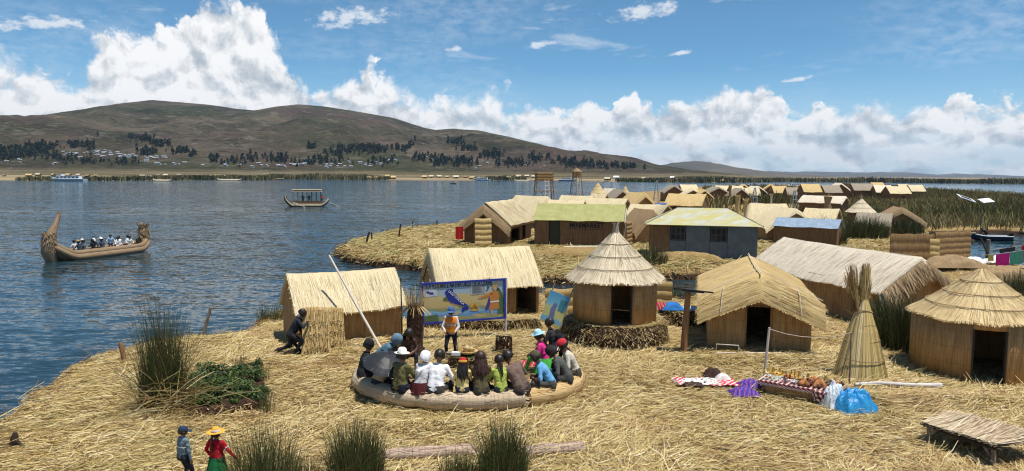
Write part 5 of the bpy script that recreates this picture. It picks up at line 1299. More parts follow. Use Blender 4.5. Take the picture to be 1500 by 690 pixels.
sitter('person in a bright white long sleeved shirt, one arm round the neighbour', 637, 1.0, top=(.80, .80, .84), legs=(.05, .048, .045), lean=17, s=1.2, fat=1.08, hands=[Vector((-.40, .12, .56)), Vector((.15, .42, .62))])
sitter('child in a pale yellow sweater and red knitted hat', 677, 1.0, top=(.72, .58, .24), legs=(.03, .035, .06), lean=8, s=.92, hat=('beanie', (.42, .03, .025), (.55, .33, .05)), hair='long', dz=.07)
sitter('person in a dark olive top with long reddish brown hair', 706, 1.0, top=(.10, .078, .042), legs=(.04, .035, .03), lean=14, s=1.16, hair='long', haircol=HAIRB)
sitter('person in a lime green top with a black ponytail', 736, .99, top=(.36, .42, .085), legs=(.03, .035, .03), lean=11, s=1.04, hair='tail')
sitter('person in a brown shirt leaning sideways at the end of the pale log', 766, 1.0, top=(.155, .105, .085), legs=(.06, .045, .04), lean=22, side=-12, s=1.2, fat=1.1, headp=15, heady=35)
sitter('person in a bright blue short sleeved shirt facing left on the golden log', 810, 1.0, turn=32, top=(.13, .34, .58), legs=(.07, .066, .06), lean=26, s=1.12, sleeves='short', hat=('beanie', (.09, .075, .05)))
sitter('person in a dark grey shirt bent forward on the golden log', 0, 1.0, ang=math.pi*1.855, turn=18, top=(.085, .088, .080), legs=(.05, .05, .045), lean=26, s=1.16, headp=20, hat=('beanie', (.03, .026, .024)))
sitter('person in a pale beige shirt and red and white cap', 0, 1.0, ang=math.pi*1.945, turn=15, top=(.52, .48, .40), legs=(.07, .06, .05), lean=22, s=1.18, hat=('cap', (.50, .035, .045), (.8, .78, .76)), headp=10)
sitter('person in black with a black hat at the right back of the ring', 0, .97, ang=math.pi*2.035, turn=10, top=(.02, .02, .022), legs=(.02, .02, .024), lean=20, s=1.15, hat=('brim', (.016, .016, .018), .17), headp=10)
q = G(812, 541); sit('person with black hair and dark top at the far right of the ring', (q.x, q.y+.4, .0), R(75), seat=.4, lean=10, top=(.03, .03, .035), legs=(.02, .02, .02), s=1.15)
q = G(799, 548); w_, iw = sit('person in a pink top, green skirt and pale blue brimmed hat', (q.x, q.y, .0), R(85), seat=.28, lean=14, top=(.68, .04, .24), legs=(.05, .30, .06), s=1.1, hat=('brim', (.40, .62, .74), .19), hair='braid', skirt=((.06, .36, .05), .46, .05, .2, .40), feet=[Vector((-.12, .55, .05)), Vector((.12, .55, .05))])
# vest wearer behind the turf block
M['vest'] = mat('orange_vest', lambda t: (lambda z: t.mix(t.mr(t.m('ABSOLUTE', t.m('SUBTRACT', z, 1.47)), .085, .075), t.mix(t.mr(t.m('ABSOLUTE', t.m('SUBTRACT', z, 1.24)), .05, .04), (.70, .20, .02), (.85, .33, .02)), t.ramp(t.noise(t.tc('Object'), 16, 1), [(.40, (.60, .50, .40)), (.55, (.40, .12, .05))])))(t.sep(t.tc('Object'))[2]), .7)
q = G(661, 527); vm, iv = person('person in an orange safety vest and blue cap facing the camera before the billboard', (q.x, q.y, 0), R(178), .98, top=(.55, .53, .50), legs=(.022, .022, .03), lean=3, hands=[Vector((-.16, .30, .98)), Vector((.16, .30, .98))], hat=('cap', (.06, .12, .26)), back=('safety_vest', M['vest']), feet=[Vector((-.13, 0, .07)), Vector((.13, .02, .07))])
def face(o, inf):
    e = MB()
    for sx_ in (-1, 1):
        c_ = inf['hc']+(inf['hr']*sx_*.036+inf['hf']*.100+inf['hu']*.018)*inf['s']; e.lathe([(0, .011), (.010, .006), (.013, 0), (.010, -.006), (0, -.011)], 8, c_)
    e.build('eyes', M['black'], o); k = MB(); c_ = inf['hc']+(inf['hf']*.098-inf['hu']*.062)*inf['s']
    k.tube([c_-inf['hr']*.028, c_+inf['hf']*.006, c_+inf['hr']*.028], .008, 6); k.build('mouth', plain('lips', (.22, .07, .06)), o)
face(vm, iv)
# children in front
q = G(271, 714); bo, ib = person('small boy in a grey blue jacket and dark blue cap seen from behind', (q.x, q.y, gz(q.x, q.y)), R(-38), .86/PS, top=(.15, .21, .255), legs=(.02, .022, .035), hands=[Vector((-.30, -.02, .80)), Vector((.29, .06, .78))], hat=('cap', (.028, .042, .075), (.03, .045, .085)), fat=1.12, vox=.010, headp=4, heady=-20)
b = MB(); P = []
for z in (1.20, 1.225): P.append([Vector((.217*math.cos(a), .158*math.sin(a), z))*.86 for a in np.linspace(0, 6.283, 33)])
b.grid([[P[0][i], P[1][i]] for i in range(33)]); b.build('jacket_stripe', M['white'], bo)
face(bo, ib)
q = G(319, 721); gi, ig = person('small girl in a red jacket, green skirt and yellow straw hat seen from behind', (q.x, q.y, gz(q.x, q.y)), R(-22), .89/PS, top=(.42, .012, .028), legs=(.02, .07, .03), hands=[Vector((-.30, .10, .92)), Vector((.42, .22, .95))], hat=('brim', (.78, .38, .05), .235, (.55, .62, .70)), hair='braid', fat=1.2, vox=.010, skirt=((.015, .13, .045), 1.0, .16, .18, .36))
face(gi, ig)
b = MB(); b.box((.265*.89+.03, .03, 1.23*.89), (.012, .10, .13), rot=Matrix.Rotation(.5, 3, 'Y')); b.build('sleeve_patch', M['white'], gi)
# kneeling figures at the left hut
q = G(432, 519); person('person in dark clothes kneeling beside the reed mats at the left hut', (q.x-.15, q.y, 0), R(-78), 1.06, ph=.66, lean=24, top=(.022, .026, .034), legs=(.028, .028, .03), hands=[Vector((-.18, .50, 1.0)), Vector((.16, .52, 1.02))], feet=[Vector((-.13, -.45, .10)), Vector((.14, .12, .06))], knee=Vector((0, 1, -.2)), headp=12)
person('person in black crouching in front of the kneeling one by the left hut', (q.x+.42, q.y+.22, 0), R(60), 1.0, ph=.50, lean=15, top=(.016, .016, .018), legs=(.016, .016, .018), hat=('cap', (.22, .22, .24)), feet=[Vector((-.15, .12, .06)), Vector((.15, .15, .06))], knee=Vector((0, 1, .8)), headp=15)
# ---------------------------------------------------------------- billboard
def flat(b, poly, y, rnd=.5):   # polygon in the board's plane (x right, z up), facing -y
    b.add([(x, y, z) for x, z in poly], [tuple(range(len(poly)))], [(x, z) for x, z in poly])
pL, pR = G(622, 503), G(739, 489); ub = (pR-pL); aB = math.atan2(ub.y, ub.x)*.55; cB = (pL+pR)/2
zt = lambda px, py, Y: H+ray(px, py).z/ray(px, py).y*Y
BWd = (739-617)/F*cB.y/math.cos(aB); zT = zt(678, 411, cB.y); zB = zt(678, 471, cB.y); BHt = zT-zB
bb = empty('billboard', (cB.x-.05, cB.y, 0), aB, 'large painted billboard with a blue border and lettering on two posts', 'billboard')
tilt = R(2.2)
def board_part(name, b, m): 
    o = b.build(name, m, bb); o.location = (0, 0, zB); o.rotation_euler = (0, -tilt*.6, 0); return o
hw = BWd/2
def paint_sky(t):
    u, v, _ = t.sep(t.tc('UV')); n = t.noise(t.mapping(t.tc('UV'), (1.3, 4.5, 1)), 1.0, 4, .6); zz = t.m('ADD', t.m('DIVIDE', v, BHt), t.m('MULTIPLY', t.m('SUBTRACT', n, .5), .35))
    c = t.ramp(zz, [(.02, (.30, .30, .10)), (.12, (.34, .33, .13)), (.16, (.10, .24, .52)), (.26, (.22, .42, .62)), (.33, (.20, .26, .13)), (.42, (.52, .40, .18)), (.62, (.55, .44, .22)), (.72, (.34, .44, .52)), (.9, (.30, .44, .60))])
    return t.mix(t.mr(t.noise(t.mapping(t.tc('UV'), (1.1, 3, 1), loc=(4, 2, 0)), 1.0, 3, .6), .56, .62, 0, .75), c, (.55, .42, .17))
b = MB(); b.box((0, .03, BHt/2), (BWd-.14, .05, BHt-.14)); board_part('panel_back', b, M['wood'])
b = MB(); flat(b, [(-hw+.06, .06), (hw-.06, .06), (hw-.06, BHt-.06), (-hw+.06, BHt-.06)], 0.0); board_part('painted_panel', b, mat('painted_board', paint_sky, .6))
b = MB()
for z in (.045, BHt-.045): b.box((0, 0, z), (BWd, .10, .09))
for x in (-hw+.045, hw-.045): b.box((x, 0, BHt/2), (.09, .097, BHt-.182))
board_part('frame', b, plain('blue_frame', (.03, .045, .28), .5))
pnt = lambda nm, c: plain(nm, c, .6, .18, 3)
W_, Hh = BWd, BHt
def P_(pts): return [(-hw+u*W_, (1-v)*Hh) for u, v in pts][::-1]
b = MB(); flat(b, P_([(.27, .25), (.30, .20), (.355, .175), (.37, .21), (.37, .27), (.405, .33), (.44, .42), (.475, .50), (.52, .575), (.545, .60), (.52, .635), (.49, .62), (.455, .60), (.40, .56), (.345, .515), (.31, .455), (.29, .37), (.285, .31)]), -.012)
flat(b, P_([(.47, .66), (.53, .625), (.565, .635), (.545, .67), (.555, .695), (.50, .73), (.475, .775), (.465, .72)]), -.012)
flat(b, P_([(.05, .21), (.075, .20), (.10, .235), (.135, .235), (.145, .29), (.11, .285), (.075, .255)]), -.012); mp = board_part('lake_map', b, pnt('map_blue', (.022, .035, .25)))
b = MB(); flat(b, P_([(.255, .40), (.275, .36), (.29, .41), (.31, .47), (.27, .46), (.25, .45)]), -.010); flat(b, P_([(.02, .80), (.18, .78), (.20, .93), (.02, .95)]), -.008); board_part('green_land', b, pnt('green_paint', (.10, .15, .06)))
b = MB(); flat(b, P_([(.58, .11), (.76, .09), (.76, .335), (.58, .355)]), -.010); board_part('notice_frame', b, pnt('pale_paint', (.50, .55, .60)))
b = MB(); flat(b, P_([(.02, .12), (.18, .105), (.18, .33), (.02, .345)]), -.006); board_part('inset_map_frame', b, pnt('pale_paint', (.50, .55, .60)))
b = MB(); flat(b, P_([(.59, .125), (.75, .105), (.75, .32), (.59, .34)]), -.013); board_part('notice_panel', b, pnt('grey_paint', (.28, .31, .34)))
b = MB(); fl = []
for k in range(9): flat(b, P_([(.60, .145+k*.021), (.60+.13*random.uniform(.7, 1), .143+k*.021), (.60+.13*.7, .152+k*.021), (.60, .155+k*.021)]), -.015)
board_part('notice_writing', b, pnt('dark_ink', (.09, .10, .12)))
b = MB(); sun_ = [(.62+.045*math.cos(a), .655-.085*math.sin(a)) for a in np.linspace(0, math.pi, 12)]; flat(b, P_(sun_[::-1]+[(.56, .74), (.675, .76)]), -.012); board_part('painted_sun', b, pnt('sun_paint', (.68, .36, .06)))
# robed figure, arm stretched out
b = MB(); flat(b, P_([(.88, .22), (.93, .25), (.965, .40), (.985, .60), (.985, .86), (.90, .86), (.90, .5)]), -.010); board_part('green_cape', b, pnt('cape_green', (.07, .14, .07)))
b = MB(); flat(b, P_([(.80, .42), (.83, .40), (.80, .70), (.77, .76), (.745, .74), (.77, .60)]), -.011); board_part('purple_cape', b, pnt('cape_purple', (.06, .05, .22)))
b = MB(); flat(b, P_([(.83, .32), (.87, .29), (.91, .31), (.925, .42), (.91, .56), (.925, .74), (.79, .74), (.82, .56), (.80, .42)]), -.014); flat(b, P_([(.69, .42), (.75, .385), (.83, .325), (.85, .37), (.77, .44), (.70, .455)]), -.014); board_part('orange_robe', b, pnt('robe_orange', (.50, .20, .05)))
b = MB(); flat(b, P_([(.845, .19), (.87, .165), (.895, .19), (.90, .25), (.875, .30), (.85, .25)]), -.017); flat(b, P_([(.67, .415), (.70, .41), (.705, .45), (.67, .45)]), -.016); flat(b, P_([(.815, .745), (.845, .745), (.84, .88), (.82, .88)]), -.012); board_part('figure_skin', b, pnt('skin_paint', (.55, .33, .17)))
b = MB(); flat(b, P_([(.81, .545), (.92, .535), (.92, .57), (.81, .58)]), -.019); board_part('white_sash', b, pnt('sash', (.70, .68, .62)))
b = MB(); flat(b, P_([(.835, .18), (.85, .12), (.87, .15), (.89, .10), (.905, .17), (.90, .20), (.87, .17), (.84, .22)]), -.020); board_part('headdress', b, pnt('headdress', (.45, .33, .12)))
b = MB(); flat(b, P_([(.895, .205), (.925, .25), (.90, .27)]), -.021); board_part('dark_hair', b, pnt('hair_black', (.03, .025, .025)))
b = MB(); flat(b, P_([(.775, .22), (.79, .16), (.80, .21), (.785, .26)]), -.014); board_part('painted_bird', b, pnt('bird_black', (.04, .04, .05)))
b = MB(); flat(b, P_([(.755, .28), (.77, .25), (.775, .30)]), -.014); board_part('painted_bird', b, pnt('bird_black', (.04, .04, .05)))
tx = text_mesh('lettering', 'ISLA FLOTANTE NATIVA UROS TATA QUEÑE', .36, plain('black_paint', (.012, .012, .02), .7), bb, (0, 0, 0), (R(90), 0, 0), .003, W_*.80)
tx.parent = bb; tx.location = (-W_*.085+.05, -.012, zB+Hh*.905); tx.rotation_euler = (R(90), -tilt*.6, 0)
t2 = text_mesh('map_lettering', 'LAGO TITICACA', .15, M['white'], mp, (0, 0, 0), (R(90), 0, 0), .003, Hh*.50); t2.location = (-hw+.405*W_, -.018, Hh*.60); t2.rotation_euler = (R(90), R(44), 0)
for x, z1 in ((-hw+.05, zT-.05), (hw+.03, zT+.05)):
    b = MB(); b.tube([(x, .13, -.3), (x+.02, .13, z1)], .05, 8); b.build('post', plain('grey_post', (.55, .55, .55), .6), bb)
# small second board leaning on the turf
s0 = G(806, 500); sb = empty('painting_board', (s0.x-.05, s0.y+.15, .0), R(-38), 'small tilted blue and yellow painting board beside the round hut platform', 'sign')
yaw = Matrix.Rotation(R(14), 4, 'Y') @ Matrix.Rotation(R(-14), 4, 'X')
def sbp(name, b, m): o = b.build(name, m, sb); o.matrix_local = Matrix.Translation((0, 0, .72)) @ yaw; return o
b = MB(); b.box((0, .025, .75), (1.12, .04, 1.5)); sbp('board', b, M['white'])
b = MB(); flat(b, [(-.56, 0), (.56, 0), (.56, 1.5), (-.56, 1.5)], -.003); sbp('painting', b, mat('small_painting', lambda t: (lambda u, v, n: t.ramp(t.m('ADD', t.m('DIVIDE', v, 1.5), t.m('MULTIPLY', t.m('SUBTRACT', n, .5), .25)), [(.05, (.45, .36, .12)), (.12, (.13, .36, .50)), (.22, (.16, .38, .52)), (.27, (.48, .46, .16)), (.5, (.50, .47, .2)), (.62, (.15, .42, .55)), (.95, (.10, .30, .45))]))(*t.sep(t.tc('UV'))[:2], t.noise(t.tc('UV'), 2.2, 4)), .5))
b = MB(); flat(b, [(-.16, .30), (.12, .24), (.05, .72), (.06, .98), (-.04, 1.05), (-.14, .98), (-.22, .7)], -.008); sbp('painted_figure', b, pnt('blue_grey_figure', (.14, .17, .30)))
b = MB(); flat(b, [(.14, .74), (.50, .74), (.50, 1.28), (.14, 1.28)], -.008); sbp('painted_panel', b, pnt('teal_panel', (.06, .20, .24)))
b = MB()
for x in (-.5, .5): b.tube([(x, .06, .2), (x-.1, .22, 1.9)], .03, 6)
sbp('leg', b, M['wood'])
# turf pillar with a sheaf on top
q = G(608, 520); pl = empty('turf_pillar', (q.x, q.y, 0), .1, 'dark turf pillar with a sheaf of dry reeds on top left of the billboard', 'pillar')
b = MB(); b.lathe([(0, -.1), (.42, -.1), (.42, .28), (.33, .32), (.31, .9), (.34, 1.4), (.29, 1.85), (.30, 2.12), (0, 2.14)], 22, jit=.14); b.build('turf_core', M['root'], pl)
b = MB()
for _ in range(170):
    a = random.random()*6.28; p = Vector((.24*math.cos(a), .24*math.sin(a), 1.75)); dr = Vector((math.cos(a)*.16+random.gauss(0, .12)+.05, math.sin(a)*.16+random.gauss(0, .12), 1)).normalized(); l = random.uniform(.7, 1.45); s_ = dr.orthogonal().normalized()*random.uniform(.008, .018)
    if random.random() < .35: dr = (Vector((math.cos(a), math.sin(a), -.9))).normalized(); l *= .55; p.z += .35
    l *= .8
    b.add([p-s_, p+s_, p+dr*l+s_*.5, p+dr*l-s_*.5], [(0, 1, 2, 3)], None, False, random.random())
b.build('reed_sheaf', M['straw'], pl)
q = G(738, 516); turf('turf_block', 'square block of dark root turf standing alone right of the vested person', (q.x, q.y, 0), .34, .30, .80, -.05, 12, 48, .05, 160, 'turf block', square=True, rz=.05, L=.16)
q = G(684, 541); qa = turf('turf_block', 'long low turf block with green reeds laid on top in the middle of the ring', (q.x+.02, q.y+.25, 0), .74, .36, .50, -.05, 14, 48, .06, 320, 'turf block', square=True, rz=.02, L=.2)
b = MB()
for k in range(260):
    x, y = random.uniform(-.8, .8), random.uniform(-.34, .34); a = random.gauss(0, .25); l = random.uniform(.3, .7); z = .475+random.random()*.06; s_ = Vector((-math.sin(a), math.cos(a), 0))*.011; d_ = Vector((math.cos(a), math.sin(a), random.gauss(0, .05)))*l*.5; p = Vector((x*.7, y, z))
    b.add([p-d_-s_, p-d_+s_, p+d_+s_, p+d_-s_], [(0, 1, 2, 3)], None, False, random.uniform(.4, 1))
gr_ = b.build('green_reeds', M['reed'], qa); gr_['kind'] = 'stuff'
zt0 = .54
b = MB(); b.lathe([(0, 0), (.26, 0), (.37, .06), (.40, .12), (.37, .13), (.25, .05), (0, .04)], 28, jit=.03); tag(b.build('straw_tray', M['matgold'], None, (q.x-.0+.02, q.y+.28, zt0+.02)), 'round straw tray on the turf block holding tiny model huts', 'tray')
for dx, dy, r_, h_, lab in ((-.05, .06, .16, .30, 'little straw model hut with a pointed top in the tray, left'), (.13, .05, .13, .24, 'little straw model hut in the tray, right')):
    b = MB(); b.lathe([(r_*.7, 0), (r_*.72, h_*.35), (r_*1.1, h_*.36), (r_*.5, h_*.7), (.015, h_)], 16, jit=.08); tag(b.build('model_hut', M['conegold'], None, (q.x+.02+dx, q.y+.28+dy, zt0+.065)), lab, 'model')
b = MB(); b.lathe([(.10, 0), (.11, .12), (.12, .28), (.07, .36), (.02, .48)], 14, jit=.08); tag(b.build('model_hut', M['matgold'], None, (q.x-.33, q.y+.32, zt0)), 'upright golden straw model beside the tray, nearest the vested person', 'model')
b = MB(); b.box((0, 0, .06), (.34, .20, .12)); b.box((0, 0, .125), (.28, .14, .008)); tag(b.build('small_box', M['white'], None, (q.x-.42, q.y+.06, zt0)), 'small pale box on the left end of the turf block', 'box')
b = MB(); b.lathe([(0, 0), (.12, 0), (.17, .06), (.16, .065), (.11, .02), (0, .015)], 18); tag(b.build('bowl', M['wood'], None, (q.x-.66, q.y+.34, zt0-.02)), 'shallow bowl of dark bits on the far left end of the turf block', 'bowl')
# umbrella held over the left end of the ring
uc = PY(562, 520, 23.35); umx = empty('umbrella', (uc.x, uc.y, uc.z-.68), 0, 'open dark grey umbrella tilted over people at the left of the ring', 'umbrella'); umx.rotation_euler = (R(15), R(12), .3); umx.scale = (.92, .92, .9)
b = MB(); P = []
for i in range(33):
    a = 2*math.pi*i/32; k = abs(math.sin(4*a)); P.append([Vector((r_*math.cos(a)*(1-.06*(1-k)*(r_/.85)), r_*math.sin(a)*(1-.06*(1-k)*(r_/.85)), .42*(1-(r_/.85)**1.9)+.45-.03*k*(r_/.85))) for r_ in (.02, .25, .45, .65, .8, .88)])
b.sheet(P, .008, smooth=False); b.build('canopy', plain('black_umbrella_cloth', (.026, .028, .032), .45, .3, 3), umx)
b = MB(); b.tube([(0, 0, -.25), (0, 0, .95)], .014, 6); b.build('shaft', M['darkwood'], umx)
for k in range(8):
    a = 2*math.pi*k/8; b = MB(); b.tube([(r_*math.cos(a), r_*math.sin(a), .42*(1-(r_/.85)**1.9)+.435) for r_ in (.03, .4, .84)], .008, 5); b.build('rib', M['wood'], umx)
# red and green textiles before the right-hand people
def heap(name, label, px, py, rx, ry, h, m, seed=1, cat='cloth', z=0.0, rz=0.0, n=30, ruf=.5, loc=None):
    q = loc or P0(px, py); b = MB(); P = []
    for i in range(n+1):
        row = []
        for j in range(n+1):
            u, v = i/n*2-1, j/n*2-1; r_ = max(abs(u), abs(v))**2.2*.5+min(1, math.hypot(u, v))*.5
            e = 1+.22*fbm(u*1.5+seed, v*1.5, 1, 3, seed); z_ = h*max(0, 1-r_**2)*(.55+ruf*fbm(u*2.2, v*2.2, 1, 4, seed+3)+.35)+.02*abs(fbm(u*6, v*6, 1, 3, seed+5))
            row.append(Vector((u*rx*e, v*ry*e, max(0.012, z_))))
        P.append(row)
    b.sheet(P, .012); o = b.build(name, m); o.location = (q.x, q.y, q.z+z); o.rotation_euler = (0, 0, rz); return tag(o, label, cat)
def striped(name, cols, sc=5.0, ang=0.0, noise_=0.0):
    def fn(t):
        p = t.mapping(t.tc('UV'), (sc, sc, 1), rot=(0, 0, ang)); u, v, _ = t.sep(p)
        f = t.m('FRACT', t.m('ADD', u, t.m('MULTIPLY', t.noise(t.tc('UV'), 3, 3), noise_)))
        n = len(cols); return t.ramp(f, [(i/n, c) for i, c in enumerate(cols)], 'CONSTANT')
    return mat(name, fn, .9, .1)
M['stripes'] = striped('red_white_stripes', [(.55, .03, .06), (.70, .66, .62), (.55, .03, .06), (.60, .05, .09), (.72, .70, .66), (.5, .02, .05)], 2.4)
M['aguayo'] = striped('woven_blue_purple', [(.05, .035, .26), (.12, .05, .34), (.03, .04, .30), (.40, .12, .10), (.06, .04, .30), (.20, .09, .38), (.04, .03, .22)], 7, .5, .6)
M['redweave'] = striped('woven_red_green', [(.55, .02, .04), (.45, .02, .03), (.03, .10, .06), (.6, .04, .08), (.5, .45, .4), (.03, .03, .04), (.5, .02, .04)], 6, .3, .5)
heap('woven_cloth', 'crumpled red and dark green woven textile on the straw inside the ring', 778, 538, .55, .38, .16, M['redweave'], 3, z=.08)
heap('woven_cloth', 'small bright red cloth on the straw behind the lime green top', 752, 541, .26, .2, .12, plain('red_cloth', (.55, .02, .03)), 5, z=.08)
# leaning poles
q1 = PY(482, 374, 31.3); q0 = G(560, 514); b = MB(); b.tube([q0, q0.lerp(q1, .5)+Vector((0, 0, -.03)), q1], [.06, .055, .042], 9)
tag(b.build('long_pole', M['palewood']), 'long bleached pole leaning against the roof of the left hut', 'pole')
def post(name, label, px0, py0, px1, py1, r, m='wood', cat='post', n=7, z0=-.2, dy=0.0):
    a = G(px0, py0); t_ = PY(px1, py1, a.y+dy); b = MB(); b.tube([Vector((0, 0, z0)), (t_-a)*.5+Vector((.01, 0, 0)), t_-a], [r, r*.95, r*.85], n); o = b.build(name, M[m]); o.location = a; return tag(o, label, cat)
post('thin_pole', 'thin dark upright pole at the right corner of the left hut', 589, 517, 587, 407, .03, 'darkwood', 'pole')
post('mooring_post', 'tall weathered grey post at the water edge by the garden bed', 297, 491, 309, 450, .075, 'wood')
post('mooring_post', 'short flat brown stake at the left shore', 183, 530, 176, 502, .10, 'redwood')
post('mooring_post', 'thin mooring post standing in the water right of the left hut', 599, 466, 598, 440, .04, 'darkwood', z0=-1.0)
for a in (((536, 356, 541, 340, .12), 'thick leaning dark post on the tip of the middle island'), ((545, 352, 544, 340, .09), 'short dark post beside the thick leaning one on the island tip'), ((584, 347, 587, 328, .10), 'dark leaning post farther along the middle island shore'), ((603, 334, 605, 324, .08), 'small post near the shore left of the brown thatched hut'), ((640, 330, 640, 322, .09), 'stub post on the far shore just left of the brown thatched hut')):
    post('mooring_post', a[1], *a[0][:4], a[0][4], 'darkwood')
# driftwood stump at the bottom left
q = P0(20, 655); b = MB(); b.tube([(0, 0, -.05), (.02, .02, .25), (.06, .0, .42)], [.13, .10, .05], 8); b.tube([(0, 0, .1), (-.35, -.05, .06), (-.5, -.1, .02)], [.06, .04, .02], 6); b.tube([(0.03, 0, .2), (.3, -.1, .12), (.5, -.15, .0)], [.05, .035, .015], 6)
tag(b.build('driftwood', M['darkwood'], None, q), 'dark broken stump on the straw at the lower left', 'stump')
# solar panel on its post
sp = G(1001, 517); t_ = PY(1008, 428, sp.y); so_ = empty('solar_panel_post', sp, .0, 'brown wooden post carrying a black solar panel seen edge on', 'solar panel')
b = MB(); b.tube([(0, 0, -.2), ((t_-sp).x*.5, 0, (t_.z)*.5), ((t_-sp).x, 0, t_.z-.02)], [.16, .14, .12], 8); b.build('post', M['redwood'], so_)
b = MB(); b.box((0, 0, 0), (1.55, .62, .06)); o = b.build('panel', M['black'], so_); o.location = ((t_-sp).x+.22, 0, t_.z+.07); o.rotation_euler = (R(-7.5), R(5), R(-5))
b = MB(); b.box((0, 0, -.05), (.9, .08, .05)); b.box((0, 0, -.05-.001), (.08, .6, .045)); o2 = b.build('bracket', M['darkwood'], so_); o2.location = o.location; o2.rotation_euler = o.rotation_euler
# poles and wire before the golden hut
pw = G(1118, 557); tw = PY(1127, 480, pw.y); post('pale_pole', 'pale pole with a wire standing before the golden roofed hut', 1118, 557, 1127, 480, .05, 'palewood', 'pole')
pv = G(1244, 563); tv = PY(1247, 487, pv.y); post('thin_pole', 'thin grey pole just before the leaning reed bundle', 1244, 563, 1247, 487, .035, 'wood', 'pole')
b = MB(); b.tube([tw+Vector((0, 0, -.05))]+[tw.lerp(tv, u)+Vector((0, 0, -.05-.22*4*u*(1-u))) for u in (.2, .4, .6, .8)]+[tv], .010, 5); tag(b.build('wire', M['palewood']), 'pale wire strung between the two thin poles before the huts', 'wire')
# small railing and pots before hut D
q = G(1048, 517); b = MB(); b.tube([(0, -.02, 0), (0, 0, .42), (.95, .02, .36), (.95, 0, 0)], .022, 6); tag(b.build('low_rail', M['palewood'], None, (q.x, q.y-.1, gz(q.x, q.y))), 'low bent pale rail on the ground before the golden hut', 'rail')
b = MB(); b.tube([(0, 0, .04), (2.2, -.05, .06), (4.2, .05, .05)], .035, 7); q = G(1048, 519); tag(b.build('ground_pole', M['palewood'], None, (q.x, q.y-.1, gz(q.x, q.y)+.05)), 'thin pale pole lying along the foot of the golden hut', 'pole')
for px, lab in ((1144, 'small dark wreath ornament hung on the golden hut, left'), (1166, 'small dark wreath ornament hung on the golden hut, right')):
    q = PY(px, 499, gcen.y-.15); b = MB(); b.tube([(.16*math.cos(a), 0, .16*math.sin(a)) for a in np.linspace(0, 6.283, 15)], .055, 6)
    for _ in range(40):
        a = random.random()*6.28; p = Vector((.16*math.cos(a), 0, .16*math.sin(a))); d_ = Vector((math.cos(a)+random.gauss(0, .4), -.3, math.sin(a)+random.gauss(0, .4))).normalized()*.13; s_ = d_.orthogonal().normalized()*.01; b.add([p-s_, p+s_, p+d_+s_, p+d_-s_], [(0, 1, 2, 3)])
    tag(b.build('wreath', plain('dark_purple_straw', (.10, .045, .05)), None, q), lab, 'ornament')
# cloths hung near the round hut
q = PY(970, 410, 33.0); b = MB(); P = [[Vector((-.42+.84*i/8-.02*j, -.05-.03*math.sin(i*1.3+j*.5), -.85*j/8-.12*(1-i/8))) for j in range(9)][::-1] for i in range(9)]; b.sheet(P, .012); tag(b.build('purple_cloth', plain('purple_cloth', (.27, .14, .36)), None, (q.x, G(968, 462).y-.12, q.z+.2)), 'purple cloth hung on the mat at the right of the round hut', 'cloth')
zc = .80
def clothpile(label, px, py, rx, ry, h, m, seed, dz=0.0, rz=0.0): 
    a = PY(px, py, G(1000, 480).y+.55); return heap('clothes', label, 0, 0, rx, ry, h, m, seed, 'clothes', 0, rz, 20, .7, Vector((a.x, a.y, .82+dz)))
clothpile('crumpled bright blue clothes on the turf bank beside the round hut', 984, 457, .62, .42, .34, plain('blue_clothes', (.02, .14, .42)), 4)
clothpile('dark clothes with a red piece lying left on the turf bank', 966, 450, .42, .3, .36, M['redweave'], 9, .02)
clothpile('pale blue and white cloth on the turf bank beside the golden hut', 1014, 452, .55, .4, .14, plain('pale_blue_cloth', (.42, .60, .68)), 7)
# ---------------------------------------------------------------- leaning reed bundle (sheaf)
q = G(1260, 552); top = PY(1268, 392, q.y+.4); b = MB(); hS = top.z; ax = Vector((top.x-q.x, .4, hS))
for _ in range(3600):
    a = random.random()*6.28; r0 = 1.0*math.sqrt(random.uniform(.45, 1)); p = Vector((r0*math.cos(a)*1.0, r0*math.sin(a)*.75, random.uniform(0, .05)))
    l = random.uniform(.5, .86)
    if random.random() < .10: l = random.uniform(.84, 1.04)
    neck = ax*.70+Vector((.15*math.cos(a)*r0, .15*math.sin(a)*r0, 0)); e = ax*l+Vector((.17*math.cos(a)*r0+random.gauss(0, .05), .10*math.sin(a)*r0+random.gauss(0, .05), 0)) if l > .72 else neck*(l/.70)+p*(1-l/.70)
    mid = p*.40+neck*.60+Vector((.05*math.cos(a), .05*math.sin(a), 0)); w_ = random.uniform(.010, .022); t_ = Vector((-math.sin(a), math.cos(a), 0))*w_
    pts = [p, mid, neck, e] if l > .72 else [p, mid, e]
    vs = []
    for i, pt in enumerate(pts): ww = t_*(1.0 if i < len(pts)-1 else .5); vs += [pt-ww, pt+ww]
    b.add(vs, [(2*i, 2*i+1, 2*i+3, 2*i+2) for i in range(len(pts)-1)], None, False, random.betavariate(2.2, 2))
sf = b.build('reed_sheaf', M['straw'], None, (q.x, q.y, gz(q.x, q.y))); tag(sf, 'tall cone shaped sheaf of dry reeds tied with rope', 'reed bundle')
b = MB(); core = [(1.0, 0), (.72, .25), (.47, .42), (.26, .58), (.12, .70), (.05, .84)]
P = [[ax*z_+Vector((r_*.80*math.cos(a), r_*.60*math.sin(a), 0)) for r_, z_ in core] for a in np.linspace(0, 6.283, 25)]; b.grid(P, None, True); b.build('core', M['brownthatch'], sf)
b = MB()
for z_, r_ in ((.18, .86), (.33, .62), (.47, .46), (.60, .32), (.71, .165)):
    b.tube([ax*z_+Vector((r_*1.03*math.cos(a), r_*.80*math.sin(a), .05*math.sin(a*2+z_*9))) for a in np.linspace(0, 6.283, 25)], .016, 5, False)
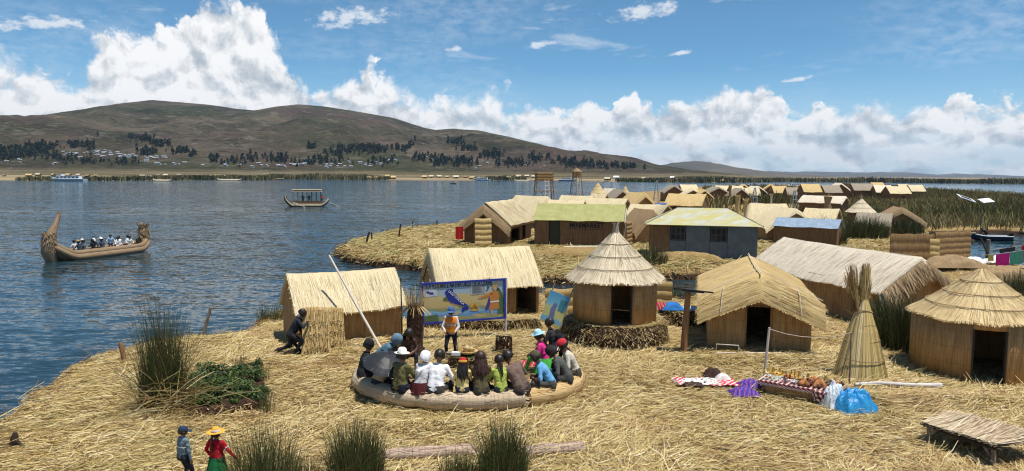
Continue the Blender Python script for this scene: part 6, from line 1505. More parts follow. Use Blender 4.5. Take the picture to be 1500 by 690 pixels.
b.tube([ax*.70+Vector((-.2, -.3, 0)), ax*.45+Vector((-.55, -.75, 0)), ax*.15+Vector((-.7, -1.0, 0))], .018, 5); b.build('binding_rope', M['brownthatch'], sf)
b = MB()
for _ in range(170):
    p = ax*.60+Vector((random.gauss(-.22, .08), random.gauss(0, .08), 0)); e = ax*random.uniform(.85, 1.02)+Vector((random.gauss(-.55, .12), random.gauss(0, .12), random.uniform(-.2, .1))); s_ = Vector((.012, 0, 0)); b.add([p-s_, p+s_, e+s_*.5, e-s_*.5], [(0, 1, 2, 3)], None, False, random.uniform(0, .35))
b.build('dark_tuft', M['straw'], sf)
# ---------------------------------------------------------------- craft stall
A_, B_, C_, D_ = G(1105, 583), G(1228, 607), G(1238, 577), G(1128, 561); cS = (A_+B_+C_+D_)/4; aS = math.atan2(B_.y-A_.y, B_.x-A_.x)
st = empty('craft_table', (cS.x, cS.y-.02, 0), aS, 'low reed market table under a checked cloth', 'table'); LS, DS, hS = (B_-A_).length*.98, 1.25, .50
b = MB(); b.box((0, 0, hS/2-.03), (LS-.5, DS-.25, hS-.07)); b.build('reed_base', M['wallgold'], st)
b = MB(); b.box((0, 0, hS-.03), (LS, DS, .05)); b.build('table_top', M['wood'], st)
for sx_ in (-1, 1):
    for sy_ in (-1, 1): b = MB(); b.box((sx_*(LS/2-.05), sy_*(DS/2-.05), (hS-.058)/2), (.07, .07, hS-.06)); b.build('leg', M['darkwood'], st)
def checks(t):
    u, v, _ = t.sep(t.tc('UV')); f = lambda q: t.m('GREATER_THAN', t.m('FRACT', t.m('MULTIPLY', q, 6.5)), .5)
    a, c_ = f(u), f(v); s_ = t.m('ADD', a, c_); return t.ramp(t.m('DIVIDE', s_, 2.0), [(0, (.66, .62, .58)), (.3, (.26, .09, .085)), (.8, (.045, .015, .02))], 'CONSTANT')
M['checks'] = mat('checked_cloth', checks, .9, .1)
b = MB(); P = []
for i in range(25):
    x = -LS/2*.985+LS*.97*i/24; row = []
    for j in range(15):
        y = -DS/2-.02+(DS+.0)*max(0, j-3)/11; z = hS+.008+.012*fbm(x*3, y*3, 1, 3, 2)
        if j < 3: z = hS-(3-j)*.042-(.22 if i in (18, 19, 20) else 0)*(3-j)/3; y = -DS/2-.035-.015*math.sin(x*9)
        row.append(Vector((x, y, max(z, .02))))
    P.append(row)
b.sheet(P[::-1], .006); co_ = b.build('checked_cloth', M['checks']); co_.location = st.location; co_.rotation_euler = st.rotation_euler; tag(co_, 'black red and white checked cloth spread over the low market table', 'tablecloth')
# crafts: gourds, pots, small reed boats, figures
craft = {}
def proto(k):
    b = MB()
    if k == 'gourd': b.lathe([(0, 0), (.05, .005), (.085, .045), (.08, .085), (.045, .115), (.025, .15), (.0, .155)], 12)
    elif k == 'pot': b.lathe([(0, 0), (.05, .0), (.085, .05), (.075, .09), (.045, .105), (.055, .125), (.04, .12), (.0, .08)], 12)
    elif k == 'boat':
        P = [[Vector((x, w*math.sin(a)*(1-abs(x/.17)**2.5)*.06+0, .05-.05*math.cos(a)*(1-abs(x/.17)**3)+.35*max(0, abs(x)-.09)**1.0)) for a in np.linspace(-1.5, 1.5, 7)] for x in np.linspace(-.17, .17, 9) for w in (1,)]; b.sheet(P, .012); b.tube([(.02, 0, .05), (.02, 0, .23)], .006, 5); b.add([(.025, -.05, .08), (.025, .05, .08), (.025, .04, .21), (.025, -.04, .21)], [(0, 1, 2, 3), (3, 2, 1, 0)])
    elif k == 'figure': b.lathe([(0, 0), (.04, .0), (.045, .05), (.02, .09), (.032, .115), (.025, .145), (0, .16)], 9)
    elif k == 'mobile':
        for q_ in range(5): a = q_*1.257; b.tube([(0, 0, .02), (.07*math.cos(a), .07*math.sin(a), .03), (.1*math.cos(a), .1*math.sin(a), .01)], .014, 5)
    elif k == 'bracelet': b.tube([(.05*math.cos(a), .05*math.sin(a), .016) for a in np.linspace(0, 6.283, 13)], .014, 6, False)
    return b
cols = dict(gourd=[('brown', (.26, .10, .04)), ('orange brown', (.40, .17, .06)), ('dark brown', (.10, .04, .025))], pot=[('black', (.02, .02, .022)), ('clay', (.36, .15, .07)), ('grey', (.14, .13, .12))], boat=[('yellow', (.62, .40, .09)), ('straw', (.58, .44, .2))], figure=[('pale', (.55, .5, .4)), ('red', (.35, .06, .05)), ('green', (.22, .27, .18))], mobile=[('pale green', (.45, .47, .36)), ('white', (.62, .6, .55)), ('rust', (.35, .12, .06))], bracelet=[('pink', (.5, .18, .22)), ('dark', (.05, .05, .07)), ('cream', (.6, .52, .38))])
protos = {}
plan = []
for i in range(15):
    for j in range(6):
        u, v = (i+.5)/15, (j+.5)/6
        k = 'boat' if (v > .72 and u < .5) else 'mobile' if u < .28 else random.choice(['mobile', 'bracelet', 'figure']) if u < .55 else random.choice(['gourd', 'gourd', 'pot', 'boat' if v > .7 else 'gourd']) if u < .82 else random.choice(['pot', 'pot', 'gourd'])
        if u < .10 and v < .6: continue
        plan.append((k, u+random.uniform(-.02, .02), v*.88+.06+random.uniform(-.03, .03)))
cs, sn = math.cos(aS), math.sin(aS)
names_ = dict(gourd='carved_gourd', pot='small_pot', boat='toy_boat', figure='figurine', mobile='straw_ornament', bracelet='bracelet')
for (k, u, v) in plan:
    ci = random.randrange(len(cols[k])); key = (k, ci); cn, cc = cols[k][ci]
    if key not in protos: protos[key] = proto(k).build(names_[k], cloth(cc, .55)); o = protos[key]
    else: o = protos[key].copy(); COL.objects.link(o)
    x, y = -LS/2+u*LS*.97, -DS/2+.06+v*(DS-.1); o.location = (st.location.x+cs*x-sn*y, st.location.y+sn*x+cs*y, hS+.022); o.rotation_euler = (0, 0, random.random()*6.28); sc_ = random.uniform(.85, 1.2); o.scale = (sc_,)*3
    tag(o, '%s %s among the crafts laid out on the checked market cloth' % (cn, names_[k].replace('_', ' ')), 'craft', 'crafts laid out on the market table')
# textiles at the left of the stall
q0_ = P0(1033, 566); b = MB(); n = 24; P = [[Vector((-1.05+2.1*i/n+.08*math.sin(j*.9), -.42+.95*j/n+.06*math.sin(i*.7), .03+.05*abs(fbm(i*.25, j*.25, 1, 3, 5))+.03)) for j in range(n+1)] for i in range(n+1)][::-1]; b.sheet(P, .012); tag(b.build('striped_cloth', M['stripes'], None, q0_+Vector((0, 0, .09))), 'red and white striped cloth spread on the straw left of the stall', 'cloth')
def embroid(t):
    v = t.voro(t.tc('UV'), 9, 0, .5); return t.ramp(v, [(0, (.08, .08, .09)), (.28, (.10, .05, .05)), (.36, (.72, .70, .66)), (1, (.78, .76, .72))], 'CONSTANT')
M['embroid'] = mat('embroidered_cloth', embroid, .9, .1)
heap('embroidered_cloth', 'white cloth with dark embroidery lying over the striped one', 1026, 566, .62, .38, .12, M['embroid'], 6, z=.16, rz=.1)
heap('dark_textile', 'round dark brown embroidered textile at the left front of the cloths', 1016, 572, .33, .2, .09, plain('dark_brown_textile', (.05, .03, .025), .9, .6, 14), 8, z=.20)
heap('dark_bundle', 'dark brown bundle heaped on the back of the white cloth', 1044, 558, .36, .24, .36, plain('brown_bundle', (.045, .022, .016)), 10, z=.16)
heap('white_bundle', 'white cloth bundle right of the dark bundle', 1058, 561, .27, .2, .2, plain('white_cloth', (.62, .6, .57)), 12, z=.16)
heap('woven_cloth', 'crumpled blue and purple woven cloth at the left end of the stall', 1090, 580, .48, .40, .24, M['aguayo'], 14, z=.08)
heap('woven_cloth', 'small blue and purple woven cloth behind the larger one', 1097, 568, .40, .28, .24, M['aguayo'], 16, z=.08)
M['tarp'] = mat('blue_plastic', lambda t: {'Base Color': t.ramp(t.noise(t.tc('Object'), 3, 4), [(.3, (.012, .16, .42)), (.7, (.03, .30, .60))]), 'Normal': t.bump(t.noise(t.tc('Object'), 7, 5, .6), .6, .05), 'Roughness': .32}, .32, .5)
q = P0(1256, 606); tg = heap('blue_tarp_bundle', 'shiny crumpled blue plastic bundle at the right end of the stall', 0, 0, .66, .52, .74, M['tarp'], 3, 'bundle', .0, .3, 56, .6, Vector((q.x, q.y+.3, q.z)))
M['clearbag'] = mat('white_plastic_bag', lambda t: {'Base Color': t.ramp(t.noise(t.tc('Object'), 6, 4), [(.3, (.50, .60, .68)), (.7, (.85, .87, .9))]), 'Normal': t.bump(t.noise(t.tc('Object'), 11, 5, .65), .8, .05), 'Roughness': .25}, .25, .5)
heap('plastic_bag', 'pale crumpled plastic bag between the stall and the blue bundle', 0, 0, .36, .30, .80, M['clearbag'], 8, 'bag', .0, .2, 40, .8, Vector((q.x-.50, q.y+.55, q.z)))
# bleached log and low reed table
a_, e_ = P0(1252, 569, .12), P0(1379, 571, .14); b = MB(); b.tube([Vector((0, 0, 0)), (e_-a_)*.3+Vector((0, .05, .05)), (e_-a_)*.7+Vector((0, -.03, .0)), e_-a_], [.06, .07, .08, .09], 9); tag(b.build('bleached_pole', mat('bleached_white_wood', lambda t: t.ramp(t.noise(t.mapping(t.tc('Object'), (2, 12, 12)), 1.0, 4), [(.3, (.40, .36, .33)), (.6, (.66, .62, .58))]), .8), None, a_), 'bleached white pole lying on the straw before the right round hut', 'pole')
z_t = .62
cr = [G(1353, 624, z_t), G(1463, 662, z_t), G(1520, 622, z_t), G(1400, 607, z_t)]; cT = sum(cr, Vector())/4; aT = math.atan2(cr[1].y-cr[0].y, cr[1].x-cr[0].x); LT = (cr[1]-cr[0]).length; uT, vT = rot2(aT); DT = max(1.2, abs((cr[3]-cr[0]).dot(vT))*.95)
lt = empty('reed_table', (cT.x, cT.y, 0), aT, 'low rough table topped with grey brown reeds at the lower right', 'table')
b = MB()
for layer, (zz, aa) in enumerate(((z_t-.05, 0), (z_t-.02, .0), (z_t+.01, .12))):
    for _ in range(420):
        x = random.uniform(-LT/2, LT/2); y0 = -DT/2-random.uniform(-.1, .12); l = DT+random.uniform(-.35, .25); an = math.pi/2+random.gauss(aa, .13); d_ = Vector((math.cos(an), math.sin(an), random.gauss(0, .012))); s_ = Vector((-d_.y, d_.x, 0))*random.uniform(.010, .02); p = Vector((x, y0, zz+random.uniform(0, .03)+.03*math.sin(x*2.1)))
        b.add([p-s_, p+s_, p+d_*l*.5+s_+Vector((0, 0, -.02)), p+d_*l*.5-s_+Vector((0, 0, -.02)), p+d_*l+s_*.7, p+d_*l-s_*.7], [(0, 1, 2, 3), (3, 2, 4, 5)], None, False, random.random())
b.build('reed_top', thatch('table_reeds', [(.22, .14, .085), (.40, .30, .19), (.54, .43, .28), (.66, .56, .40)], 1.0), lt)
b = MB()
for y in (-DT/2+.05, DT/2-.05): b.tube([(-LT/2-.1, y, z_t-.10), (0, y, z_t-.13), (LT/2+.1, y, z_t-.10)], .045, 7)
for x in np.linspace(-LT/2+.1, LT/2-.1, 5): b.tube([(x, -DT/2-.1, z_t-.03-.055), (x, DT/2+.1, z_t-.03-.055)], .03, 6)
b.build('rail', M['darkwood'], lt)
for sx_ in (-1, 1):
    for sy_ in (-1, 1):
        b = MB(); x, y = sx_*(LT/2-.12), sy_*(DT/2-.08); b.tube([(x, y, -.1), (x+.02, y, .3), (x, y, z_t-.12)], [.07, .06, .055], 8); b.tube([(x, y, .22), (x-sx_*.25, y, z_t-.14)], .04, 6); b.build('leg', M['wood'], lt)
# reed logs lying at the front
def flatlog(label, px0, py0, px1, py1, r, m='logreed'):
    a_, e_ = P0(px0, py0), P0(px1, py1); reed_log(label, [a_.lerp(e_, u)+Vector((0, .03*math.sin(u*5), r*.55)) for u in np.linspace(0, 1, 9)], r, m, 12, 90, 'brownthatch')
M['logpink'] = thatch('old_pink_grey_reed', [(.20, .12, .09), (.40, .28, .21), (.50, .37, .28), (.60, .49, .39)], 12)
flatlog('half sunk pinkish reed log at the bottom, left piece', 566, 673, 690, 665, .20, 'logpink'); flatlog('half sunk pinkish reed log at the bottom, right piece', 765, 669, 848, 661, .18, 'logpink')
# ---------------------------------------------------------------- garden bed
cg = G(331, 577); gph = math.atan2(-cg.x, cg.y); gw = 64*cg.y/F; gd = (G(331, 538).y-G(331, 608).y)/2*.97
ug, vg = rot2(gph)
turf('turf_bed', 'square bed of dark turf with low leafy plants beside the tall reeds', (cg.x, cg.y, 0), gw*.84, gd*.84, .40, -.08, 21, 60, .05, 700, 'garden bed', square=True, L=.22, dress=False, rz=gph)
M['leaf'] = mat('leaf', lambda t: t.ramp(t.attr('rnd'), [(0, (.018, .038, .010)), (.4, (.040, .068, .014)), (.75, (.075, .115, .022)), (1, (.15, .18, .045))]), .55, .35)
def leaf_cover():
    nc = 84; pa, pb = rng.uniform(-.80, .80, nc), rng.uniform(-.80, .82, nc); ph_ = rng.uniform(.18, .46, nc)*(1-.35*(pb < -.5)); pr = rng.uniform(.16, .34, nc)
    k = np.repeat(np.arange(nc), 200); n = len(k); u = rng.beta(2.2, 1.3, n); rr = pr[k]*(.35+.65*np.sin(np.pi*np.clip(u*.85+.1, 0, 1)))*np.sqrt(rng.random(n)); th_ = rng.uniform(0, 6.283, n)
    x, y = pa[k]*gw+rr*np.cos(th_), pb[k]*gd+rr*np.sin(th_); X = cg.x+ug.x*x+vg.x*y; Y = cg.y+ug.y*x+vg.y*y
    nrm = rng.normal(0, .6, (n, 3)); nrm[:, 2] += 1; nrm /= np.linalg.norm(nrm, axis=1)[:, None]
    t1 = np.cross(nrm, rng.normal(0, 1, (n, 3))); t1 /= np.linalg.norm(t1, axis=1)[:, None]; t2 = np.cross(nrm, t1); s_ = rng.uniform(.022, .065, n)[:, None]
    C = np.stack([X, Y, .26+ph_[k]*u], 1); V = np.stack([C-t1*s_, C-t2*s_*.5, C+t1*s_, C+t2*s_*.5], 1).reshape(-1, 3)
    tag(np_mesh('leafy_plants', V, np.arange(n*4).reshape(n, 4), M['leaf'], rnd=np.clip(rng.random(n)*.6+rng.uniform(-.1, .35, nc)[k]+.1, 0, 1)), 'low dark green leafy plants covering the turf bed', kind='stuff')
leaf_cover()
for (px, py, lab) in ((392, 604, 'thin reed fringe at the right front corner of the garden bed'), (384, 560, 'thin reed fringe at the right back corner of the garden bed'), (352, 545, 'sparse reed fringe along the back of the garden bed')):
    reed_clump(lab, P0(px, py), 90, .25, .22, 1.1, .014, .12)
# dead stems by the tall clump
q = P0(250, 606); b = MB()
for _ in range(240):
    a = random.gauss(-1.0, 1.2); p = Vector((random.gauss(0, .6), random.gauss(-.15, .4), random.uniform(.0, .9))); d_ = Vector((math.cos(a), math.sin(a)*.6, random.gauss(.15, .5))).normalized()*random.uniform(.5, 1.3); s_ = d_.cross(Vector((0, 1, 0))).normalized()*random.uniform(.006, .014); b.add([p-s_, p+s_, p+d_*.5+s_+Vector((0, 0, .06)), p+d_*.5-s_+Vector((0, 0, .06)), p+d_+s_*.6, p+d_-s_*.6], [(0, 1, 2, 3), (3, 2, 4, 5)], None, False, random.random())
tag(b.build('broken_reeds', M['straw'], None, q), 'tangle of pale broken stems round the tall reed clump', kind='stuff')
# ---------------------------------------------------------------- right hand side: fence mats, washing lines, sacks
f0, f1, f2 = G(1303, 384), G(1367, 384), G(1421, 381); 
def fmat(label, a, e, h, m, rows, tp=0.0): 
    d_ = e-a; mat_thing('reed_screen', label, ((a+e)/2).to_tuple()[:2]+(.1,), d_.length, h, rows, math.atan2(d_.y, d_.x), .03, m, 'screen', None, .05, tp, .08)
fmat('golden brown reed screen left of the ribbed one by the channel', f0, f1, 2.4, 'matgold' if False else 'matbrown', 3); fmat('ribbed brown reed screen standing by the channel', f1+Vector((.05, -.12, 0)), f2, 2.55, 'matbrown', 5)
q = G(1366, 386); mat_thing('reed_screen', 'narrow pale golden mat in the gap between the two brown screens', (q.x, q.y-.25, .05), .9, 2.1, 4, .1, .06, 'matgold', 'screen', None, .07)
def hangings(label, a, e, sag, items, r=.018):
    b = MB(); pts = [a.lerp(e, u)+Vector((0, 0, -sag*4*u*(1-u))) for u in np.linspace(0, 1, 13)]; b.tube(pts, r, 5); o = b.build('washing_line', M['palewood']); tag(o, label, 'line')
    for (u, w_, h_, c_, lab) in items:
        p = a.lerp(e, u)+Vector((0, 0, -sag*4*u*(1-u))); k = MB(); d_ = (e-a).normalized(); P = [[p+d_*w_*(i/6-.5)+Vector((0, .03*math.sin(i*2+j), -h_*j/5-.02*math.sin(i*1.7))) for j in range(6)] for i in range(7)]; k.sheet(P, .015); tag(k.build('hanging_cloth', cloth(c_)), lab, 'cloth')
ca, ce = PY(1437, 374, 57), PY(1530, 360, 50); hangings('washing line with coloured cloths at the right edge by the channel', ca, ce, .12, [(.38, 1.6, .95, (.68, .03, .30), 'bright pink cloth on the washing line'), (.60, 1.5, .95, (.10, .42, .30), 'green cloth hanging right of the pink one'), (.18, .7, .5, (.55, .5, .12), 'small yellowish cloth at the left end of the washing line'), (.76, .8, .9, (.55, .12, .2), 'rose coloured cloth at the right of the washing line')])
hangings('upper washing line with dark and red cloths at the right edge', PY(1450, 366, 59), PY(1540, 350, 51), .1, [(.32, 2.2, .35, (.05, .05, .06), 'dark cloth on the upper washing line'), (.66, 1.6, .9, (.45, .03, .05), 'red cloth on the upper washing line')])
post('line_post', 'dark leaning post holding the washing lines', 1452, 385, 1437, 349, .09, 'darkwood', 'post'); post('line_post', 'grey round post in the channel behind the washing lines', 1447, 374, 1448, 351, .20, 'wood', 'post', z0=-1)
for (px, py, rx, ry, h_, lab, sd_) in ((1371, 393, 1.0, .6, .45, 'white sack lying at the left behind the right round hut', 2), (1424, 389, .95, .6, .55, 'white and yellow sack below the ribbed reed screen', 3), (1466, 388, 1.3, .7, .6, 'large white sack under the pink cloth', 4), (1492, 412, .5, .4, .4, 'small pale grey bag near the right edge', 6)):
    heap('sack', lab, px, py, rx, ry, h_, M['white'], sd_, 'sack', .25)
heap('straw_heap', 'heap of cut reeds covered with a brown mat behind the right round hut', 1394, 402, 2.3, 1.1, .9, M['brownthatch'], 5, 'straw heap', .1); heap('straw_heap', 'loose brown straw heap at the right edge behind the round hut', 1472, 412, 2.6, 1.3, .9, M['brownthatch'], 7, 'straw heap', .1)
heap('straw_heap', 'straw heap before the green roofed shop', 850, 377, 4.6, 1.6, .75, M['straw_ground'], 11, 'straw heap', -.1); heap('straw_heap', 'straw heap before the grey blue shed', 1003, 384, 3.4, 1.3, .8, M['straw_ground'], 13, 'straw heap', -.1)
b = MB(); b.tube([Vector((0, 0, 0)), Vector((7, 1.5, .5))], [.16, .10], 8); q = P0(1335, 372, 1.6); tag(b.build('long_pole', M['wood'], None, PY(1338, 350, 70)), 'long grey pole resting on the tops of the reed screens', 'pole')
# white plank panels on poles over the reeds
pp = empty('panel_stand', (PY(1438, 330, 96).x, 96, -.6), 0, 'two white edged panels on thin poles above the reed bed', 'stand')
tz = zt(1420, 292, 96)+.6
for dx, dz, lab_ in ((-2.1, .15, 0), (.6, -.15, 1)):
    b = MB(); b.box((0, 0, 0), (2.2 if not lab_ else 1.5, 1.3, .08)); o = b.build('panel', M['white'], pp); o.location = (dx-.2, 0, tz+dz); o.rotation_euler = (R(20), R(18) if not lab_ else R(-6), 0)
    if not lab_: b = MB(); b.box((0, 0, .045), (1.6, .85, .02)); q_ = b.build('dark_cells', M['black'], o)
b = MB(); b.tube([(0, .2, -.3), (.02, .2, tz-.2)], .06, 6); b.tube([(-1.2, .2, -.2), (-.1, .2, 2.2)], .05, 6); b.tube([(-2.6, .2, tz+.0), (1.0, .2, tz-.22)], .05, 6); b.build('post', M['wood'], pp)
q = PY(1411, 336, 60)
heap('red_cloth', 'red cloth hanging beside the left wall of the brown thatched hut', 672, 352, .35, .25, .3, plain('red_textile', (.50, .02, .02)), 4) if False else None
b = MB(); P = [[Vector((-.42+.84*i/6, .05*math.sin(i*2), -1.35*j/6)) for j in range(7)] for i in range(7)]; b.sheet(P, .03); q = PY(673, 332, 76.5); tag(b.build('red_cloth', plain('red_textile', (.50, .02, .02)), None, q), 'red cloth hanging at the left corner of the brown thatched hut', 'cloth')
b = MB(); b.tube([Vector((0, 0, 0)), Vector((3.4, .2, .05)), Vector((6.2, .1, .02))], [.09, .1, .08], 7); tag(b.build('ground_pole', M['palewood'], None, P0(826, 366, .3)), 'bleached pole on the straw before the green roofed shop', 'pole')
b = MB(); b.box((0, 0, 0), (2.6, .9, .05)); tag(b.build('green_board', M['lime'], None, P0(867, 366, .28)), 'lime green sheet lying on the straw before the shop', 'sheet')
# ---------------------------------------------------------------- boats
M['hullreed'] = thatch('boat_reed', [(.11, .065, .032), (.215, .14, .078), (.29, .205, .125), (.39, .295, .195)], 20)
def passenger(label, loc, rz, top, hat=None, s=1.0, group='passengers in the big reed boat', standing=False, **kw):
    return person(label, loc, rz, s, ph=.55 if not standing else .92, lean=8, top=top, legs=(.03, .03, .04), hands=[Vector((-.2, .35, .72)), Vector((.2, .35, .72))] if not standing else [Vector((-.25, .3, 1.1)), Vector((.25, .3, 1.1))], feet=[Vector((-.15, .42, .06)), Vector((.15, .42, .06))] if not standing else None, knee=Vector((0, .4, 1)) if not standing else None, hat=hat, vox=.028, group=group, **kw)
bow, ste = W(70, 384), W(216, 366); dB = ste-bow; LB = dB.length*.97; aB2 = math.atan2(dB.y, dB.x); cB2 = (bow+ste)/2
rb = empty('reed_boat', (cB2.x, cB2.y, WZ), aB2, 'large reed boat with a tall curled prow full of passengers', 'boat'); Lh = LB/2
wfun = lambda u: 1.05*max(.0, 1-abs(u)**3.2)**.6
zf = lambda u: .10+(1.25*max(0, (-u-.62)/.38)**1.6 if u < 0 else .75*max(0, (u-.7)/.3)**1.6)
us = np.linspace(-1, 1, 41)
b = MB(); P = []
for u in us:
    row = []
    for a in np.linspace(-1, 1, 13):
        row.append(Vector((u*Lh, (wfun(u)+.12)*math.sin(a*math.pi/2), zf(u)+.78*abs(math.sin(a*math.pi/2))**2.2-.30)))
    P.append(row)
b.sheet(P, .14); b.build('hull', M['hullreed'], rb)
for sg in (-1, 1):
    b = MB(); b.tube([Vector((u*Lh, sg*(wfun(u)+.04), zf(u)+.52)) for u in us], [.29*(1-.35*abs(u)**4) for u in us], 12); b.tube([Vector((u*Lh, sg*(wfun(u)+.20), zf(u)+.16)) for u in us], [.33*(1-.3*abs(u)**4) for u in us], 12); b.build('side_bundle', M['hullreed'], rb)
b = MB(); x0 = -Lh
b.tube([(x0+.25, 0, -.2), (x0-.05, 0, .9), (x0+.02, 0, 1.8), (x0+.35, 0, 2.6), (x0+.75, 0, 3.3), (x0+1.15, 0, 4.25)], [.42, .62, .60, .42, .26, .16], 14)
pts = [Vector((x0+.02+.6*math.cos(a), .6*math.sin(a), 1.9)) for a in np.linspace(0, 6.283, 17)]
for zz in np.linspace(-.7, .8, 9): fringe(b, [Vector((x0+.05+(p.x-x0-.02)*(1-.3*abs(zz)), p.y*(1-.3*abs(zz)), p.z+zz)) for p in pts], [Vector((math.cos(a), math.sin(a), 0)) for a in np.linspace(0, 6.283, 17)], 70, .36, .03, 2.0)
e = [Vector((x0+1.15+.15*math.cos(a), .15*math.sin(a), 4.2)) for a in np.linspace(0, 6.283, 9)]; fringe(b, e, [Vector((.4, 0, .6))]*9, 40, .4, .03, -1)
b.build('prow', M['hullreed'], rb)
b = MB(); x1 = Lh
b.tube([(x1-.35, 0, .4), (x1-.15, 0, 1.0), (x1-.2, 0, 1.7), (x1-.32, 0, 2.55)], [.45, .52, .54, .40], 14)
pts = [Vector((x1-.3+.46*math.cos(a), .46*math.sin(a), 2.3)) for a in np.linspace(0, 6.283, 17)]
for zz, dr in ((0.25, -2.2), (0, 2.0), (-.3, 2.0), (-.6, 2.0), (-.9, 2.0), (-1.1, 2)): fringe(b, [p+Vector((0, 0, zz)) for p in pts], [Vector((math.cos(a), math.sin(a), 0)) for a in np.linspace(0, 6.283, 17)], 120, .4, .03, dr)
b.build('stern_post', M['brownthatch'], rb)
b = MB(); b.tube([(x1-.1, -.5, .9), (x1+2.3, -1.3, -.05)], .04, 6); b.box((x1+2.35, -1.32, -.06), (.6, .05, .18)); b.build('steering_oar', M['wood'], rb)
cs2, sn2 = math.cos(aB2), math.sin(aB2)
PAX = [(-.50, -.45, (.035, .05, .05), ('brim', (.42, .28, .12), .17), 'passenger in dark green with a straw hat nearest the prow'), (-.46, .35, (.60, .58, .56), None, 'passenger in a pale top with a red bag behind the straw hat'), (-.38, -.35, (.10, .12, .14), None, 'passenger in a grey jacket second from the prow'), (-.30, .3, (.014, .014, .02), ('brim', (.7, .68, .64), .19), 'passenger in black with a white hat near the bow'), (-.20, -.3, (.014, .014, .02), None, 'large passenger in black in the middle of the boat'), (-.10, .35, (.03, .03, .05), ('cap', (.7, .7, .72)), 'passenger in navy with a white cap amidships'), (-.02, -.35, (.05, .06, .10), ('brim', (.74, .72, .68), .2), 'passenger in dark blue with a round white hat amidships'), (.08, .35, (.06, .08, .16), ('brim', (.74, .72, .70), .18), 'passenger in blue with a white hat right of amidships'), (.28, -.35, (.75, .72, .72), None, 'passenger in white with a red lap right of amidships'), (.44, .3, (.74, .73, .68), None, 'passenger in white near the stern'), (.55, -.35, (.70, .70, .66), None, 'passenger in white next to the one by the stern'), (.66, .3, (.68, .68, .70), None, 'passenger in white closest to the stern')]
for (u, y, top, hat, lab) in PAX:
    x = u*Lh; p = Vector((cB2.x+cs2*x-sn2*y, cB2.y+sn2*x+cs2*y, WZ+.16)); passenger(lab, p, aB2+random.choice([0, math.pi])+random.uniform(-.5, .5), top, hat, .92)
x = .20*Lh; p = Vector((cB2.x+cs2*x, cB2.y+sn2*x, WZ+.12)); passenger('boatman standing in a pale blue shirt among the seated passengers', p, aB2+2.6, (.42, .56, .72), None, .86, standing=True)
# roofed twin-hulled reed boat
a0, a1 = W(420, 304.5), W(474, 300.5); d2 = a1-a0; L2 = 58*(a0.y+a1.y)/2/F; an2 = .30; c2 = (a0+a1)/2
cat_ = empty('twin_hull_boat', (c2.x, c2.y, WZ), an2, 'twin hulled reed boat with a flat canopy on posts, far out on the lake', 'boat'); Lh2 = L2/2*1.12
for sg in (-1, 1):
    b = MB(); pts = []; rr = []
    for u in np.linspace(-1, 1, 25):
        z = .25+(2.5*max(0, (-u-.55)/.45)**1.5 if u < 0 else 1.5*max(0, (u-.6)/.4)**1.8); x = u*Lh2+(.9*max(0, (-u-.85)/.15)**2); pts.append(Vector((x, sg*1.35, z))); rr.append(.62*(1-.62*abs(u)**3))
    b.tube(pts, rr, 12); h_ = b.build('hull', plain('dark_reed_hull', (.085, .062, .045)), cat_)
    for off, zz in ((.0, .28), (.25, .02)):
        b = MB(); b.tube([p+Vector((0, -rr[i]*.93*(1 if sg < 0 else -.0)-(0 if sg < 0 else rr[i]*.93), zz*.8)) for i, p in enumerate(pts)], .085, 6); b.build('white_band', M['conegrey'], h_)
    b = MB(); b.tube([p+Vector((-.02, 0, rr[i]*.8)) for i, p in enumerate(pts[:9])], .14, 6); b.build('prow_trim', M['conegrey'], h_)
b = MB(); b.box((.3, 0, .72), (Lh2*1.25, 2.6, .14)); b.build('deck', M['wood'], cat_)
b = MB()
for sg in (-1, 1):
    b.box((.3, sg*1.3, 1.05), (Lh2*1.2, .08, .5))
b.box((.3+Lh2*.6, 0, 1.05), (.08, 2.5, .5)); b.build('rail_panel', M['walldark'], cat_)
for sg in (-1, 1):
    for k in range(7): b = MB(); x = .3-Lh2*.6+Lh2*1.2*k/6; b.tube([(x, sg*1.3, .8), (x, sg*1.3, 3.6)], .05, 6); b.build('post', M['darkwood'], cat_)
b = MB(); b.box((.3, 0, 3.68), (Lh2*1.32, 3.1, .12)); b.box((.3, 0, 4.15), (Lh2*1.28, 2.9, .10)); b.build('canopy', M['conegrey'], cat_)
b = MB(); b.box((.2, -1.30, 3.92), (Lh2*1.1, .05, .36)); b.box((.2, 1.30, 3.92), (Lh2*1.1, .05, .36)); b.build('canopy_side', M['brownthatch'], cat_)
b = MB(); b.tube([(Lh2*.9, .3, 1.3), (Lh2*.9+2.9, -.5, .0)], .06, 6); b.box((Lh2*.9+2.9, -.5, .02), (.9, .08, .25)); b.build('oar', M['palewood'], cat_)
b = MB(); b.tube([(-Lh2*.55, -1.7, 1.1), (-Lh2*.05, -3.4, .0)], .06, 6); b.build('side_oar', M['palewood'], cat_)
for (x, y, top, st_, lab) in ((Lh2*.72, .2, (.45, .05, .05), True, 'rower in red standing at the stern of the roofed boat'), (.8, .5, (.06, .05, .05), True, 'person in dark clothes standing under the boat canopy, right'), (-.7, -.4, (.05, .05, .07), True, 'person in dark clothes standing under the boat canopy, left')):
    p = c2+Vector((math.cos(an2)*x-math.sin(an2)*y, math.sin(an2)*x+math.cos(an2)*y, .82)); p.z = WZ+.79; passenger(lab, p, an2, top, None, .95, 'people on the roofed twin hulled boat', standing=st_)
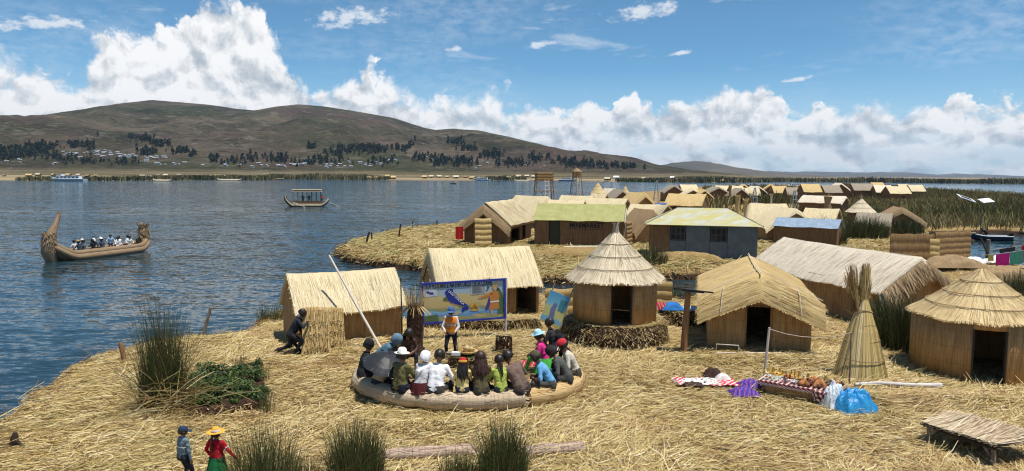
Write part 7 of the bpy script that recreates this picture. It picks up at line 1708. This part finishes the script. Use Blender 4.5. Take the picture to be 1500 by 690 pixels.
# ferries
M['boatwhite'] = plain('white_boat_paint', (.74, .76, .78), .4, .05)
def ferry(label, px, py, L, turn, hullcol=(.55, .60, .62), scale=1.0, base=WZ):
    c = W(px, py); f = empty('ferry_boat', (c.x, c.y, base), turn, label, 'boat'); b = MB(); P = []
    for i in range(15):
        u = i/14*2-1; w_ = (L*.13)*min(1, (1-abs(u)**4 if u > 0 else 1)); P.append([Vector((u*L/2, w_*q, z+max(0, u)**3*.06*L)) for q, z in ((-1.0, L*.075), (-.9, 0), (0, -.05), (.9, 0), (1.0, L*.075))])
    b.sheet(P, .05); b.add([P[0][k] for k in range(5)], [(0, 1, 2, 3, 4)]); b.build('hull', plain('hull_paint', hullcol, .5, .06), f)
    b = MB(); b.box((0, 0, L*.072), (L*.9, L*.23, .1)); b.build('deck', M['boatwhite'], f)
    b = MB(); b.box((-.03*L, 0, L*.115), (L*.66, L*.20, L*.085)); cb = b.build('cabin', M['boatwhite'], f)
    for sg in (-1, 1):
        for k in range(6):
            b = MB(); b.box((-.31*L+L*.56*k/5, sg*L*.1005, L*.122), (L*.075, .04, L*.036)); b.build('window', M['glass'], cb)
    b = MB(); b.box((.22*L, 0, L*.185), (L*.17, L*.15, L*.05)); b.box((-.1*L, 0, L*.165), (L*.5, L*.21, .1)); b.build('wheelhouse', M['boatwhite'], f)
    b = MB(); b.box((.24*L, 0, L*.186), (L*.132, L*.156, L*.026)); b.build('windscreen', M['glass'], f)
    b = MB()
    for k in range(6): b.tube([(-.33*L+.4*L*k/5, -L*.1, L*.168), (-.33*L+.4*L*k/5, -L*.1, L*.21)], .05, 4); b.tube([(-.33*L+.4*L*k/5, L*.1, L*.168), (-.33*L+.4*L*k/5, L*.1, L*.21)], .05, 4)
    for s in (-1, 1): b.tube([(-.33*L, s*L*.1, L*.21), (.07*L, s*L*.1, L*.21)], .05, 4)
    b.tube([(.1*L, 0, L*.17), (.1*L, 0, L*.30)], .06, 4); b.build('railing', M['wood'], f)
    return f
ferry('white passenger ferry with a row of windows moored at the far left shore', 100, 265.5, 27, math.pi+.05, (.40, .50, .54)); ferry('white ferry moored at the middle of the far shore', 705, 264.5, 22, math.pi-.2); ferry('white and grey ferry moored behind the first lookout tower', 832, 265.5, 23, .15, (.18, .22, .26))
ferry('white ferry with dark windows behind the far hut cluster', 1163, 274.0, 14, math.pi+.1, (.62, .66, .70)); 
for (px, py, L, lab) in ((338, 264.5, 24, 'long pale reed boat moored at the far left shore'), (765, 265.3, 20, 'low pale boat moored left of the lookout tower on the far shore'), (240, 265.5, 16, 'low pale boat at the reed huts of the far left shore')):
    c = W(px, py); b = MB(); b.tube([(-L/2, 0, 2.2), (-L*.45, 0, .9), (-L*.3, 0, .4), (L*.3, 0, .4), (L*.45, 0, .9), (L/2, 0, 2.0)], [.3, .6, .9, .9, .6, .3], 8, squash=1.2); tag(b.build('reed_boat', M['conegrey'], None, (c.x, c.y-3, WZ)), lab, 'boat')
c = W(424+240, 269.3); b = MB(); b.tube([(-2.6, 0, .5), (-1.6, 0, .25), (1.6, 0, .25), (2.6, 0, .5)], [.2, .5, .5, .2], 8); tag(b.build('rowing_boat', M['darkwood'], None, (c.x, c.y, WZ)), 'tiny dark rowing boat with one figure in the middle of the lake', 'boat')
passenger('figure in red sitting in the tiny dark rowing boat', Vector((c.x, c.y, WZ+.4)), 0, (.4, .08, .05), None, 1.3, None)
# motor boat on the channel
c = W(1447, 352); mo = empty('motor_boat', (c.x, c.y, WZ), R(-9), 'dark blue motor boat with a white rim on the channel at the right', 'boat'); Lm = 5.4; b = MB(); P = []
for i in range(19):
    u = i/18*2-1; w_ = .85*(1-max(0, -u)**2.6)**.8; lift = .55*max(0, -u)**2; P.append([Vector((u*Lm/2, w_*q, z+lift)) for q, z in ((-1, .55), (-.85, .12), (-.4, -.08), (0, -.12), (.4, -.08), (.85, .12), (1, .55))])
b.sheet(P, .04); b.add(P[-1], [tuple(range(7))]); b.build('hull', plain('navy_hull', (.022, .03, .055), .4), mo)
b = MB()
for k in (0, 6): b.tube([row[k]+Vector((0, 0, .03)) for row in P], .055, 6)
b.build('white_rim', M['boatwhite'], mo)
b = MB()
for x in (-.9, .5, 1.5): b.box((x, 0, .36), (.3, 1.5, .05))
b.build('bench', M['wood'], mo)
b = MB(); b.box((Lm/2+.1, 0, .75), (.38, .32, .42), rot=Matrix.Rotation(.35, 3, 'Y')); b.tube([(Lm/2+.08, 0, .6), (Lm/2+.5, 0, -.25)], .08, 8); b.tube([(Lm/2-.1, 0, .8), (Lm/2-.75, .1, .95)], .03, 6); b.build('outboard_motor', M['black'], mo)
person('person in black with a red sleeve bending over in the motor boat', (c.x-.25, c.y, WZ+.12), R(100), .95, ph=.72, lean=48, top=(.012, .012, .014), legs=(.02, .02, .022), hands=[Vector((-.25, .55, .55)), Vector((.2, .6, .55))], vox=.025, headp=15)
b = MB(); b.box((0, 0, .0), (.5, .3, .5)); 
for (px, py, lab, fl) in ((1385, 345, 'dark canoe prow moored behind the reed screens, left', 0), (1398, 347, 'dark canoe prow moored behind the reed screens, nearer the motor boat', .3)):
    c = W(px, py+8); b = MB(); P = []
    for i in range(13):
        u = i/12*2-1; w_ = .45*(1-abs(u)**2.5)+.03; P.append([Vector((u*2.4, w_*q, z+.65*abs(u)**3)) for q, z in ((-1, .45), (-.7, .08), (0, -.05), (.7, .08), (1, .45))])
    b.sheet(P, .04); tag(b.build('canoe', M['darkwood'], None, (c.x, c.y, WZ)), lab, 'boat').rotation_euler = (0, 0, .15+fl)
# ---------------------------------------------------------------- far shore: reed huts, village houses, woods
def mini_hut(m, wm, L, D, wh, rh, open_=False):
    b = MB(); wmb = MB()
    b.sheet([[Vector((x, -D/2-.3+(D/2+.3)*j/3, wh-.2+(rh-wh+.2)*j/3)) for j in range(4)] for x in (-L/2-.3, 0, L/2+.3)][::-1], .2); b.sheet([[Vector((x, D/2+.3-(D/2+.3)*j/3, wh-.2+(rh-wh+.2)*j/3)) for j in range(4)] for x in (-L/2-.3, 0, L/2+.3)], .2)
    n0 = len(b.f); h = MB()
    b.box((0, 0, wh/2), (L, D, wh)); 
    for s in (-1, 1):
        x0, x1 = sorted((s*(L/2), s*(L/2-.15))); b.add([(x0, -D/2, wh), (x0, D/2, wh), (x0, 0, rh-.1), (x1, -D/2, wh), (x1, D/2, wh), (x1, 0, rh-.1)], [(0, 2, 1), (3, 4, 5), (0, 3, 5, 2), (1, 2, 5, 4)])
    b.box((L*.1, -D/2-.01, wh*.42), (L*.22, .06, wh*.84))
    n1 = len(b.f)
    o = b.build('reed_hut', [m, wm, M['dark']])
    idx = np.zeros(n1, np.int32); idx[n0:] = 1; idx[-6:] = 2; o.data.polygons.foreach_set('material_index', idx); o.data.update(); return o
protoH = {}
FS = [(6, 257, 'g'), (42, 256, 'y'), (56, 255, 'c'), (78, 255.5, 'y'), (100, 255.5, 'y'), (115, 256, 'c'), (128, 257, 'b'), (140, 257, 'b'), (208, 257, 'g'), (218, 258, 'g'), (232, 256.5, 'g'), (243, 256, 'c'), (262, 255.8, 'g'), (277, 258, 'b'), (290, 257, 'g'), (308, 257.5, 'c'), (318, 257, 'y'), (330, 257.5, 'c'), (470, 259, 'b'), (487, 258.5, 'c'), (495, 259.5, 'y'), (540, 259, 'b'), (552, 259, 'y'), (568, 257, 'y'), (575, 258.5, 'y'), (622, 258, 'y'), (632, 257.5, 'c'), (643, 257.5, 'c'), (655, 258.5, 'y'), (668, 258, 'c'), (682, 258.5, 'b'), (692, 259, 'y'), (728, 258, 'b'), (745, 259, 'c'), (760, 257, 'c'), (772, 257, 'c'), (782, 257.5, 'c'), (890, 260.5, 'c'), (903, 258.5, 'w'), (915, 262, 'y'), (930, 263, 'b'), (942, 260.5, 'c'), (985, 259.5, 'w'), (993, 261.5, 'y'), (1003, 262, 'y'), (1034, 263, 'c'), (1058, 263.5, 'y'), (1078, 264, 'y'), (1096, 264.3, 'c'), (1203, 263, 'w'), (1221, 263.5, 'w'), (1353, 265.5, 'w')]
mats = dict(g=M['oldgrey'], y=M['yellow'], c=M['conegrey'], b=M['brownthatch'], w=M['white'])
for k in mats: protoH[k] = mini_hut(mats[k], M['walldark'] if k != 'w' else M['white'], 9.0, 5.5, 2.6, 5.0)
seen = set(); kn = dict(g='grey', y='golden', c='cream', b='brown', w='white')
for (px, py, k) in FS:
    i = np.argmin([abs(W(*p).x/W(*p).y-(px-750)/F) for p in shore_px]); Ys = float(np.interp((px-750)/F, [p.x/p.y for p in shore], [p.y for p in shore]))
    Y = Ys+random.uniform(2, 30); q = PY(px, py, Y); o = protoH[k] if k not in seen else protoH[k].copy()
    if k in seen: COL.objects.link(o)
    seen.add(k); sc = Ys/800*random.uniform(.42, .75); o.location = (q.x, Y, max(WZ+.2, q.z-5.0*sc+.8)); o.scale = (sc, sc, sc); o.rotation_euler = (0, 0, random.uniform(-.7, .7))
    nb = {'w': 'pale roofed house standing small on the flat far shore', 'g': 'small grey roofed reed hut among the reeds of the far shore', 'y': 'small golden roofed reed hut among the reeds of the far shore', 'c': 'small cream roofed reed hut among the reeds of the far shore', 'b': 'small brown roofed reed hut among the reeds of the far shore'}[k]
    tag(o, nb, 'hut', '%s roofed huts along the far shore' % kn[k])
hc_ = [plain('house_white', (.42, .41, .38)), plain('house_tin', (.32, .34, .37), .5), plain('house_adobe', (.26, .17, .12)), plain('house_blue', (.30, .36, .42))]
def house_mesh(i):
    b = MB(); L, D, wh, rh = 9, 6.5, 3.4, 5.2; b.box((0, 0, wh/2-1), (L, D, wh+2)); n0 = len(b.f)
    b.sheet([[Vector((x, -D/2-.4, wh-.1)), Vector((x, 0, rh))] for x in (L/2+.4, -L/2-.4)], .2, smooth=False); b.sheet([[Vector((x, D/2+.4, wh-.1)), Vector((x, 0, rh))] for x in (-L/2-.4, L/2+.4)], .2, smooth=False); n1 = len(b.f)
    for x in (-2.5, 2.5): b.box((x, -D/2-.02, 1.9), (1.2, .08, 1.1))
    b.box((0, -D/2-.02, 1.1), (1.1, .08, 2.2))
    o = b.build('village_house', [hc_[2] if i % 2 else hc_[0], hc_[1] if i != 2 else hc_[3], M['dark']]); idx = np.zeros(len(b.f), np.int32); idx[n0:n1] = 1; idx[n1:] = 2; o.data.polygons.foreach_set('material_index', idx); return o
hp = [house_mesh(i) for i in range(4)]; used = set()
CL = [(98, 226, 9, 2.5, 8), (115, 229, 12, 3, 10), (148, 224, 12, 3, 12), (162, 228, 22, 4, 26), (178, 231, 14, 2.5, 12), (222, 233, 22, 3, 16), (235, 240, 25, 3, 12), (80, 240, 12, 2, 6), (20, 236, 18, 4, 8), (445, 243, 28, 2.5, 20), (490, 243, 20, 3, 14), (545, 240, 16, 3, 18), (570, 236, 16, 3, 10), (640, 232, 16, 3, 6), (700, 241, 30, 4, 8), (330, 244, 30, 3, 10), (400, 242, 25, 4, 12), (780, 243, 40, 4, 8), (905, 246, 30, 3, 5)]
for (cx, cy, rx, ry, n) in CL:
    for _ in range(int(n*.7)):
        q = hill_hit(cx+random.gauss(0, rx*.75), cy+random.gauss(0, ry*.6))
        if q is None: continue
        i = random.randrange(4); o = hp[i] if i not in used else hp[i].copy()
        if i in used: COL.objects.link(o)
        used.add(i); o.location = q+Vector((0, 0, .3)); o.rotation_euler = (0, 0, random.uniform(-.8, .8)); s_ = random.uniform(.38, .68); o.scale = (s_*random.uniform(.8, 1.4), s_, s_)
        tag(o, 'tiny house in the village at the foot of the far hill', 'house', 'village houses on the far hillside')
for i in range(4):
    if i not in used: bpy.data.objects.remove(hp[i])
# woods on the hill, one mass of tree crowns
GRV = [(30, 222, 45, 8, 120), (60, 214, 28, 5, 50), (5, 230, 20, 6, 40), (112, 212, 14, 4, 22), (132, 214, 8, 5, 14), (66, 222, 5, 4, 8), (190, 200, 5, 2, 6), (210, 203, 14, 4, 30), (235, 211, 14, 4, 24), (215, 222, 14, 6, 36), (265, 221, 16, 4, 26), (285, 225, 8, 4, 10), (142, 197, 2, 2, 1), (85, 230, 24, 4, 20), (120, 236, 30, 4, 24), (185, 238, 25, 4, 18), (312, 233, 9, 5, 18), (340, 238, 20, 5, 20), (370, 232, 20, 6, 26), (408, 232, 12, 6, 24), (455, 215, 8, 3, 8), (495, 222, 16, 6, 34), (520, 217, 22, 4, 34), (550, 219, 22, 5, 46), (590, 216, 14, 5, 26), (615, 230, 14, 5, 20), (605, 207, 3, 3, 3), (650, 236, 22, 7, 60), (680, 238, 20, 5, 40), (665, 208, 16, 4, 20), (690, 217, 14, 5, 22), (720, 226, 18, 5, 34), (750, 238, 28, 5, 44), (790, 232, 22, 5, 30), (830, 238, 24, 5, 40), (860, 241, 22, 4, 34), (895, 243, 22, 3.5, 30), (925, 245, 18, 3, 18), (480, 236, 30, 6, 30), (440, 236, 26, 6, 22), (560, 236, 40, 6, 26)]
C = []; Hh = []
for (cx, cy, rx, ry, n) in GRV:
    for _ in range(int(n*1.15)):
        q = hill_hit(cx+random.gauss(0, rx*.55), cy+random.gauss(0, ry*.55)+2)
        if q is not None: C.append(q); Hh.append(random.uniform(7, 17)*q.y/2000)
nt = len(C); per = 46; C = np.array([tuple(c) for c in C]); Hh = np.array(Hh)
k = np.repeat(np.arange(nt), per); u = rng.random(nt*per); r_ = Hh[k]*.34*(1-.75*u)**.8*np.sqrt(rng.random(nt*per)); th = rng.uniform(0, 6.283, nt*per)
ctr = C[k]+np.stack([r_*np.cos(th), r_*np.sin(th), Hh[k]*(.12+.88*u)], 1)
t1 = rng.normal(0, 1, (len(k), 3)); t1 /= np.linalg.norm(t1, axis=1)[:, None]; t2 = np.cross(t1, rng.normal(0, 1, (len(k), 3))); t2 /= np.linalg.norm(t2, axis=1)[:, None]; s_ = (Hh[k]*.125*rng.uniform(.6, 1.3, len(k)))[:, None]
V = np.stack([ctr-t1*s_, ctr-t2*s_, ctr+t1*s_, ctr+t2*s_], 1).reshape(-1, 3)
M['wood_far'] = mat('eucalyptus_leaves', lambda t: t.ramp(t.attr('rnd'), [(0, (.010, .018, .010)), (.6, (.022, .034, .016)), (1, (.045, .058, .026))]), .7, .2)
tag(np_mesh('eucalyptus_wood', V, np.arange(len(V)).reshape(-1, 4), M['wood_far'], rnd=np.clip(np.repeat(rng.random(nt), per)*.6+.4*rng.random(nt*per), 0, 1)), 'dark groves of trees on the far hillside', kind='stuff')
